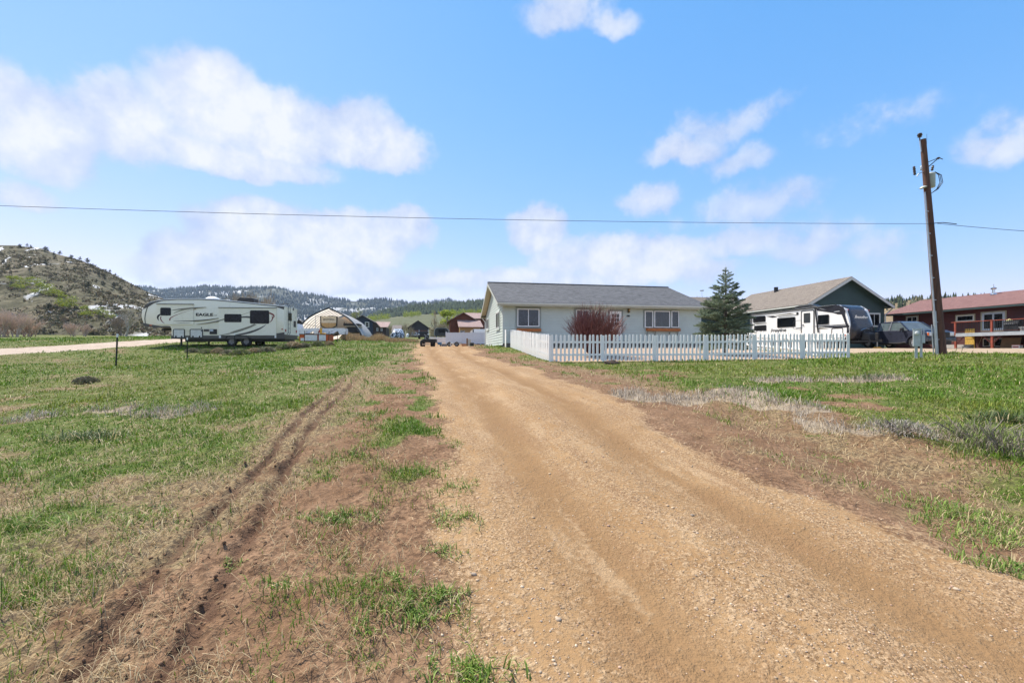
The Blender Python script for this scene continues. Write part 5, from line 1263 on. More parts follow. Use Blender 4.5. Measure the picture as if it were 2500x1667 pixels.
# chimney cap and vent on the roof
o = thing('roof_flue', 'shiny metal flue on the red house roof', 'flue', (0, 0, 0)); bpy.data.objects.remove(o)
tq, _ = hit(2426, 0, RHX+GX[0]*3.6, RHY+GX[1]*3.6, *GY)
MB().lathe([(0, .25), (.12, .2), (.13, .11), (.5, .11), (.52, .2), (.62, .22), (.75, .03), (1.0, .03)], (3.6, tq, RR-.25), (0, 0, 1), 12).build('flue', M_CHROME, rh, smooth=40)
MB().tube([(4.2, tq+4.5, RR-.05), (4.2, tq+4.5, RR+.28)], .06, 8).build('vent_pipe', M_BLACK, rh)
# things on and under the deck
def rw_loc(x, y, z): return (RHX+GX[0]*x+GY[0]*y, RHY+GX[1]*x+GY[1]*y, z)
y = rf(2487, 0, DW-1.0)[0]
gr = thing('barbecue_grill', 'black barbecue grill on the deck of the red house', 'grill', rw_loc(-.9, rf(2473, 0, .9)[0], DZ), GA)
MB().box(-.25, -.45, .0, .25, .45, .6).build('cabinet', M_BLACK, gr); MB().loft([[(x, y, z) for (x, z) in ((-.28, .62), (.28, .62), (.25, .9), (.0, 1.0), (-.22, .92))] for y in (-.5, .5)]).build('hood', M_DARKMET, gr); MB().box(-.33, -.42, .7, -.29, .42, .74).build('handle', M_CHROME, gr)
ws_ = thing('wind_chime', 'yellow and teal hanging ornament beside the french doors of the red house', 'ornament', rw_loc(-.45, rf(2465, 0, .45)[0], 0), GA)
zz = zat(778, 37.0)
MB().lathe([(0, .02), (.05, .17), (.2, .19), (.3, .1), (.33, .01)], (0, 0, zz-.3), (0, 0, 1), 10).build('shade', mat('pale_yellow', (.65, .68, .30), .5), ws_); MB().lathe([(-.3, .1), (0, .12)], (0, 0, zz-.3), (0, 0, 1), 8).build('tail', mat('teal_cloth', (.10, .42, .42), .6), ws_); MB().tube([(0, 0, zz), (0, 0, RE-.16)], .006, 4).build('cord', M_BLACK, ws_)
for k, (px, m, hgt, lb) in enumerate(((2492, mat('patterned_cloth', (.45, .46, .46), .7), .35, 'pale patterned tub on the deck at the right edge'),)):
    t = thing('planter_tub', lb, 'tub', rw_loc(-DW+.35, dk(px, 0)[0], DZ)); MB().lathe([(0, .18), (.02, .2), (hgt, .28), (hgt, .25), (.05, .17)], (0, 0, 0), (0, 0, 1), 14).build('tub', m, t); MB().lathe([(hgt-.03, .29), (hgt, .3), (hgt+.01, .26)], (0, 0, 0), (0, 0, 1), 14).build('rim', M_VINYL, t)
lb_ = thing('plywood_board', 'tan plywood board leaning under the deck of the red house', 'board', rw_loc(-.9, rf(2464, 0, .9)[0], 1.8), GA+rad(8)); MB().add([(0, -.6, 0), (0, .6, 0), (.35, .6, .95), (.35, -.6, .95), (.03, -.6, 0), (.03, .6, 0), (.38, .6, .95), (.38, -.6, .95)], [(0, 1, 2, 3), (7, 6, 5, 4), (0, 1, 5, 4), (1, 2, 6, 5), (2, 3, 7, 6), (3, 0, 4, 7)]).build('sheet', mat('plywood', (.22, .15, .09), .8), lb_)
rk = thing('yellow_shovel', 'shovel with yellow handle leaning under the deck of the red house', 'shovel', rw_loc(-.5, rf(2392, 0, .5)[0], 1.8), GA); MB().tube([(-.25, 0, .15), (.3, 0, 1.2)], .02, 6).build('handle', mat('ash_wood', (.4, .3, .16), .6), rk); MB().add([(.3, -.14, 1.15), (.3, .14, 1.15), (.38, .16, 1.4), (.40, 0, 1.48), (.38, -.16, 1.4)], [(0, 1, 2, 3, 4)]).build('blade', mat('yellow_paint', (.55, .30, .02), .5), rk)
bx_ = thing('tool_box', 'white and red box on the ground under the deck', 'box', rw_loc(-1.6, rf(2484, 0, 1.6)[0], 1.8), GA); MB().box(-.2, -.25, 0, .2, .25, .3).build('case', M_VINYL, bx_, bevel=.02); MB().box(-.205, -.2, .1, -.195, .2, .2).build('label_band', mat('red_lens', (.35, .02, .02)), bx_); MB().box(-.22, -.27, .3, .22, .27, .34).build('lid', mat('red_paint', (.4, .03, .03), .5), bx_)
# ================================================================ middle distance
def loc(px, d, dz=0.0):
    x = at(px, d); return (x, d, Hs(x, d)+dz)
def gable_house(name, label, px_l, px_r, d, base_z, eave_py, peak_py, depth, wall_m, roof_m, ov=.35, ang=GA, cat='house', ridge_along_depth=True):
    """gable end towards us"""
    x0 = at(px_l, d); c, s_ = math.cos(ang), math.sin(ang)
    w_ = hit(px_r, 0, x0, d, c, s_)[0]; ze = zat(eave_py, d)-base_z; zp = zat(peak_py, d+.5*w_*s_)-base_z
    t = thing(name, label, cat, (x0, d, base_z), ang)
    w = MB(); w.prism([(0, -1), (w_, -1), (w_, ze), (w_/2, zp-.12), (0, ze)], ((0, 0, 0), (1, 0, 0), (0, 0, 1), (0, 1, 0)), 0, .15); w.build('gable_wall', wall_m, t)
    MB().box(0, .15, -1, .15, depth, ze).build('side_wall', wall_m, t); MB().box(w_-.15, .15, -1, w_, depth, ze).build('side_wall', wall_m, t)
    MB().prism([(0, -1), (w_, -1), (w_, ze), (w_/2, zp-.12), (0, ze)], ((0, depth, 0), (1, 0, 0), (0, 0, 1), (0, 1, 0)), 0, .15).build('back_wall', wall_m, t)
    k = (zp-ze)/(w_/2)
    roof_slab(t, (-ov, depth+ov, ze-ov*k), (-ov, -ov, ze-ov*k), (w_/2, depth+ov, zp), (w_/2, -ov, zp), .12, roof_m, 'roof_slope')
    roof_slab(t, (w_+ov, -ov, ze-ov*k), (w_+ov, depth+ov, ze-ov*k), (w_/2, -ov, zp), (w_/2, depth+ov, zp), .12, roof_m, 'roof_slope')
    return t, w_, ze, zp
M_DKROOF = shingle_mat('dark_shingles', (.05, .047, .045), (.09, .085, .08), .2, .4)
M_PINKROOF = shingle_mat('brown_shingles', (.23, .155, .14), (.31, .215, .195), .2, .4)
M_NAVYW = mat('navy_siding', (.020, .033, .062), .6, var=.15)
M_DKBRN = mat('dark_brown_siding', (.045, .028, .022), .7, var=.2)
M_CHAR = mat('charcoal_siding', (.032, .030, .033), .7, var=.15)
M_CEDAR = mat('cedar_siding', (.15, .042, .018), .65, var=.25, vscale=2)
M_OSB = mat('bare_plywood', (.42, .26, .11), .7, var=.15)
# --- blue house with brown annex
bd = 84.0; bz = Hs(at(890, bd), bd)
bh, bw_, be, bp = gable_house('blue_house', 'navy blue gabled house behind the white fabric shelter', 860, 910, bd, bz, 783, 769.5, 8, M_NAVYW, M_DKROOF)
BPl = ((0, -.02, 0), (1, 0, 0), (0, 0, 1), (0, -1, 0))
bfx = lambda px: hit(px, 0, at(860, bd), bd, math.cos(GA), math.sin(GA))[0]
window_unit(bh, BPl, bfx(892), zat(798, bd)-bz, bfx(900.5), zat(786.5, bd)-bz, 1, M_OFFW, M_GLASS, M_OFFW, .08, .08, rows=2)
a, b_ = bfx(910), bfx(942)
MB().box(a+.02, .1, -1, b_, 6, zat(798.5, bd)-bz).build('annex_wall', M_DKBRN, bh)
roof_slab(bh, (bfx(930), -.4, zat(798, bd)-bz), (b_+.4, -.4, zat(798, bd)-bz), (a-.1, 5.0, zat(785, bd+5)-bz), (b_+.4, 5.0, zat(785, bd+5)-bz), .12, M_PINKROOF, 'annex_roof')
MB().prism([(a, zat(798.6, bd)-bz), (bfx(930), zat(798.6, bd)-bz), (a, zat(786, bd)-bz)], ((0, .12, 0), (1, 0, 0), (0, 0, 1), (0, 1, 0)), 0, .1).build('annex_gable', M_DKBRN, bh)
for pa in (919, 929.5): window_unit(bh, ((0, .08, 0),)+BPl[1:], bfx(pa), zat(807.5, bd)-bz, bfx(pa+4.5), zat(800, bd)-bz, 1, M_OFFW, mat('pale_curtain_glass', (.2, .22, .25), .2), None, .06, .06)
# --- small grey-roofed shed
sd_ = 96.0; szz = Hs(at(968, sd_), sd_)
shd = thing('grey_roofed_shed', 'small shed with weathered grey roof behind the covered car', 'shed', (at(958, sd_), sd_, szz), GA)
wsh = at(978, sd_)-at(958, sd_)
MB().box(0, 0, -.5, wsh, 2.5, zat(808, sd_)-szz).build('wall', M_DKBRN, shd)
roof_slab(shd, (-.2, -.3, zat(808.5, sd_)-szz), (wsh+.2, -.3, zat(808.5, sd_)-szz), (-.1, 1.6, zat(793.5, sd_+1.6)-szz), (wsh+.1, 1.6, zat(793.5, sd_+1.6)-szz), .08, mat('weathered_roof', (.24, .205, .185), .9, var=.15), 'roof_slope')
roof_slab(shd, (wsh+.2, 3.4, zat(808.5, sd_)-szz), (-.2, 3.4, zat(808.5, sd_)-szz), (wsh+.1, 1.6, zat(793.5, sd_+1.6)-szz), (-.1, 1.6, zat(793.5, sd_+1.6)-szz), .08, mat('weathered_roof', (.24, .205, .185)), 'roof_slope')
# --- charcoal barn with garage door
nd_ = 122.0; nz = zat(824, nd_)
bn, nw_, ne, np_ = gable_house('charcoal_barn', 'charcoal gabled garage with a silver car parked at its door', 996.5, 1045, nd_, nz, 798, 782, 9, M_CHAR, M_DKROOF, .5)
nfx = lambda px: hit(px, 0, at(996.5, nd_), nd_, math.cos(GA), math.sin(GA))[0]
MB().prism(rect(nfx(1001), -.3, nfx(1020), zat(808, nd_)-nz), BPl, -.01, .03).build('garage_door', mat('brown_door', (.16, .12, .11), .6), bn)
MB().prism(rect(nfx(999), zat(808, nd_)-nz+.02, nfx(1043), zat(806, nd_)-nz), BPl, -.01, .05).build('door_header', mat('rust_trim', (.16, .06, .04), .7), bn)
cs_ = thing('silver_car', 'small silver car seen from the rear in front of the charcoal garage', 'car', (at(1011, 117), 117, zat(825, 117)), GA)
M_SILV = mat('silver_paint', (.5, .5, .5), .3, .5)
MB().loft([[(x, y, z) for (x, z) in ((-.85, .35), (.85, .35), (.9, .9), (.85, 1.0), (-.85, 1.0), (-.9, .9))] for y in (0, 4.0)]).build('body', M_SILV, cs_, bevel=.05)
MB().loft([[(-.75, .1, 1.0), (.75, .1, 1.0), (.62, .45, 1.55), (-.62, .45, 1.55)], [(-.75, 3.0, 1.0), (.75, 3.0, 1.0), (.62, 2.3, 1.55), (-.62, 2.3, 1.55)]]).build('cabin', M_SILV, cs_, bevel=.05)
MB().add([(-.62, .1, 1.06), (.62, .1, 1.06), (.55, .40, 1.46), (-.55, .40, 1.46)], [(0, 1, 2, 3)]).build('rear_window', M_GLASS, cs_)
MB().box(-.8, -.08, .38, .8, .02, .6).build('bumper', M_BLACK, cs_)
for x in (-.78, .6): MB().box(x, -.04, .72, x+.18, .02, .9).build('tail_light', mat('red_lens', (.35, .02, .02)), cs_)
for x in (-.75, .75):
    for y in (.7, 3.2): wheel(cs_, (x, y, .31), (1 if x > 0 else -1, 0, 0), .31, .2)
# --- lumber pile beside the barn
lp_ = thing('lumber_pile', 'slumped pile of weathered boards right of the charcoal garage', 'lumber', (at(1046, 112), 112, zat(824, 112)), GA)
for k in range(16):
    x0_ = .1+R.uniform(0, .5); z0_ = .1+k*.17; MB().bar((x0_, R.uniform(-.3, .5), z0_+.05), (x0_+1.7-.05*k+R.uniform(-.3, .3), R.uniform(-.3, .5), z0_-.35+R.uniform(-.15, .1)+.35*(1-k/16)), .3, .12).build('board', mat('weathered_board', (.33, .23, .12), .8, var=.35, vscale=1), lp_)
# --- fabric arch shelter
ad = 60.0; aang = GA
azb = Hs(at(803, ad), ad)-.1
acx = at(802.5, ad)
ar = thing('fabric_shelter', 'white fabric arch shelter on ribs with dark front edge and trailer inside', 'shelter', (acx, ad, azb), aang)
hp = [(0, 70), (16, 63.4), (31.9, 55), (44.7, 47), (54, 38.5), (64, 27), (72, 15), (78.5, 1.5), (79, -4)]
sc_ = ad/FPX
hpm = [(x*sc_, z*sc_+.1) for x, z in hp]
fullp = [(-x, z) for x, z in hpm[::-1]]+hpm[1:]
AL = 11.0
def arch_strip(y0, y1, o0, o1, pts=None):
    pts = pts or fullp; n = len(pts); mb = MB(); vs = []
    for y in (y0, y1):
        for k in (o0, o1):
            for (x, z) in pts: l = math.hypot(x, z) or 1; vs.append((x*(1+k/4), y, z*(1+k/4)))
    fs = []
    for i in range(n-1):
        a0, a1, b0, b1 = i, n+i, 2*n+i, 3*n+i
        fs += [(a0, a0+1, b0+1, b0), (a1, a1+1, b1+1, b1), (a0, a0+1, a1+1, a1), (b0, b0+1, b1+1, b1)]
    fs += [(0, n, 3*n, 2*n), (n-1, 2*n-1, 4*n-1, 3*n-1)]
    return mb.add(vs, fs)
def fabric_mat(name, c, tr):
    m = bpy.data.materials.new(name); m.use_nodes = True; nt = m.node_tree; nt.nodes.clear(); N = NB(nt)
    p = N.new('ShaderNodeBsdfPrincipled'); o = N.new('ShaderNodeOutputMaterial'); t = N.new('ShaderNodeBsdfTranslucent'); x = N.new('ShaderNodeMixShader')
    col = N.mix(N.ss(N.noise(N.new('ShaderNodeTexCoord').outputs['Object'], 1.5, 4, .6), .3, .7), (*[k*.93 for k in c], 1), (*c, 1))
    nt.links.new(col, p.inputs['Base Color']); p.inputs['Roughness'].default_value = .5; nt.links.new(N.mix(1.0, col, (1, .9, .78, 1), 'MULTIPLY'), t.inputs[0]); x.inputs[0].default_value = tr
    nt.links.new(p.outputs[0], x.inputs[1]); nt.links.new(t.outputs[0], x.inputs[2]); nt.links.new(x.outputs[0], o.inputs[0]); return m
n_ = len(fullp)
MB().add([(x, y, z) for y in (0.0, AL) for x, z in fullp], [(i, i+1, n_+i+1, n_+i) for i in range(n_-1)]).build('fabric_cover', fabric_mat('white_tarpaulin', (.80, .81, .82), .55), ar, smooth=40)
M_LINER = fabric_mat('tan_liner', (.62, .54, .46), .4)
arch_strip(-.12, .0, -.12, .06).build('front_edge', mat('dark_teal_tarp', (.018, .03, .035), .5), ar)
for k in range(1, 9): arch_strip(k*1.25, k*1.25+.07, -.17, -.11).build('rib', M_DARKMET, ar)
for (fx, zz_) in ((.42, 0), (-.42, 0), (-.75, 0), (.75, 0)):
    x = hpm[-2][0]*fx; z = float(np.interp(abs(x), [p[0] for p in hpm], [p[1] for p in hpm]))*.95
    MB().tube([(x, .2, z), (x, AL-.2, z)], .025, 5).build('purlin', M_DARKMET, ar)
x = -hpm[-2][0]*.42; MB().tube([(x, .6, 0), (x, .6, float(np.interp(abs(x), [p[0] for p in hpm], [p[1] for p in hpm]))*.94)], .035, 6).build('prop', M_STEEL, ar)
arch_pts = [(x*.93, z*.93) for x, z in fullp]
MB().prism(arch_pts, ((0, AL-.1, 0), (1, 0, 0), (0, 0, 1), (0, 1, 0)), 0, .03).build('back_wall', M_LINER, ar)
# --- fifth wheel inside the shelter
md = 62.0; mw = 2.44
mh = thing('sheltered_trailer', 'tan fifth-wheel trailer with gold front cap parked inside the fabric shelter', 'trailer', (at(780.5, md), md, Hs(at(803, 60), 60)), GA)
zB = mh.location.z
q = lambda py, dd=md: zat(py, dd)-zB
M_MTAN = mat('tan_fibreglass', (.42, .36, .29), .35, var=.05)
M_GOLD = mat('gold_gelcoat', (.47, .30, .13), .3, var=.1); M_MCR = mat('cream_gelcoat', (.62, .56, .47), .3)
capo = [(.12, q(771.5)), (mw-.12, q(771.5)), (mw-.02, q(774)), (mw-.08, q(795)), (mw*.72, q(801.5)), (mw*.28, q(801.5)), (.08, q(795)), (.02, q(774))]
MB().prism(capo, ((0, .1, 0), (1, 0, 0), (0, 0, 1), (0, -1, 0)), -1.6, .0).build('nose', M_BLACK, mh)
s1 = [(.2, q(772)), (mw-.2, q(772)), (mw-.2, q(788)), (.2, q(788))]; s2 = [(.2, q(788)), (mw-.2, q(788)), (mw-.28, q(795)), (mw*.66, q(800)), (mw*.34, q(800)), (.28, q(795))]
MB().prism(s1, ((0, .1, 0), (1, 0, 0), (0, 0, 1), (0, -1, 0)), 0, .05).build('cap_upper', M_MCR, mh); MB().prism(s2, ((0, .1, 0), (1, 0, 0), (0, 0, 1), (0, -1, 0)), 0, .05).build('cap_lower', M_GOLD, mh)
text_mesh('MONTANA', .26, .01, M_ECH, mh, basis((mw/2, .04, q(779.5)), (1, 0, 0), (0, 0, 1)), 'lettering', 1.15, 0, .006)
MB().add([(0, .2, q(803)), (0, .2, q(772)), (mw, .2, q(772)), (mw, .2, q(803))]+[(0, 10.8, .5), (0, 10.8, q(772)-.3), (mw, 10.8, q(772)-.3), (mw, 10.8, .5)], [(0, 1, 2, 3), (4, 5, 6, 7), (0, 1, 5, 4), (1, 2, 6, 5), (2, 3, 7, 6), (3, 0, 4, 7)]).build('body', M_MTAN, mh)
MB().box(.02, 2.6, .55, mw-.02, 10.7, 1.9).build('lower_body', M_MTAN, mh)
for y in (4.2, 8.2): MB().box(mw-.01, y, 1.9, mw+.03, y+.7, 2.5).build('window', M_GLASS, mh)
MB().box(mw-.01, 5.6, .7, mw+.02, 6.3, 2.5).build('entry_door', M_TAUPE, mh)
MB().box(.9, 1.5, q(771.5), 1.7, 2.3, q(768.6)).build('air_conditioner', M_BLACK, mh)
for y in (6.8, 7.7): wheel(mh, (mw-.15, y, .36), (1, 0, 0), .36, .22)
for x in (.4, mw-.4): MB().box(x-.05, 2.7, 0, x+.05, 2.8, .7).build('landing_leg', M_DARKMET, mh)
# --- white pickup seen from behind its bed
M_PWH = mat('white_truck_paint', (.74, .76, .79), .3)
def truck_bed(name, label, cat, px, d, lights=True, ang=GA, L=2.2, tall=.62):
    x, y, z = loc(px, d); t = thing(name, label, cat, (x, y, z), ang)
    n = 9; ac = [(-1.15-.5*math.cos(math.pi*i/n), .72+.42*math.sin(math.pi*i/n)) for i in range(n+1)]
    pr = [(-L-.0, .72)]+ac+[(-.1, .70), (0, .75), (0, .72+tall+.05), (-.15, .72+tall+.08), (-L, .72+tall)]
    for yy_ in (0, 1.7): MB().prism(pr, ((0, yy_, 0), (1, 0, 0), (0, 0, 1), (0, -1, 0)), -.14, 0).build('bed_side', M_PWH, t)
    MB().box(-.06, .14, .7, .0, 1.56, .72+tall).build('tailgate', M_PWH, t); MB().box(-L, .14, .74, -.07, 1.56, .80).build('bed_floor', M_DARKMET, t)
    if lights:
        for yy_ in (-.012, 1.70): MB().box(-.17, yy_, .86, .012, yy_+.16, 1.22).build('tail_light', mat('red_lens', (.35, .02, .02)), t)
        MB().box(-.05, .1, .48, .14, 1.6, .66).build('bumper', M_CHROME, t)
        MB().loft([[(-L-1.9, y, .5), (-L-.05, y, .5), (-L-.05, y, 1.3), (-L-1.9, y, 1.25)] for y in (0, 1.84)]).build('cab_body', M_PWH, t)
        MB().loft([[(-L-1.7, y, 1.25), (-L-.1, y, 1.3), (-L-.2, y+yo, 1.9), (-L-1.3, y+yo, 1.88)] for y, yo in ((.06, .12), (1.78, -.12))]).build('cab_roof', M_PWH, t)
        for xx in (-1.15,): 
            for yy_ in (.12, 1.7): wheel(t, (xx, yy_, .38), (0, -1 if yy_ < 1 else 1, 0), .38, .24)
    else:
        MB().box(-L+.2, .2, 0, -L+.4, 1.5, .7).build('timber_prop', M_OSB, t); MB().box(-.5, .2, 0, -.3, 1.5, .7).build('timber_prop', M_OSB, t)
    return t
truck_bed('white_pickup', 'white pickup with red tail light parked behind the trailer with EAGLE lettering', 'pickup truck', 782, 50.0)
truck_bed('truck_bed', 'bare white pickup bed without wheels lying in front of the fabric shelter', 'truck bed', 842, 52.0, False, GA, 2.5, .66)
obd = 46.0; x, y, z = loc(731, obd); ow = at(802, obd)-x
ob = thing('orange_bin', 'low orange steel bin with white front panels beside the long cream trailer', 'bin', (x, y, z), GA*.3)
M_ORA = mat('orange_paint', (.48, .085, .012), .55, var=.15)
oh = zat(816.5, obd)-z
MB().box(0, 0, .05, ow, 1.3, oh).build('box', M_ORA, ob); MB().box(-.03, -.05, oh, ow+.03, 1.35, oh+.07).build('top_rim', M_DARKMET, ob)
for (a, c) in ((.19, .60), (.66, .89)): MB().box(ow*a, -.03, .08, ow*c, -.0, oh-.04).build('white_panel', mat('white_sheet', (.66, .68, .72), .5), ob)
MB().box(ow*.04, -.03, .08, ow*.16, .0, oh*.5).build('white_panel', mat('white_sheet', (.66, .68, .72)), ob)
x, y, z = loc(783, 49.0)
yf = thing('yellow_plow_frame', 'bright yellow steel plow frame behind the orange bin', 'plow', (x, y+.0, z), 0)
M_YEL = mat('yellow_steel', (.66, .36, .01), .5)
MB().box(-.08, 0, .0, .08, .2, zat(801, 49)-z).build('upright', M_YEL, yf); MB().loft([[(.08, 0, .55), (.5, 0, .6), (.52, 0, .82), (.3, 0, .9), (.08, 0, .85)], [(.08, .4, .55), (.5, .4, .6), (.52, .4, .82), (.3, .4, .9), (.08, .4, .85)]]).build('blade', M_YEL, yf); MB().bar((0, .1, .2), (.5, .1, .6), .08, .08).build('brace', M_YEL, yf)
x, y, z = loc(804, 48.5)
tb = thing('tan_board', 'tan board propped on the ground in front of the white truck bed', 'board', (x, y, z), GA)
MB().add([(0, 0, .12), (1.0, -.1, .25), (1.25, .5, .75), (.3, .6, .5), (0, 0, .16), (1.0, -.1, .29), (1.25, .5, .79), (.3, .6, .54)], [(0, 1, 2, 3), (7, 6, 5, 4), (0, 1, 5, 4), (1, 2, 6, 5), (2, 3, 7, 6), (3, 0, 4, 7)]).build('sheet', mat('pale_board', (.52, .40, .30), .7), tb); MB().bar((.2, .2, -.2), (.9, .3, .3), .08, .08).build('prop', M_DKBRN, tb)
x, y, z = loc(857, 61.5)
ut = thing('dark_flatbed_trailer', 'dark flatbed trailer loaded with planks at the right side of the shelter', 'trailer', (x-.8, y, z), GA)
MB().box(0, 0, .7, 1.9, 3.2, .85).build('deck', M_BLACK, ut); MB().box(0, -.05, 1.5, 1.9, 2.8, 1.62).build('plank_load', mat('pale_plank', (.42, .38, .30), .7), ut); MB().box(-.3, .1, 1.68, 1.9, 2.0, 1.95).build('tarp_roll', M_BLACK, ut); MB().box(.2, .2, .85, 1.6, 2.6, 1.45).build('crate', M_DARKMET, ut)
for y_ in (.9, 1.8): wheel(ut, (-.05, y_, .35), (-1, 0, 0), .35, .2); wheel(ut, (1.95, y_, .35), (1, 0, 0), .35, .2)
# --- car under a black and white tarp
cd_ = 62.0; x, y, z = loc(968, cd_, .15)
cc_ = thing('tarp_covered_car', 'small car wrapped in shiny black and white tarp beyond the meadow', 'car', (x-.95, y, z), GA)
rg = []
M_TARP = bpy.data.materials.new('shiny_tarp'); M_TARP.use_nodes = True
N = NB(M_TARP.node_tree); pb = M_TARP.node_tree.nodes['Principled BSDF']; tcx = N.new('ShaderNodeTexCoord').outputs['Object']
M_TARP.node_tree.links.new(N.mix(N.ss(N.noise(N.scalev(tcx, 3, 1, 1.6), 2.2, 3, .5, .8), .50, .56), (.015, .02, .03, 1), (.62, .68, .76, 1)), pb.inputs['Base Color']); pb.inputs['Roughness'].default_value = .3
for yv, k in ((0, .86), (.3, 1), (1.9, 1), (3.4, .95), (3.7, .8)):
    hh = (.75, 1.0, 1.45, 1.0, .7)[[0, .3, 1.9, 3.4, 3.7].index(yv)]
    rg.append([(.95+(xx-.95)*k+R.uniform(-.03, .03), yv, zz_*hh/1.45+R.uniform(-.03, .03)) for xx, zz_ in ((0, .02), (-.02, .5), (.12, .8), (.35, 1.35), (.6, 1.45), (1.3, 1.45), (1.6, 1.3), (1.8, .8), (1.92, .5), (1.9, .02))])
MB().loft(rg).build('cover', M_TARP, cc_, smooth=50); wheel(cc_, (.2, .8, .28), (-1, 0, 0), .28, .2); wheel(cc_, (1.7, .8, .28), (1, 0, 0), .28, .2)
x, y, z = loc(993, 110)
pt = thing('propane_tank', 'small white tank standing at the left corner of the charcoal garage', 'tank', (x, y, zat(824, 110)), 0); MB().lathe([(0, .1), (.08, .3), (.8, .34), (1.0, .25), (1.08, .05)], (0, 0, 0), (.35, 0, 1), 14).build('tank', M_VINYL, pt, smooth=50); MB().lathe([(0, .06), (.15, .06)], (.36, 0, 1.0), (.3, 0, 1), 8).build('valve', M_STEEL, pt)
# --- black utility vehicle with a row of lamps
ud = 66.0; x, y, z = loc(1034, ud)
uv = thing('utility_vehicle', 'black off-road vehicle with a row of white lamps facing the meadow', 'vehicle', (x, y, z), GA)
hz = zat(809, ud)-z
MB().loft([[(xx*1.0, y_, zz_) for xx, zz_ in ((-.72, .35), (.72, .35), (.75, .9), (.6, 1.05), (-.6, 1.05), (-.75, .9))] for y_ in (0, 2.4)]).build('body', M_BLACK, uv)
MB().loft([[(xx*k, y_, zz_) for xx, zz_ in ((-.7, 1.0), (.7, 1.0), (.62, hz), (-.62, hz))] for y_, k in ((.6, 1), (2.0, .95))]).build('cabin', M_BLACK, uv, bevel=.06)
for k in range(4): MB().lathe([(0, .07), (.05, .07), (.06, .03)], (-.3+.2*k, .56, hz-.25), (0, -1, 0), 8).build('lamp', M_VINYL, uv)
for x_ in (-.72, .72): MB().lathe([(0, .13), (.05, .13), (.07, .05)], (x_, -.02, .75), (0, -1, 0), 10).build('headlight', mat('lamp_lens', (.62, .65, .68)), uv); MB().tube([(x_, .55, 1.05), (x_*.98, .6, 1.5), (x_*.85, .7, hz)], .035, 6).build('cage_bar', M_STEEL, uv)
for x_ in (-.68, .68):
    for y_ in (.35, 2.0): wheel(uv, (x_, y_, .36), (1 if x_ > 0 else -1, 0, 0), .36, .24)
# --- dark covered camper
dd_ = 74.0; x, y, z = loc(1060, dd_); wv_ = at(1095, dd_)-x
dc = thing('dark_camper', 'dark camper with rounded roof and pale left edge behind the low picket fence', 'camper', (x, y, z), GA*.5)
hz = zat(800, dd_)-z
pr = [(0, .5), (wv_, .5), (wv_, hz*.72), (wv_-.12, hz*.9), (wv_-.45, hz), (wv_*.45, hz+.05), (.4, hz), (.1, hz*.88), (0, hz*.6)]
MB().prism(pr, ((0, 0, 0), (1, 0, 0), (0, 0, 1), (0, 1, 0)), 0, 5.0).build('body', mat('dark_green_cover', (.022, .028, .026), .35, var=.3), dc)
MB().ring([(xx, zz_) for xx, zz_ in pr], [(wv_/2+(xx-wv_/2)*.94, hz/2+(zz_-hz/2)*.94) for xx, zz_ in pr], ((0, 0, 0), (1, 0, 0), (0, 0, 1), (0, -1, 0)), -.05, .03).build('end_trim', mat('pale_trim', (.32, .36, .34), .4), dc)
MB().prism(rrect(wv_*.3, hz*.55, wv_*.75, hz*.85, .08), ((0, 0, 0), (1, 0, 0), (0, 0, 1), (0, -1, 0)), 0, .03).build('rear_window', M_GLASS, dc)
for x_ in (.3, wv_-.3): MB().box(x_-.1, .4, 0, x_+.1, 1.0, .5).build('wheel_block', M_BLACK, dc)
# --- low white picket fence and vinyl privacy fence
vd = 47.0
lf = thing('low_picket_fence', 'short run of low white pickets left of the tall vinyl fence', 'fence', loc(1049, vd), 0)
xl = lf.location.x
for k in range(15):
    x = at(1049.5+k*2.75, vd)-xl; MB().prism([(-.04, .05), (.04, .05), (.04, .66), (0, .72), (-.04, .66)], ((x, 0, Hs(xl+x, vd)-lf.location.z), (1, 0, 0), (0, 0, 1), (0, -1, 0)), 0, .02).build('picket', M_WHITE, lf)
for zz_ in (.2, .5): MB().box(0, .002, zz_+.05, at(1088, vd)-xl, .04, zz_+.12).build('rail', M_WHITE, lf)
vf = thing('vinyl_fence', 'tall white vinyl privacy fence behind the parked junk', 'fence', loc(1088, 46.0), 0)
xl = vf.location.x; top_ = zat(811.5, 46.0)-vf.location.z
M_VF = mat('vinyl_panel', (.66, .68, .74), .4, var=.03)
posts = [1088, 1130, 1172, 1214]
for i, px in enumerate(posts):
    x = at(px, 46)-xl; MB().box(x, -.06, -.3, x+.12, .06, top_+.06).build('post', M_VF, vf)
    if i < 3:
        x2 = at(posts[i+1], 46)-xl
        n = 9; w_ = (x2-x-.13)/n
        for k in range(n): MB().box(x+.125+k*w_, -.02, .12, x+.125+(k+1)*w_-.008, .02, top_-.12).build('slat', M_VF, vf)
        for zz_ in (.02, top_-.13, top_*.42): MB().box(x+.125, -.035, zz_, x2-.005, .035, zz_+.12).build('rail', M_VF, vf)
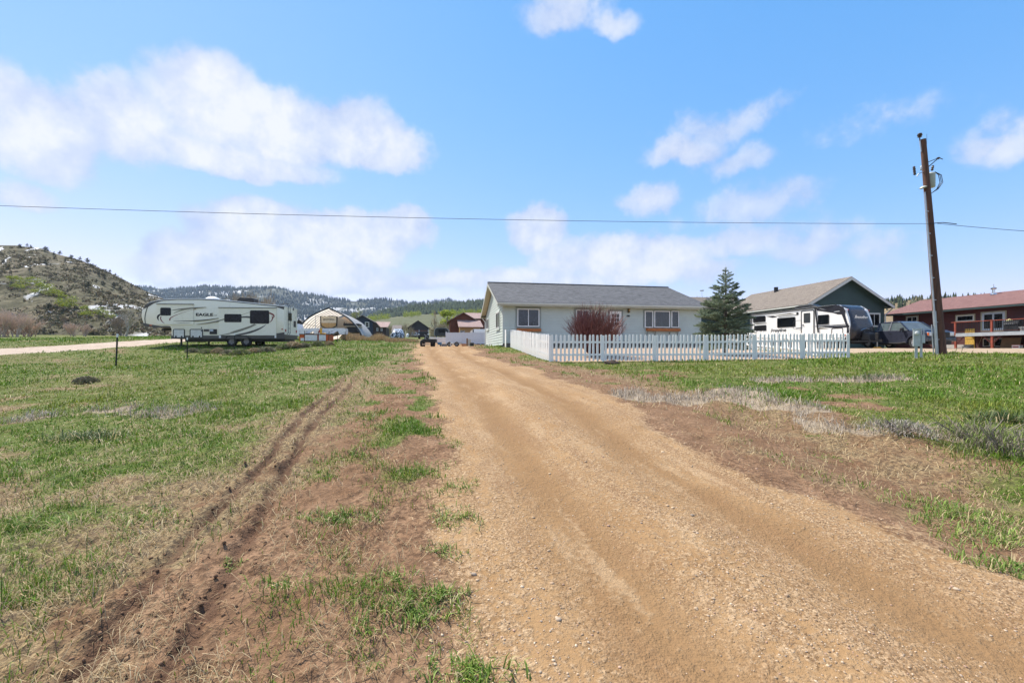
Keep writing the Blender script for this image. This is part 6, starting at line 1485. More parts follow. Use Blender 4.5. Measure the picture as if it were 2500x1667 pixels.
# --- white cargo trailer behind the house
kd = 47.5; x, y, z = loc(1155, kd)
kt = thing('cargo_trailer', 'white trailer with black edge stripes poking out behind the ranch house', 'trailer', (x, y, z), GA)
hz = zat(803.5, kd)-z
MB().loft([[(xx, y_, zz_) for xx, zz_ in ((0, .55), (2.3, .55), (2.3, hz), (0.05, hz))] for y_ in (0.0, 4.2)]).build('body', M_IWH, kt, bevel=.03)
MB().box(-.012, -.012, .55, .07, .6, hz-.05).build('corner_trim', M_BLACK, kt); MB().box(-.02, .65, .6, -.0, 1.1, hz-.1).build('stripe', M_VINYL, kt); MB().box(-.015, 1.15, .6, .0, 2.2, hz-.08).build('stripe', M_BLACK, kt)
MB().bar((.4, -.015, hz-.9), (.95, -.015, hz-1.6), .015, .06, (0, 1, 0)).build('stripe', M_BLACK, kt)
text_mesh('S', .32, .008, mat('grey_decal', (.25, .27, .3), .5), kt, basis((1.2, -.012, hz-.5), (1, 0, 0), (0, 0, 1)), 'lettering')
MB().box(.2, .3, .3, 2.1, 4.0, .55).build('chassis', M_BLACK, kt)
for y_ in (1.6, 2.5): wheel(kt, (.1, y_, .33), (-1, 0, 0), .33, .2); wheel(kt, (2.2, y_, .33), (1, 0, 0), .33, .2)
MB().tube([(.35, -.25, 0.0), (.35, -.25, .7)], .03, 6).build('jack_post', M_STEEL, kt); MB().bar((.35, -.3, .45), (.6, .3, .45), .08, .1).build('tongue', M_DARKMET, kt)
# --- brown house with two roofs
hd = 92.0; hz0 = Hs(at(1130, hd), hd)
bb, bw2, be2, bp2 = gable_house('brown_house', 'reddish brown gabled house with pinkish roof behind the vinyl fence', 1098, 1164, hd, hz0, 781, 762.5, 10, M_CEDAR, M_PINKROOF, .6)
hfx = lambda px: hit(px, 0, at(1098, hd), hd, math.cos(GA), math.sin(GA))[0]
MB().box(hfx(1120), -4.0, -1, hfx(1168), -.02, zat(798, hd)-hz0).build('porch_wall', M_OSB, bb)
roof_slab(bb, (hfx(1117), -4.5, zat(797.5, hd-4.5)-hz0), (hfx(1175), -4.5, zat(797.5, hd-4.5)-hz0), (hfx(1116), -.3, zat(781.5, hd)-hz0), (hfx(1172), -.3, zat(781.5, hd)-hz0), .12, M_PINKROOF, 'porch_roof')
window_unit(bb, ((0, -4.02, 0), (1, 0, 0), (0, 0, 1), (0, -1, 0)), hfx(1121), zat(811, hd-4)-hz0, hfx(1132), zat(807, hd-4)-hz0, 1, M_OFFW, M_GLASS, None, .06, .07)
for px in (1099, 1108): MB().box(hfx(px), -.25, -1, hfx(px)+.22, -.02, be2).build('porch_post', M_CEDAR, bb)
roof_slab(bb, (hfx(1150), .5, zat(776, hd)-hz0), (hfx(1210), .5, zat(776, hd)-hz0), (hfx(1138), 5.0, zat(763, hd+5)-hz0), (hfx(1210), 5.0, zat(763, hd+5)-hz0), .12, M_PINKROOF, 'wing_roof')
MB().box(hfx(1164)+.02, 1.0, -1, hfx(1208), 7, zat(777, hd)-hz0).build('wing_wall', M_CEDAR, bb)
# --- cabin left of the shelter
cbn = gable_house('brown_cabin', 'small brown cabin gable between the cream trailer and the shelter', 722, 739, 100, Hs(at(730, 100), 100), 787, 780, 6, M_DKBRN, M_DKROOF, .3, GA, 'cabin')[0]
# --- junk row at the top of the drive
jd = 36.0
def jl(px, d=jd): x = at(px, d); return (x, d, Hs(x, d))
qb = thing('quad_bike', 'black quad bike with cargo box at the top of the drive', 'quad bike', jl(1026), 0)
for x_ in (.12, .98):
    for y_ in (0, .8): wheel(qb, (x_, y_, .24), (-1 if x_ < .5 else 1, 0, 0), .24, .2)
MB().loft([[(xx, y_, zz_) for xx, zz_ in ((.05, .35), (.95, .35), (1.0, .55), (.75, .66), (.3, .62), (.05, .5))] for y_ in (-.2, 1.0)]).build('body', M_BLACK, qb, bevel=.03)
MB().loft([[(.3, .1, .6), (.62, .1, .62), (.62, .1, .78), (.45, .1, .86), (.3, .1, .7)], [(.3, .5, .6), (.62, .5, .62), (.62, .5, .78), (.45, .5, .86), (.3, .5, .7)]]).build('seat', M_BLACK, qb)
MB().tube([(.42, -.05, .6), (.5, -.05, .95), (.38, -.2, .98)], .02, 6).build('handlebar', M_STEEL, qb); MB().box(.72, -.25, .34, 1.32, .6, .62).build('cargo_box', M_BLACK, qb, bevel=.02); MB().box(.2, -.25, .14, .8, -.1, .22).build('skid_plate', mat('pale_board', (.52, .40, .30)), qb)
bw__ = thing('blue_wheelbarrow', 'small blue wheelbarrow next to the quad bike', 'wheelbarrow', jl(1068), 0)
MB().loft([[(0, -.2, .35), (.36, -.2, .35), (.36, .3, .35), (0, .3, .35)], [(.08, -.1, .15), (.28, -.1, .15), (.28, .2, .15), (.08, .2, .15)]]).build('tray', mat('blue_paint', (.08, .28, .55), .5), bw__); wheel(bw__, (.18, .35, .12), (1, 0, 0), .12, .06); 
for x_ in (.04, .32): MB().tube([(x_, -.45, .38), (x_, -.1, .2), (x_, -.1, 0)], .015, 5).build('leg', M_STEEL, bw__)
gt_ = thing('grey_tote', 'low grey plastic tote on the ground beside the blue wheelbarrow', 'tote', jl(1078), 0); MB().loft([[(0, 0, 0), (.4, 0, 0), (.4, .4, 0), (0, .4, 0)], [(-.03, -.03, .2), (.43, -.03, .2), (.43, .43, .2), (-.03, .43, .2)]]).build('bin', mat('grey_plastic', (.20, .20, .22), .5), gt_); MB().box(-.05, -.05, .2, .45, .45, .24).build('lid', M_STEEL, gt_)
sf = thing('small_trailer_frame', 'small utility trailer with two dark wheel humps and white drawbar', 'trailer', jl(1090), 0)
for x_ in (.25, .85): wheel(sf, (x_, .05, .2), (0, -1, 0), .2, .15); MB().tube([(x_-.27, .0, .12), (x_-.18, .0, .32), (x_, .0, .42), (x_+.18, .0, .32), (x_+.27, .0, .12)], .03, 6).build('mudguard', M_STEEL, sf)
MB().box(-.05, .2, .28, 1.15, 1.2, .36).build('deck', M_STEEL, sf); MB().bar((.4, -.35, .25), (.55, .2, .32), .05, .05).build('drawbar', M_VINYL, sf); MB().tube([(.42, -.33, 0), (.42, -.33, .36)], .025, 6).build('jack', M_VINYL, sf)
ps = thing('wooden_post', 'short brown wooden post standing among the junk by the trailer', 'post', jl(1140.5), 0); MB().box(-.06, -.06, -.2, .06, .06, .68).build('shaft', mat('post_wood', (.20, .12, .06), .8), ps); MB().add([(-.06, -.06, .68), (.06, -.06, .68), (.06, .06, .68), (-.06, .06, .68), (0, 0, .73)], [(0, 1, 4), (1, 2, 4), (2, 3, 4), (3, 0, 4)]).build('tip', mat('post_wood', (.20, .12, .06)), ps)
pl2 = thing('brick_coloured_planks', 'small stack of orange-brown planks left of the wooden post', 'planks', jl(1128), 0)
for k in range(4): MB().box(-.02*k, -.1, .02+k*.06, .40-.03*k, .12, .07+k*.06).build('plank', mat('orange_wood', (.42, .18, .08), .7), pl2)
cb2 = thing('cinder_blocks', 'short stack of pale concrete blocks right of the wooden post', 'blocks', jl(1143), 0)
for k in range(3): MB().box(0, 0, .004+k*.205, .19, .39, .2+k*.205).build('block', mat('pale_concrete', (.5, .49, .45), .9), cb2)
bk = thing('black_drum', 'squat black drum beside the pale concrete blocks', 'drum', jl(1151), 0); MB().lathe([(0, .16), (.02, .18), (.15, .17), (.17, .19), (.2, .17), (.3, .17)], (0.05, 0, 0), (0, 0, 1), 14).build('shell', M_BLACK, bk); MB().lathe([(.3, .18), (.33, .18)], (.05, 0, 0), (0, 0, 1), 14).build('rim', M_DARKMET, bk)
# --- dark mole hill at the picket fence
x, y = ground_at(1494, 888)
mo_me = MB(); vs = []
for i in range(8):
    for k in range(14): r_ = .34*math.sin(math.pi/2*i/7); vs.append((r_*math.cos(k*math.pi/7)*(1+.2*R.uniform(-1, 1)), r_*math.sin(k*math.pi/7)*.8, .17*math.cos(math.pi/2*i/7)*R.uniform(.8, 1.1)-.02))
mo_me.add(vs, [(i*14+k, i*14+(k+1) % 14, (i+1)*14+(k+1) % 14, (i+1)*14+k) for i in range(7) for k in range(14)])
o = mo_me.build('dirt_mound', mat('fresh_soil', (.045, .028, .02), .95, var=.4, vscale=12, bump=.8, bscale=30), None); o.location = (x, y, Hs(x, y)); tag(o, 'small mound of fresh dark soil at the foot of the picket fence', 'mound')
# --- wire fence with steel posts on the left
wfp = [(283, 899, 19.0, 1.48), (457, 880, 26.6, 1.35), (572, 866, 29.6, 1.4), (646, 848, 36, 1.35), (703, 848, 41, 1.2), (743, 846, 44.0, 1.2), (776, 845, 44.5, 1.2), (802, 844, 45, 1.2), (824, 842, 47, 1.2), (843, 840, 49, 1.1)]
wf = thing('wire_fence', 'sagging wire mesh fence on dark steel posts along the left meadow', 'fence', (at(283, 19), 19, Hs(at(283, 19), 19)), 0)
oW = V(wf.location)
P_ = []
M_TP = mat('dark_green_steel', (.02, .025, .02), .6, .3)
pp = [(-30.5, 9.5)]+[(at(p[0], p[2]), p[2]) for p in wfp]; hh_ = [1.4]+[p[3] for p in wfp]
for i, ((x, y), h_) in enumerate(zip(pp, hh_)):
    z = Hs(x, y); ln = V((R.uniform(-.02, .06), 0, 1)) if i != 1 else V((.045, 0, 1)); b0 = V((x, y, z))-oW; P_.append((b0, ln, h_))
    tpo = MB().bar(b0-ln*.2, b0+ln*h_, .045, .045).build('post', M_TP, wf)
    if i in (1, 2, 3): MB().bar(b0+ln*(h_-.14), b0+ln*(h_+.005), .05, .05).build('post_tip', M_VINYL, tpo)
for hk in (.15, .35, .55, .75, .95, 1.1):
    for i in range(len(P_)-1):
        a, l1, h1 = P_[i]; c, l2, h2 = P_[i+1]; A_ = a+l1*min(hk, h1-.05); C_ = c+l2*min(hk, h2-.05); mdd = (A_+C_)/2-V((0, 0, .03)); MB().tube([A_, mdd, C_], .0016, 3, False).build('wire', M_TP, wf)
# ================================================================ hills and mountains
def hill_mat(name, cols, sc=.02, snow=None, streak=(1, 1, 1)):
    m = bpy.data.materials.new(name); m.use_nodes = True; nt = m.node_tree; nt.nodes.clear(); N = NB(nt)
    p = N.new('ShaderNodeBsdfPrincipled'); o = N.new('ShaderNodeOutputMaterial'); nt.links.new(p.outputs[0], o.inputs[0])
    pos = N.new('ShaderNodeTexCoord').outputs['Object']
    n1 = N.noise(pos, sc, 5, .6); n2 = N.noise(pos, sc*9, 5, .65); n3 = N.noise(pos, sc*40, 4, .7)
    c = N.mix(N.ss(n1, .35, .65), (*cols[0], 1), (*cols[1], 1)); c = N.mix(N.ss(n2, .40, .62), c, (*cols[2], 1)); c = N.mix(N.ss(n3, .42, .60), N.mix(.55, c, (*cols[3], 1)), c)
    if snow:
        sx_ = N.vm('DOT_PRODUCT', pos, streak[0], out=1); sz_ = N.vm('DOT_PRODUCT', pos, streak[1], out=1); cv = N.new('ShaderNodeCombineXYZ'); nt.links.new(sx_, cv.inputs[0]); nt.links.new(sz_, cv.inputs[1])
        ns = N.noise(cv.outputs[0], snow[0], 4, .5, .3); msk = N.m('MULTIPLY', N.ss(ns, snow[1], snow[1]+.035), N.ss(n1, .40, .55))
        c = N.mix(N.m('MULTIPLY', msk, snow[3]), c, (*snow[2], 1))
    nt.links.new(c, p.inputs['Base Color']); p.inputs['Roughness'].default_value = 1; p.inputs['Specular IOR Level'].default_value = .1
    b = N.new('ShaderNodeBump'); b.inputs['Strength'].default_value = .7; b.inputs['Distance'].default_value = .02/sc*.6; nt.links.new(N.m('ADD', n2, N.m('MULTIPLY', n3, .5)), b.inputs['Height']); nt.links.new(b.outputs[0], p.inputs['Normal'])
    return m
class Hill:
    """a slope rising from its foot (distance d0) to a crest (distance d1) whose height follows a measured skyline"""
    def __init__(s, name, u0, u1, d0, d1, sky_px, sky_py, zf, material, n=200, m=50, rough=.0, power=1.1, seed=0, back=.5):
        s.d0, s.d1, s.zf, s.px, s.py, s.pw, s.rough, s.seed = d0, d1, zf, sky_px, sky_py, power, rough, seed
        us = np.linspace(u0, u1, n); ts = np.concatenate([np.linspace(0, 1, m), 1+np.linspace(0, back, 12)[1:]])
        U, T = np.meshgrid(us, ts, indexing='ij'); P = s.pt(U.ravel(), T.ravel())
        idn = np.arange(n*len(ts)).reshape(n, len(ts)); q = np.stack([idn[:-1, :-1], idn[1:, :-1], idn[1:, 1:], idn[:-1, 1:]], -1).reshape(-1, 4)
        o = np_mesh(name, P, q.ravel(), np.full(len(q), 4), material, smooth=True); o['kind'] = 'structure'
    def pt(s, u, t):
        d = s.d0+(s.d1-s.d0)*t
        zr = EYE+(HOR-np.interp(1250+FPX*u, s.px, s.py))/FPX*s.d1
        f = np.where(t <= 1, np.clip(t, 0, 1)**s.pw, 1-(t-1)*1.3)
        z = s.zf+(zr-s.zf)*f-np.where(t < .02, 2, 0)
        nz = (fbm(u*d, d, 5.0/(s.d1-s.d0), 5, s.seed)-.5)*s.rough*np.clip(t*5, 0, 1)*np.where(t > .9, .4, 1)
        return np.stack([u*d, d, z+nz], -1)
    def find(s, px, py):
        u = (px-1250)/FPX; t = np.linspace(.02, 1, 400); P = s.pt(np.full(400, u), t)
        r = HOR-(P[:, 2]-EYE)/P[:, 1]*FPX; i = int(np.argmin(np.abs(r-py))); return P[i]
M_SAGE = hill_mat('sage_slope', ((.15, .14, .082), (.205, .172, .118), (.085, .08, .046), (.04, .037, .025)), .02, (.24, .585, (.80, .81, .84), .9), ((.16, 0, -.11), (.45, 0.1, .75)))
hillL = Hill('hill', -2.6, -.50, 92, 205, [-1500, -400, 0, 41, 102, 143, 184, 224, 265, 306, 347, 398, 470, 560, 640, 730], [620, 610, 599, 598, 605, 620, 630, 643, 665, 687, 710, 732, 765, 795, 815, 830], 4.6, M_SAGE, 220, 90, 7.0, 1.05, 5)
M_MTN = hill_mat('mountain_forest_floor', ((.09, .10, .075), (.15, .15, .12), (.06, .068, .055), (.04, .045, .038)), .004, (.012, .50, (.55, .56, .58), .85), ((1, 0, 0), (0, 0, 1)))
hill1 = Hill('mountain', -1.6, 1.7, 650, 1750, [-600, 200, 344, 400, 460, 500, 520, 560, 620, 670, 700, 740, 800, 870, 940, 980, 1000, 1040, 1075, 1095, 1115, 1180, 1300, 1500, 1690, 1715, 1800, 2165, 2215, 2400, 2900],
             [705, 705, 704, 706, 703, 699, 698, 702, 703, 704, 713, 722, 726, 732, 731, 735, 742, 741, 736, 732, 742, 738, 738, 738, 733, 732, 738, 738, 738, 742, 742], 9, M_MTN, 320, 70, 60, 1.25, 21)
M_MTN2 = hill_mat('foothill_forest_floor', ((.07, .09, .045), (.09, .10, .055), (.05, .065, .035), (.03, .04, .02)), .008)
hill2 = Hill('foothill', -.42, 1.2, 420, 900, [800, 860, 900, 940, 1000, 1050, 1110, 1180, 1260, 1400, 1700, 2100, 2500], [828, 802, 782, 766, 756, 750, 746, 741, 735, 738, 746, 752, 760], 8, M_MTN2, 160, 50, 18, 1.15, 31)
M_SAGE2 = hill_mat('pale_sage_slope', ((.135, .14, .082), (.165, .16, .10), (.11, .12, .065), (.075, .08, .05)), .015)
hill3 = Hill('sage_hill', -.46, 1.3, 175, 420, [780, 830, 870, 900, 960, 1030, 1100, 1180, 1400, 1700, 2160, 2300, 2600], [828, 812, 795, 785, 775, 768, 766, 764, 768, 774, 778, 780, 780], 6.6, M_SAGE2, 140, 50, 5, .95, 41)
M_ROCK = hill_mat('rocky_tan_slope', ((.26, .20, .12), (.32, .25, .16), (.20, .15, .09), (.12, .09, .055)), .03)
hill4 = Hill('rocky_hill', .74, 1.6, 150, 270, [2060, 2120, 2165, 2215, 2300, 2500, 2900], [800, 760, 737, 731, 728, 730, 735], 4, M_ROCK, 60, 40, 6, .9, 51)
# the far side of the valley, behind the photographer
us = np.linspace(-2.2, 2.2, 80); ts = np.linspace(0, 1, 16); U, T = np.meshgrid(us, ts, indexing='ij')
dd = 380+500*T; PB = np.stack([-U*dd, -dd, 3+T**1.1*(26+46*fbm(U*2, U*0, 1.2, 3, 3))], -1).reshape(-1, 3)
idn = np.arange(80*16).reshape(80, 16); q = np.stack([idn[:-1, :-1], idn[1:, :-1], idn[1:, 1:], idn[:-1, 1:]], -1).reshape(-1, 4)
np_mesh('hill_behind', PB, q.ravel(), np.full(len(q), 4), M_MTN2, smooth=True)['kind'] = 'structure'

# ---- conifer forest on the mountains (one mass)
def conifer_mass(name, label, hill, n, u0, u1, t0, t1, hmin, hmax, colr, seed, keep=None):
    rn = np.random.default_rng(seed); u = rn.uniform(u0, u1, n); t = rn.uniform(t0, t1, n)**.8
    if keep is not None:
        k = keep(u, t, rn); u, t = u[k], t[k]
    P = hill.pt(u, t); n = len(u); h = rn.uniform(hmin, hmax, n); r = h*rn.uniform(.16, .24, n); K = 5
    vs = []; fs = []; off = 0
    for (zb, zt, rs) in ((.05, .62, 1.0), (.38, 1.0, .68)):
        an = rn.uniform(0, 6.28, n)[:, None]+np.arange(K)[None]*2*np.pi/K
        rr_ = (r*rs)[:, None]*rn.uniform(.7, 1.25, (n, K))
        ring = np.stack([P[:, None, 0]+rr_*np.cos(an), P[:, None, 1]+rr_*np.sin(an), (P[:, 2]+h*zb)[:, None]+rn.uniform(-.06, .06, (n, K))*h[:, None]], -1)
        tip = P+np.stack([h*0, h*0, h*zt], -1)
        vs.append(np.concatenate([ring, tip[:, None]], 1).reshape(-1, 3))
        b_ = off+np.arange(n)[:, None]*(K+1)
        for i in range(K): fs.append(np.concatenate([b_+i, b_+(i+1) % K, b_+K], 1))
        off += n*(K+1)
    c = np.array(colr)[None]*rn.uniform(.55, 1.5, (n, 1)); cols = np.concatenate([np.repeat(c, K+1, 0)]*2)
    o = np_mesh(name, np.concatenate(vs), np.concatenate(fs).ravel(), np.full(sum(len(f) for f in fs), 3), attr_mat('far_needles', .9, 0, .1), None, cols)
    return tag(o, label, 'forest', kind='stuff')
def gaps(u, t, rn): return rn.random(len(u)) < np.clip((fbm(u*22, t*6, 1.0, 4, 8)-.36)*4.5+sstep(t, .85, 1.0)*.4, .10, 1)
conifer_mass('conifer_forest', 'dark conifer forest covering the far mountains', hill1, 17000, -.92, .05, .0, 1.02, 8, 16, (.036, .052, .056), 1, gaps)
conifer_mass('distant_conifers', 'far dark conifers on the ridge behind the houses at right', hill1, 2500, .38, .95, .55, 1.02, 12, 24, (.035, .052, .045), 2, gaps)
conifer_mass('foothill_conifers', 'dark green conifers on the nearer forested foothill', hill2, 3600, -.40, .02, .30, 1.02, 8, 15, (.040, .055, .028), 3, lambda u, t, rn: rn.random(len(u)) < np.clip((t-.42)*3.2+(fbm(u*20, t*8, 1, 3, 4)-.5)*1.6, .04, 1))
conifer_mass('ridge_conifers', 'scattered dark pines on the tan hill between the houses at right', hill4, 260, .78, 1.1, .55, 1.0, 2.5, 5, (.035, .045, .025), 4)
def leaf_mass(centres, sizes, nleaf, cols, seed, lsz=.35, flat=1.0):
    """leaf quads scattered through ellipsoidal crowns; returns arrays"""
    rn = np.random.default_rng(seed); C = np.repeat(centres, nleaf, 0); Sz = np.repeat(sizes, nleaf, 0); n = len(C)
    d = rn.normal(size=(n, 3)); d /= np.linalg.norm(d, axis=1, keepdims=True); rr_ = rn.random((n, 1))**.45
    lump = .75+.5*rn.random((len(centres), 1)); P = C+d*rr_*Sz*np.repeat(lump, nleaf, 0)
    a = rn.normal(size=(n, 3)); a /= np.linalg.norm(a, axis=1, keepdims=True); b_ = np.cross(a, rn.normal(size=(n, 3))); b_ /= np.linalg.norm(b_, axis=1, keepdims=True)
    l = lsz*np.repeat(sizes.mean(1, keepdims=True), nleaf, 0)*rn.uniform(.6, 1.3, (n, 1)); a = a*l; b_ = b_*l*.7
    vs = np.stack([P-a*.6-b_*.2, P+b_*.5, P+a*.6, P-b_*.5], 1).reshape(-1, 3)
    c = cols[rn.integers(0, len(cols), n)]*rn.uniform(.7, 1.25, (n, 1)); return vs, np.repeat(c, 4, 0)
M_LEAF = attr_mat('spring_leaves', .6, .35)
def quads_obj(name, vs, cols, parent=None, m=None): return np_mesh(name, vs, np.arange(len(vs)), np.full(len(vs)//4, 4), m or M_LEAF, parent, cols)
# ---- aspens on the sage hill and foothill
LIME = np.array([(.30, .36, .035), (.24, .32, .03), (.36, .38, .06)]); OLIVE = np.array([(.20, .23, .06), (.25, .26, .09), (.16, .19, .05)]); GREYT = np.array([(.22, .20, .16), (.28, .26, .21), (.18, .17, .13)])
rn = np.random.default_rng(9)
u = rn.uniform(-.37, .0, 520); t = np.clip(.86+.13*fbm(u*9, u*0, 1, 3, 2)+rn.normal(0, .06, 520), .5, 1.0); P = hill3.pt(u, t); k = fbm(u*30, t*6, 1, 3, 3) > .42; P = P[k]
sz = np.stack([rn.uniform(1.2, 2.2, len(P))]*2+[rn.uniform(1.8, 3.4, len(P))], 1); vs1, c1 = leaf_mass(P+np.stack([P[:, 0]*0, P[:, 0]*0, sz[:, 2]*.9], 1), sz, 34, LIME*.85, 1, .34)
u = rn.uniform(-.40, .02, 900); t = rn.uniform(.12, .62, 900); P = hill2.pt(u, t); k = fbm(u*26, t*5, 1, 3, 13) > .47; P = P[k]
sz = np.stack([rn.uniform(2.0, 3.4, len(P))]*2+[rn.uniform(3, 5.5, len(P))], 1); pick = rn.random(len(P)) < .6
vs2, c2 = leaf_mass((P+np.stack([P[:, 0]*0, P[:, 0]*0, sz[:, 2]*.9], 1))[pick], sz[pick], 26, LIME*.9, 2, .34); vs3, c3 = leaf_mass((P+np.stack([P[:, 0]*0, P[:, 0]*0, sz[:, 2]*.9], 1))[~pick], sz[~pick], 26, GREYT, 3, .3)
tag(quads_obj('aspen_grove', np.concatenate([vs1, vs2, vs3]), np.concatenate([c1, c2, c3])), 'band of yellow-green aspens across the hills behind the houses', 'aspens', kind='stuff')
# ---- low sage on the left hill
u = rn.uniform(-1.35, -.7, 6500); t = rn.uniform(.02, .98, 6500); kk = rn.random(6500) < np.clip((fbm(u*16, t*7, 1, 3, 5)-.36)*4, .12, 1); u, t = u[kk], t[kk]; P = hillL.pt(u, t); sz = np.stack([rn.uniform(.4, 1.2, len(P))]*2+[rn.uniform(.3, .8, len(P))], 1)
vs1, c1 = leaf_mass(P+[0, 0, .2], sz, 9, np.array([(.10, .095, .055), (.07, .075, .04), (.14, .12, .08), (.12, .09, .06)]), 5, .75)
tag(quads_obj('hillside_brush', vs1, c1), 'grey-green low brush speckling the steep hill at left', 'brush', kind='stuff')

# ---- trees one can tell apart
def leafy_tree(name, label, cat, px, py, d, h, w, colset, seed, n=420, trunk_h=.3, group=None, z=None, lsz=.16, shape=None, low=.28):
    x = at(px, d) if not isinstance(px, tuple) else px[0]; z = zat(py, d) if z is None else z
    t = thing(name, label, cat, (x, d, z), 0, group); r = random.Random(seed)
    tr_ = MB(); tr_.tube([(0, 0, -.5), (r.uniform(-.1, .1)*w, 0, h*.45), (r.uniform(-.1, .1)*w, 0, h*.85)], [.035*h, .025*h, .006*h], 6)
    for k in range(7):
        a = r.uniform(0, 6.28); z0 = h*r.uniform(.2, .6); tr_.tube([(0, 0, z0), (math.cos(a)*w*.3, math.sin(a)*w*.3, z0+h*.15), (math.cos(a)*w*.45, math.sin(a)*w*.45, z0+h*.3)], [.014*h, .009*h, .003*h], 4)
    tr_.build('trunk', mat('pale_bark', (.30, .27, .22), .8, var=.2), t)
    rn_ = np.random.default_rng(seed); K = 12
    cz = rn_.uniform(low, .95, K); cr = np.sin(np.clip((cz-.12)/.95, 0, 1)*np.pi)**.7 if shape is None else shape(cz); an = rn_.uniform(0, 6.28, K); rr_ = rn_.random(K)**.5*.32
    C = np.stack([np.cos(an)*rr_*w*cr, np.sin(an)*rr_*w*cr, cz*h], 1); Sz = np.stack([w*.24*cr+.05, w*.24*cr+.05, h*.13*np.ones(K)], 1)
    vs, c = leaf_mass(C, Sz, n//K, colset, seed, lsz*2.2); quads_obj('crown', vs, c, t); return t
def bare_tree(name, label, cat, px, py, d, h, seed, col, spread=.5, group=None, stems=1, lev=4, dense=4, z=None):
    r = random.Random(seed); t = thing(name, label, cat, (at(px, d), d, zat(py, d) if z is None else z), 0, group); segs = []; fine = []
    def grow(p, dr, L, rad_, k):
        pts = [p]; q = p; n = 4
        for i in range(n): dr = (dr+V((r.gauss(0, .12), r.gauss(0, .12), .05))).normalized(); q = q+dr*L/n; pts.append(q)
        (segs if k < 2 else fine).append((pts, [rad_*(1-.5*i/n) for i in range(n+1)]))
        if k < lev:
            for i in range(dense if k else dense+2):
                s_ = r.uniform(.35, 1.0); b0 = pts[0].lerp(pts[-1], s_); a = r.uniform(0, 6.28); sp_ = r.uniform(.35, 1.0)*spread*1.3
                nd2 = (dr+V((math.cos(a)*sp_, math.sin(a)*sp_, r.uniform(-.05, .35)))).normalized(); grow(b0, nd2, L*r.uniform(.5, .75), rad_*.45, k+1)
    for s_ in range(stems):
        a = r.uniform(0, 6.28); o_ = 0 if stems == 1 else .12*h
        grow(V((math.cos(a)*o_*r.random(), math.sin(a)*o_*r.random(), -.3)), V((r.gauss(0, .12)*stems**.5, r.gauss(0, .12)*stems**.5, 1)).normalized(), h*.46, h*(.022 if stems > 1 else .032), 0)
    twig_mb(segs, 5).build('trunk', mat('bark_'+name, tuple(c*.85 for c in col), .8, var=.2), t); twig_mb([([p[0], p[2], p[-1]], [max(q_[0], .012), max(q_[2], .010), .008]) for p, q_ in fine], 3).build('crown', mat('twigs_'+name, col, .8, var=.25), t); return t
wl = [(4, 829, 76, 6.2, 'leftmost bare pinkish willow at the foot of the steep hill'), (24, 828, 78, 6.6, 'second bare pinkish willow from the left at the hill foot'), (44, 828, 77, 6.0, 'third bare pinkish willow from the left at the hill foot'), (64, 827, 79, 5.6, 'fourth bare pinkish willow from the left at the hill foot'), (80, 827, 80, 4.6, 'small bare willow at the right end of the willow row'), (180, 826, 84, 3.9, 'low bare brownish shrub tree left of the pale cottonwood'), (208, 826, 85, 3.4, 'lowest bare brownish shrub tree beside the hill bank')]
for i, (px, py, d, h, lb) in enumerate(wl): bare_tree('bare_willow', lb, 'tree', px, py, d, h, 50+i, (.58, .44, .35), .62, 'bare willows at the hill foot', 4, 3, 5)
bare_tree('pale_cottonwood', 'pale grey leafless cottonwood in front of the steep hill', 'tree', 306, 823, 88, 7.4, 71, (.42, .38, .33), .75, None, 1, 4, 4)
bare_tree('bare_shrub_tree', 'brownish bare tree close behind the pale cottonwood', 'tree', 290, 822, 92, 6.0, 77, (.26, .20, .15), .6, None, 3, 3, 5)
for i, (px, top_, lb) in enumerate(((588, 702, 'bare tan cottonwood left of the others behind the cream trailer'), (612, 698, 'tallest bare tan cottonwood behind the cream trailer'), (634, 700, 'bare tan cottonwood just right of the tallest behind the trailer'), (655, 708, 'rightmost bare tan cottonwood behind the cream trailer'))):
    bz_ = Hs(at(px, 72), 72); bare_tree('bare_cottonwood', lb, 'tree', px, 0, 72, (zat(top_, 72)-bz_)*1.02, 81+i, (.36, .285, .20), .42, 'bare cottonwoods behind the trailer', 2, 3, 5, bz_)
lt = leafy_tree('lime_willow', 'bright lime green willow left of the brown house', 'tree', 1096, 822, 125, zat(748, 125)-zat(815, 125), 6.6, LIME*1.05, 91, 1500)
leafy_tree('budding_tree', 'olive budding tree behind the navy blue house', 'tree', 869, 812, 118, zat(756, 118)-zat(815, 118), 4.0, OLIVE, 92, 900)
leafy_tree('brown_poplar', 'brown columnar poplar between the garage and the brown house', 'tree', 1060, 822, 118, zat(764, 118)-zat(824, 118), 2.4, np.array([(.24, .17, .09), (.28, .21, .12), (.20, .14, .08)]), 93, 1500, lsz=.07)
for i, (px, h, lb) in enumerate(((952, 4.2, 'tan leafless brush left of the grey-roofed shed'), (986, 4.6, 'tan leafless brush right of the grey-roofed shed'), (1002, 3.2, 'short tan leafless brush behind the charcoal garage'), (1074, 5.0, 'tan leafless brush behind the dark camper'), (1088, 4.6, 'tan leafless brush left of the brown house'))):
    bare_tree('tan_brush', lb, 'shrub', px, 823, 112, h, 120+i, (.33, .27, .17), .45, 'tan brush between the houses', 5, 3, 4)
bare_tree('far_bare_tree', 'pale bare tree above the far end of the red roof', 'tree', 2232, 800, 95, 9.3, 131, (.45, .38, .28), .6, None, 1, 4, 3)
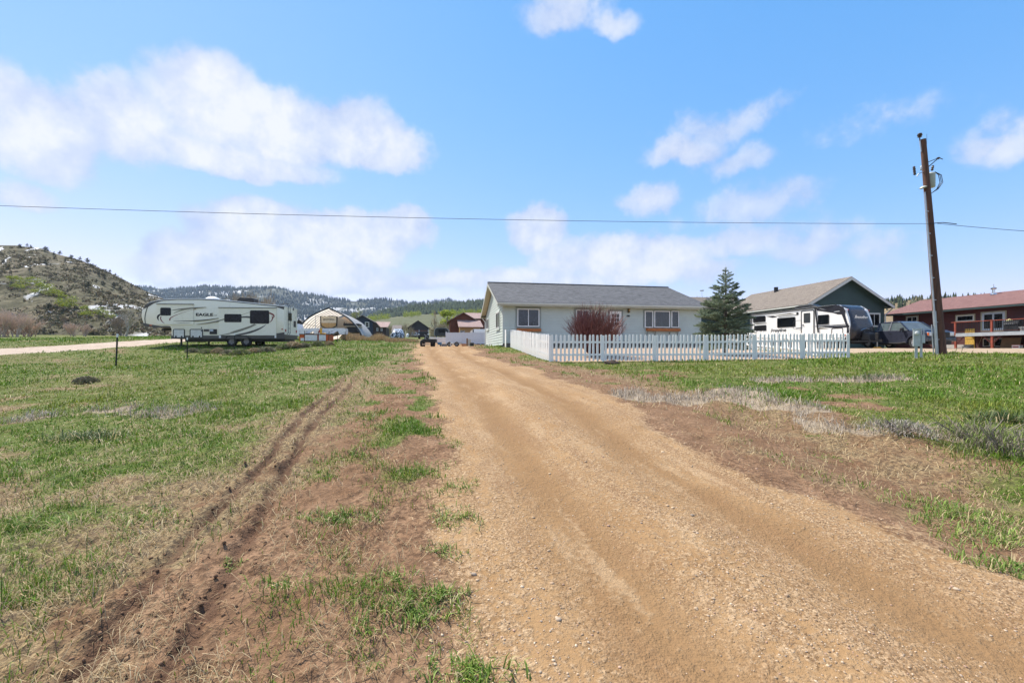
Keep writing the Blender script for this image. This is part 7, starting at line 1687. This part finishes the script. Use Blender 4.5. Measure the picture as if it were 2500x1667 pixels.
# junipers: three shapes, copied
JL = [(48, 606, 2.6), (66, 604, 2.0), (76, 606, 1.8), (111, 614, 3.2), (131, 628, 2.6), (146, 621, 2.2), (175, 632, 2.6), (195, 637, 2.2), (214, 642, 2.8), (224, 653, 2.2), (241, 672, 2.2), (254, 676, 1.7), (268, 667, 2.0), (282, 674, 1.6), (251, 696, 2.4), (278, 702, 2.6), (292, 709, 2.2), (214, 704, 2.4), (112, 650, 3.0), (73, 664, 2.2), (120, 756, 2.4), (321, 700, 1.8), (335, 706, 1.8), (359, 718, 1.7), (222, 806, 1.8), (8, 645, 2.6), (180, 662, 1.8), (328, 722, 1.6), (302, 715, 1.6), (236, 690, 1.6)]
JC = np.array([(.032, .042, .022), (.045, .052, .028), (.026, .034, .02)])
protos = []
crest = lambda px: float(np.interp(px, hillL.px, hillL.py))
JL.sort(key=lambda q_: (q_[1] > crest(q_[0])+16, q_[0])); ncr = sum(q_[1] <= crest(q_[0])+16 for q_ in JL)
for i, (px, py, h) in enumerate(JL):
    P = hillL.find(px, py); lab = ORD[i].capitalize().lower()+' dark juniper from the left along the crest of the steep hill' if i < ncr else ORD[i-ncr]+' dark juniper from the left below the crest of the steep hill'
    if i < 3:
        t = leafy_tree('juniper_tree', lab, 'tree', (float(P[0]),), 0, float(P[1]), h, h*.85, JC, 200+i, 500, z=float(P[2]), group='junipers on the steep hill', lsz=.2, low=.1, shape=lambda q: 1.25-q); protos.append((t, h))
    else:
        s_, hs_ = protos[i % 3]; t = copy_tree(s_); t.scale = (h/hs_*R.uniform(.85, 1.2),)*2+(h/hs_,); t.rotation_euler = (0, 0, R.uniform(0, 6.28))
    t.location = (float(P[0]), float(P[1]), float(P[2])-.1); t['label'] = lab
AS = [(28, 690, 2.6), (45, 695, 2.8), (62, 700, 3.0), (50, 710, 2.4), (75, 692, 2.4), (92, 699, 2.8), (95, 712, 2.8), (114, 710, 2.8), (128, 720, 2.6), (141, 725, 2.6), (118, 724, 2.2), (152, 738, 2.8), (146, 748, 2.4), (172, 752, 3.4), (160, 756, 2.2), (205, 768, 2.6), (212, 778, 2.4), (243, 771, 2.6), (258, 776, 2.2), (272, 784, 2.2), (84, 720, 2.2), (35, 704, 2.0)]
pr2 = []
AS.sort()
for i, (px, py, h) in enumerate(AS):
    P = hillL.find(px, py)
    if i < 3:
        t = leafy_tree('hillside_aspen', 'small yellow-green aspen in the bright streak down the steep slope', 'tree', (float(P[0]),), 0, float(P[1]), h, h*1.35, LIME*.8, 300+i, 360, z=float(P[2]), group='yellow-green aspens on the steep hill', lsz=.17); pr2.append((t, h))
    else: s_, hs_ = pr2[i % 3]; t = copy_tree(s_); t.scale = (h/hs_,)*3; t.rotation_euler = (0, 0, R.uniform(0, 6.28))
    t.location = (float(P[0]), float(P[1]), float(P[2])-.2); t['label'] = ORD[i]+' yellow-green aspen from the left in the bright streak on the steep hill'

# ---- the air between us and the mountains
hz_ = bpy.data.materials.new('haze'); hz_.use_nodes = True; nt = hz_.node_tree; nt.nodes.clear()
pv = nt.nodes.new('ShaderNodeVolumePrincipled'); pv.inputs['Color'].default_value = (.62, .78, 1, 1); pv.inputs['Density'].default_value = 0.00011; pv.inputs['Anisotropy'].default_value = .1
mo = nt.nodes.new('ShaderNodeOutputMaterial'); nt.links.new(pv.outputs[0], mo.inputs['Volume'])
hb = MB().box(-3600, -1500, -60, 3600, 2900, 420).build('haze', hz_, None); hb['kind'] = 'stuff'; hb['label'] = 'thin blue haze lying over the whole valley'; hb['category'] = 'haze'
# ================================================================ grass, straw, scrub, stones
M_BLADE = attr_mat('grass_blades', .55, .24, .25)
M_DRY = attr_mat('dry_stalks', .75, .10, .2)
def blades(name, label, cat, P, h, w, lean, col, m, seed, parent=None, curl=.5):
    rn = np.random.default_rng(seed); n = len(P); a = rn.uniform(0, 2*np.pi, n); b_ = a+rn.normal(0, .5, n)+np.pi/2
    L = np.stack([np.cos(a), np.sin(a), np.zeros(n)], 1)*lean[:, None]; Wd = np.stack([np.cos(b_), np.sin(b_), np.zeros(n)], 1)*w[:, None]*.5
    Z = np.array([0, 0, 1.])
    up1 = h*np.sqrt(np.clip(1-(lean*.8)**2, .05, 1)); 
    m1 = P+L*(h*.45)[:, None]+Z*(up1*.6)[:, None]; tip = P+L*(h*1.0)[:, None]+Z*(up1*(1-curl*lean))[:, None]
    vs = np.stack([P-Wd, P+Wd, m1+Wd*.75, m1-Wd*.75, tip], 1).reshape(-1, 3)
    k = np.arange(n)[:, None]*5; q = np.concatenate([k, k+1, k+2, k+3, k+3, k+2, k+4], 1).ravel()
    lt_ = np.tile([4, 3], n); o = np_mesh(name, vs, q, lt_, m, parent, np.repeat(col, 5, 0))
    if label: tag(o, label, cat)
    o['kind'] = 'stuff'
    return o
def scatter(n, y0, y1, umax, seed, e=1.0):
    rn = np.random.default_rng(seed); d = np.exp(rn.uniform(math.log(y0), math.log(y1), n)); u = rn.uniform(-umax, umax, n); return u*d, d, rn
def mixc(a, b_, t): return np.array(a)[None]*(1-t[:, None])+np.array(b_)[None]*t[:, None]
# green grass
x, y, rn = scatter(900000, 1.7, 62, 1.55, 1)
g, st, sc, mu = cover(x, y); zz = zones(x, y); bare = np.maximum.reduce(zz) > .05
cl = fbm(x, y, 5.0, 3, 91)
keep = (rn.random(len(x)) < g*np.clip((cl-.30)*3.2, .06, 1)) & ~bare
x, y, cl, g = x[keep], y[keep], cl[keep], g[keep]; n = len(x); tall = fbm(x, y, .7, 3, 17)
h = (.035+.075*rn.random(n)**1.6)*(.6+.9*sstep(tall, .4, .7))*(1+.014*y)*np.where(rn.random(n) < .05, 2.0, 1); w = np.maximum(.0045, .0014*y)*rn.uniform(.7, 1.3, n)
dr = fbm(x, y, .28, 3, 33); t = np.clip(sstep(dr, .45, .75)*.5-.04+rn.normal(0, .22, n), 0, 1)
col = mixc((.095, .195, .010), (.28, .265, .05), t)*rn.uniform(.55, 1.35, (n, 1))
blades('meadow_grass', 'short green meadow grass growing on both sides of the drive', 'grass', np.stack([x, y, Hf(x, y)-.006], 1), h, w, rn.uniform(.25, .95, n), col, M_BLADE, 2)
# dry straw, lying and standing
x, y, rn = scatter(460000, 1.7, 40, 1.55, 3)
g, st, sc, mu = cover(x, y); zz = zones(x, y); bare = np.maximum.reduce(zz) > .0
rd_ = np.minimum(np.abs(x-np.interp(y, *RUT_A)), np.abs(x-np.interp(y, *RUT_B))); st = st*(1-.85*np.exp(-(rd_/.14)**2)*sstep(y, 16, 9)); mu = mu*(1-.85*np.exp(-(rd_/.14)**2))
keep = (rn.random(len(x)) < (st*.26+mu*.13+.03)*np.clip((fbm(x, y, 2.6, 3, 93)-.28)*3, .05, 1)) & ~bare
x, y = x[keep], y[keep]; n = len(x)
h = .05+.13*rn.random(n)**2; w = np.maximum(.003, .0011*y)*rn.uniform(.7, 1.3, n)
col = mixc((.36, .26, .13), (.58, .46, .28), rn.random(n))*rn.uniform(.5, 1.1, (n, 1))
blades('dry_straw', 'pale dry straw lying over the bare soil beside the drive', 'straw', np.stack([x, y, Hf(x, y)+.004], 1), h, w, rn.uniform(.6, 1.15, n), col, M_DRY, 4, curl=.55)
# grey dead scrub on the right
x, y, rn = scatter(460000, 2.5, 26, 1.5, 5)
g, st, sc, mu = cover(x, y); zz = zones(x, y); bare = np.maximum.reduce(zz) > -.1
keep = (rn.random(len(x)) < sc*np.clip((fbm(x, y, 4.0, 3, 95)-.3)*3, .05, 1)) & ~bare
x, y = x[keep], y[keep]; n = len(x)
h = .07+.15*rn.random(n); w = np.maximum(.003, .0010*y)*rn.uniform(.7, 1.3, n)
col = mixc((.33, .275, .215), (.58, .50, .41), rn.random(n))*rn.uniform(.6, 1.2, (n, 1))
blades('grey_scrub', 'grey dead ground scrub in a band right of the drive', 'scrub', np.stack([x, y, Hf(x, y)-.005], 1), h, w, rn.uniform(.2, .9, n), col, M_DRY, 6, curl=.3)
# tall tan weeds before the shelter
rn = np.random.default_rng(77); n = 9000
px = rn.uniform(842, 1022, n); d = rn.uniform(50, 60, n)+np.where(px > 940, -2, 0); x = (px-1250)/FPX*d; k = fbm(px*.06, d, 1, 3, 3) > .45; x, d, px = x[k], d[k], px[k]; n = len(x)
hsc = np.interp(px, [842, 870, 900, 925, 950, 1000, 1022], [.9, .5, .4, .9, .4, .3, .2])
blades('tan_weeds', 'tall tan dead weeds along the edge of the meadow', 'weeds', np.stack([x, d, H0(x, d)], 1), (.35+.55*rn.random(n))*hsc*1.5, np.full(n, .04), rn.uniform(.1, .5, n), mixc((.42, .26, .12), (.50, .38, .22), rn.random(n))*rn.uniform(.6, 1.2, (n, 1)), M_DRY, 8, curl=.2)
# distinct tufts of broad green grass near the camera and by the drive
TF = [(1010, 1500, .20, 260, .15, 'thickest green grass tuft at the left edge of the drive near the camera'), (1062, 1452, .12, 140, .12, 'bright green tuft just beyond the thickest tuft by the drive'), (1140, 1640, .17, 220, .13, 'green grass tuft at the bottom edge of the picture'), (1085, 1345, .13, 120, .10, 'small green tuft on the gravel edge left of the drive'),
      (1110, 1265, .24, 240, .12, 'rounded green tuft pushing into the left side of the drive'), (1120, 1190, .22, 200, .10, 'flat green tuft farther up the left side of the drive'), (1010, 1150, .34, 300, .10, 'broad low green patch at the drive left edge midway up'), (860, 1110, .3, 260, .14, 'upright green tuft in the mud left of the drive'), (835, 1265, .2, 200, .14, 'lone green tuft in the bare mud left of the drive'), (800, 1275, .16, 120, .10, 'thin green tuft beside the lone tuft in the mud'),
      (680, 1425, .09, 70, .09, 'small green sprig in the muddy wheel rut'), (570, 1380, .08, 60, .08, 'tiny green sprig between the two wheel ruts'), (950, 1420, .13, 100, .10, 'straggling green tuft left of the thickest tuft'),
      (2350, 1260, .34, 420, .16, 'long green grass clump on the right shoulder of the drive'), (2440, 1310, .30, 360, .16, 'green grass clump at the right edge near the shoulder'), (2260, 1225, .24, 220, .13, 'green grass clump left of the long clump on the right shoulder'), (2480, 1390, .24, 260, .18, 'spiky grass clump at the far right beside the drive'), (2020, 1105, .22, 220, .05, 'flat bright green mat on the bare right shoulder'), (1985, 1062, .16, 120, .05, 'smaller flat green mat on the right shoulder'), (2130, 925, .5, 300, .28, 'dark green bunch grass in the right meadow'), (2445, 1055, .32, 380, .36, 'tall dark bunch grass at the right edge of the meadow'), (215, 1075, .4, 420, .28, 'dark green bunch grass in the left meadow'), (350, 1275, .35, 200, .16, 'loose green tuft in the straw at left'), (90, 1290, .4, 240, .2, 'green tuft near the left edge of the picture')]
for i, (px, py, rd, n, hh, lb) in enumerate(TF):
    x0, y0 = ground_at(px, py); rn = np.random.default_rng(400+i); a = rn.uniform(0, 6.28, n); r_ = rd*rn.random(n)**.6*(1+.5*np.sin(a*2+i)); x = x0+np.cos(a)*r_*1.25; y = y0+np.sin(a)*r_*.8
    tuft = thing('grass_tuft', lb, 'grass tuft', (x0, y0, Hs(x0, y0)), 0); rd *= 1.1
    dk_ = 'dark' in lb; P = np.stack([x-x0, y-y0, Hf(x, y)-Hs(x0, y0)-.01], 1)
    col = mixc((.085, .16, .022), (.24, .33, .065), rn.random(n)) if not dk_ else mixc((.035, .075, .02), (.16, .20, .07), rn.random(n)**2)
    dry = rn.random(n) < .12; col[dry] = (.48, .40, .22)
    blades('blade_cluster', None, None, P, hh*rn.uniform(.45, 1.05, n)*.85, np.maximum(.0075, .0016*y0)*rn.uniform(.6, 1.3, n), rn.uniform(.35, 1.0, n), col*rn.uniform(.75, 1.25, (n, 1)), M_BLADE, 500+i, tuft)
    k = rn.random(n) < .2
    blades('dead_base_leaves', None, None, P[k], hh*.5*np.ones(k.sum()), np.full(k.sum(), .005), rn.uniform(.7, 1.1, k.sum()), np.tile([[.40, .32, .18]], (k.sum(), 1)), M_DRY, 600+i, tuft)
# sagebrush
def sage_proto(name, label, px, py, h, w, seed, colset, group=None):
    x0, y0 = ground_at(px, py); t = thing(name, label, 'shrub', (x0, y0, float(Hf(np.array([x0]), np.array([y0]))[0])-.02), 0, group); r = random.Random(seed); segs = []
    for k in range(26):
        a = r.uniform(0, 6.28); l = r.uniform(.3, 1.0); segs.append(([V((0, 0, 0)), V((math.cos(a)*w*.25*l, math.sin(a)*w*.25*l, h*.45)), V((math.cos(a)*w*.5*l, math.sin(a)*w*.5*l, h*r.uniform(.55, .95)))], [.012, .008, .003]))
    twig_mb(segs).build('stems', mat('sage_wood', (.20, .165, .135), .9, var=.3), t)
    rn_ = np.random.default_rng(seed); n = 1700; a = rn_.uniform(0, 6.28, n); rr_ = rn_.random(n)**.55*.5*w; lump = 1+.25*np.sin(a*3+seed); zz_ = np.clip(np.sqrt(np.clip(1-(rr_/(.5*w))**2, 0, 1))*h*rn_.uniform(.45, 1.0, n), .02, None)
    P = np.stack([np.cos(a)*rr_*lump, np.sin(a)*rr_*lump, zz_*.8], 1); col = colset[rn_.integers(0, len(colset), n)]*rn_.uniform(.6, 1.3, (n, 1))
    blades('foliage', None, None, P, rn_.uniform(.05, .14, n)*(h/.6), np.maximum(.006, .0013*y0)*np.ones(n), rn_.uniform(.2, .9, n), col, M_BLADE, seed+1, t, .2); return t
SG = np.array([(.22, .22, .14), (.28, .26, .18), (.17, .19, .10), (.33, .27, .19)]); SGG = np.array([(.16, .22, .05), (.22, .28, .07), (.20, .18, .13), (.26, .22, .17)])
SGP = [(470, 861, .6), (503, 862, .65), (533, 862, .75), (560, 866, .8), (588, 866, .95), (622, 862, .85), (652, 860, .95), (690, 853, .9), (716, 850, 1.2), (742, 848, .8), (775, 846, .95), (803, 843, .7)]
sgs = [sage_proto('sagebrush', 'x', 560, 866, .6, 1.1, 5, SG, 'sagebrush along the wire fence'), sage_proto('sagebrush', 'x', 588, 866, .55, 1.2, 6, SGG*1.1, 'sagebrush along the wire fence'), sage_proto('sagebrush', 'x', 622, 866, .6, 1.0, 7, np.array([(.36, .27, .16), (.44, .33, .21), (.30, .26, .15)]), 'sagebrush along the wire fence')]
for i, (px, py, s_) in enumerate(SGP):
    t = sgs[i] if i < 3 else copy_tree(sgs[i % 3]); x0, y0 = ground_at(px, py); t.location = (x0, y0, Hs(x0, y0)-.02); t.scale = (s_*R.uniform(.9, 1.2), s_, s_*R.uniform(.8, 1.1)); t.rotation_euler = (0, 0, R.uniform(0, 6)); t['label'] = ORD[i]+' sagebrush from the left in the row along the wire fence'
sage_proto('bank_shrub', 'dense grey and lime shrub with dark underside on the right bank', 2385, 1118, .40, 1.0, 15, SGG); sage_proto('bank_shrub', 'second grey and lime shrub at the right edge of the bank', 2460, 1145, .40, .9, 17, SGG); sage_proto('bank_shrub', 'low pale grey shrub left of the dense bank shrub', 2200, 1090, .26, .8, 19, np.array([(.36, .32, .28), (.45, .40, .35), (.20, .22, .10)]))
sage_proto('meadow_sage', 'small dark sage clump alone in the left meadow', 210, 936, .28, .6, 23, SG*.7)
# stones on the drive
def stones(n, seed, y0, y1, s0, s1):
    rn = np.random.default_rng(seed); y = np.exp(rn.uniform(math.log(y0), math.log(y1), n)); w_ = rn.uniform(-.08, 1.08, n); x = DL(y)+(DR(y)-DL(y))*w_
    zd_ = zones(x, y)[0]; cw_ = w_; trk = np.exp(-((cw_-.27)/.09)**2)+np.exp(-((cw_-.72)/.09)**2)
    k = (rn.random(n) < np.clip(fbm(x, y, 1.6, 3, 71)*1.9-.55, .03, 1)*(1-.85*trk)) & (zd_ > -.35); x, y = x[k], y[k]; n = len(x)
    base = np.array([(1, 0, 0), (-1, 0, 0), (0, 1, 0), (0, -1, 0), (0, 0, 1), (0, 0, -1)], float); tri = np.array([(0, 2, 4), (2, 1, 4), (1, 3, 4), (3, 0, 4), (2, 0, 5), (1, 2, 5), (3, 1, 5), (0, 3, 5)])
    mid = []; 
    s = s0*(s1/s0)**(rn.random(n)**2.2); sc_ = np.stack([s*rn.uniform(.7, 1.3, n), s*rn.uniform(.7, 1.3, n), s*rn.uniform(.4, .75, n)], 1)
    # cube-ish octahedron with jitter: 14 points
    pts = np.concatenate([base, np.array([(i, j, k_) for i in (-1, 1) for j in (-1, 1) for k_ in (-1, 1)], float)*.62]); f14 = []
    for ax in range(6):
        e = base[ax]; cs = [6+i for i, c in enumerate([(i, j, k_) for i in (-1, 1) for j in (-1, 1) for k_ in (-1, 1)]) if np.dot(c, e) > 0]
        c0 = np.array([pts[c] for c in cs]); u_ = np.cross(e, [0.3, .5, .81]); v_ = np.cross(e, u_); an = np.arctan2(c0@v_, c0@u_); cs = [cs[i] for i in np.argsort(an)]
        for i in range(4): f14.append((ax, cs[i], cs[(i+1) % 4]))
    f14 = np.array(f14); J = pts[None]*rn.uniform(.78, 1.2, (n, 14, 1)); th = rn.uniform(0, 6.28, n)[:, None]; J = J*sc_[:, None]
    X = J[..., 0]*np.cos(th)-J[..., 1]*np.sin(th); Y = J[..., 0]*np.sin(th)+J[..., 1]*np.cos(th)
    vs = np.stack([X+x[:, None], Y+y[:, None], J[..., 2]+(Hf(x, y)+sc_[:, 2]*.25)[:, None]], -1).reshape(-1, 3); fs = (np.arange(n)[:, None, None]*14+f14[None]).reshape(-1)
    pal = np.array([(.52, .38, .25), (.62, .49, .36), (.40, .28, .18), (.36, .29, .23), (.66, .52, .37), (.50, .33, .24)]); col = pal[rn.choice(6, n, p=[.3, .18, .26, .1, .04, .12])]*rn.uniform(.6, 1.05, (n, 1))
    return vs, fs, np.repeat(col, 14, 0)
a1, f1, c1_ = stones(30000, 1, 1.6, 9, .0025, .008); a2, f2, c2_ = stones(700, 2, 1.6, 10, .006, .019)
o = np_mesh('drive_gravel', np.concatenate([a1, a2]), np.concatenate([f1, f2+len(a1)]), np.full((len(f1)+len(f2))//3, 3), attr_mat('gravel_stone', .9, 0, .2), None, np.concatenate([c1_, c2_])); tag(o, 'loose tan gravel scattered over the drive', 'gravel', kind='stuff')
# clods of dark soil along the ruts
rn = np.random.default_rng(44); n = 1100; y = np.exp(rn.uniform(math.log(1.7), math.log(12), n)); pick = rn.random(n) < .5
x = np.where(pick, np.interp(y, *RUT_A), np.interp(y, *RUT_B))+rn.normal(0, .13, n)+.02
s = .004+.013*rn.random(n)**2.5
base = np.array([(1, 0, 0), (0, 1, 0), (-1, 0, 0), (0, -1, 0), (0, 0, 1), (0, 0, -1)], float); tri = np.array([(0, 1, 4), (1, 2, 4), (2, 3, 4), (3, 0, 4), (1, 0, 5), (2, 1, 5), (3, 2, 5), (0, 3, 5)])
J = base[None]*rn.uniform(.6, 1.3, (n, 6, 3))*s[:, None, None]; vs = (J+np.stack([x, y, Hf(x, y)+s*.2], 1)[:, None]).reshape(-1, 3)
o = np_mesh('soil_clods', vs, (np.arange(n)[:, None, None]*6+tri[None]).reshape(-1), np.full(n*8, 3), attr_mat('soil_clod', 1, 0, .1), None, np.repeat(np.array([[.19, .115, .07]])*rn.uniform(.6, 1.5, (n, 1)), 6, 0)); tag(o, 'small dark soil clods strewn along the wheel ruts', 'soil', kind='stuff')
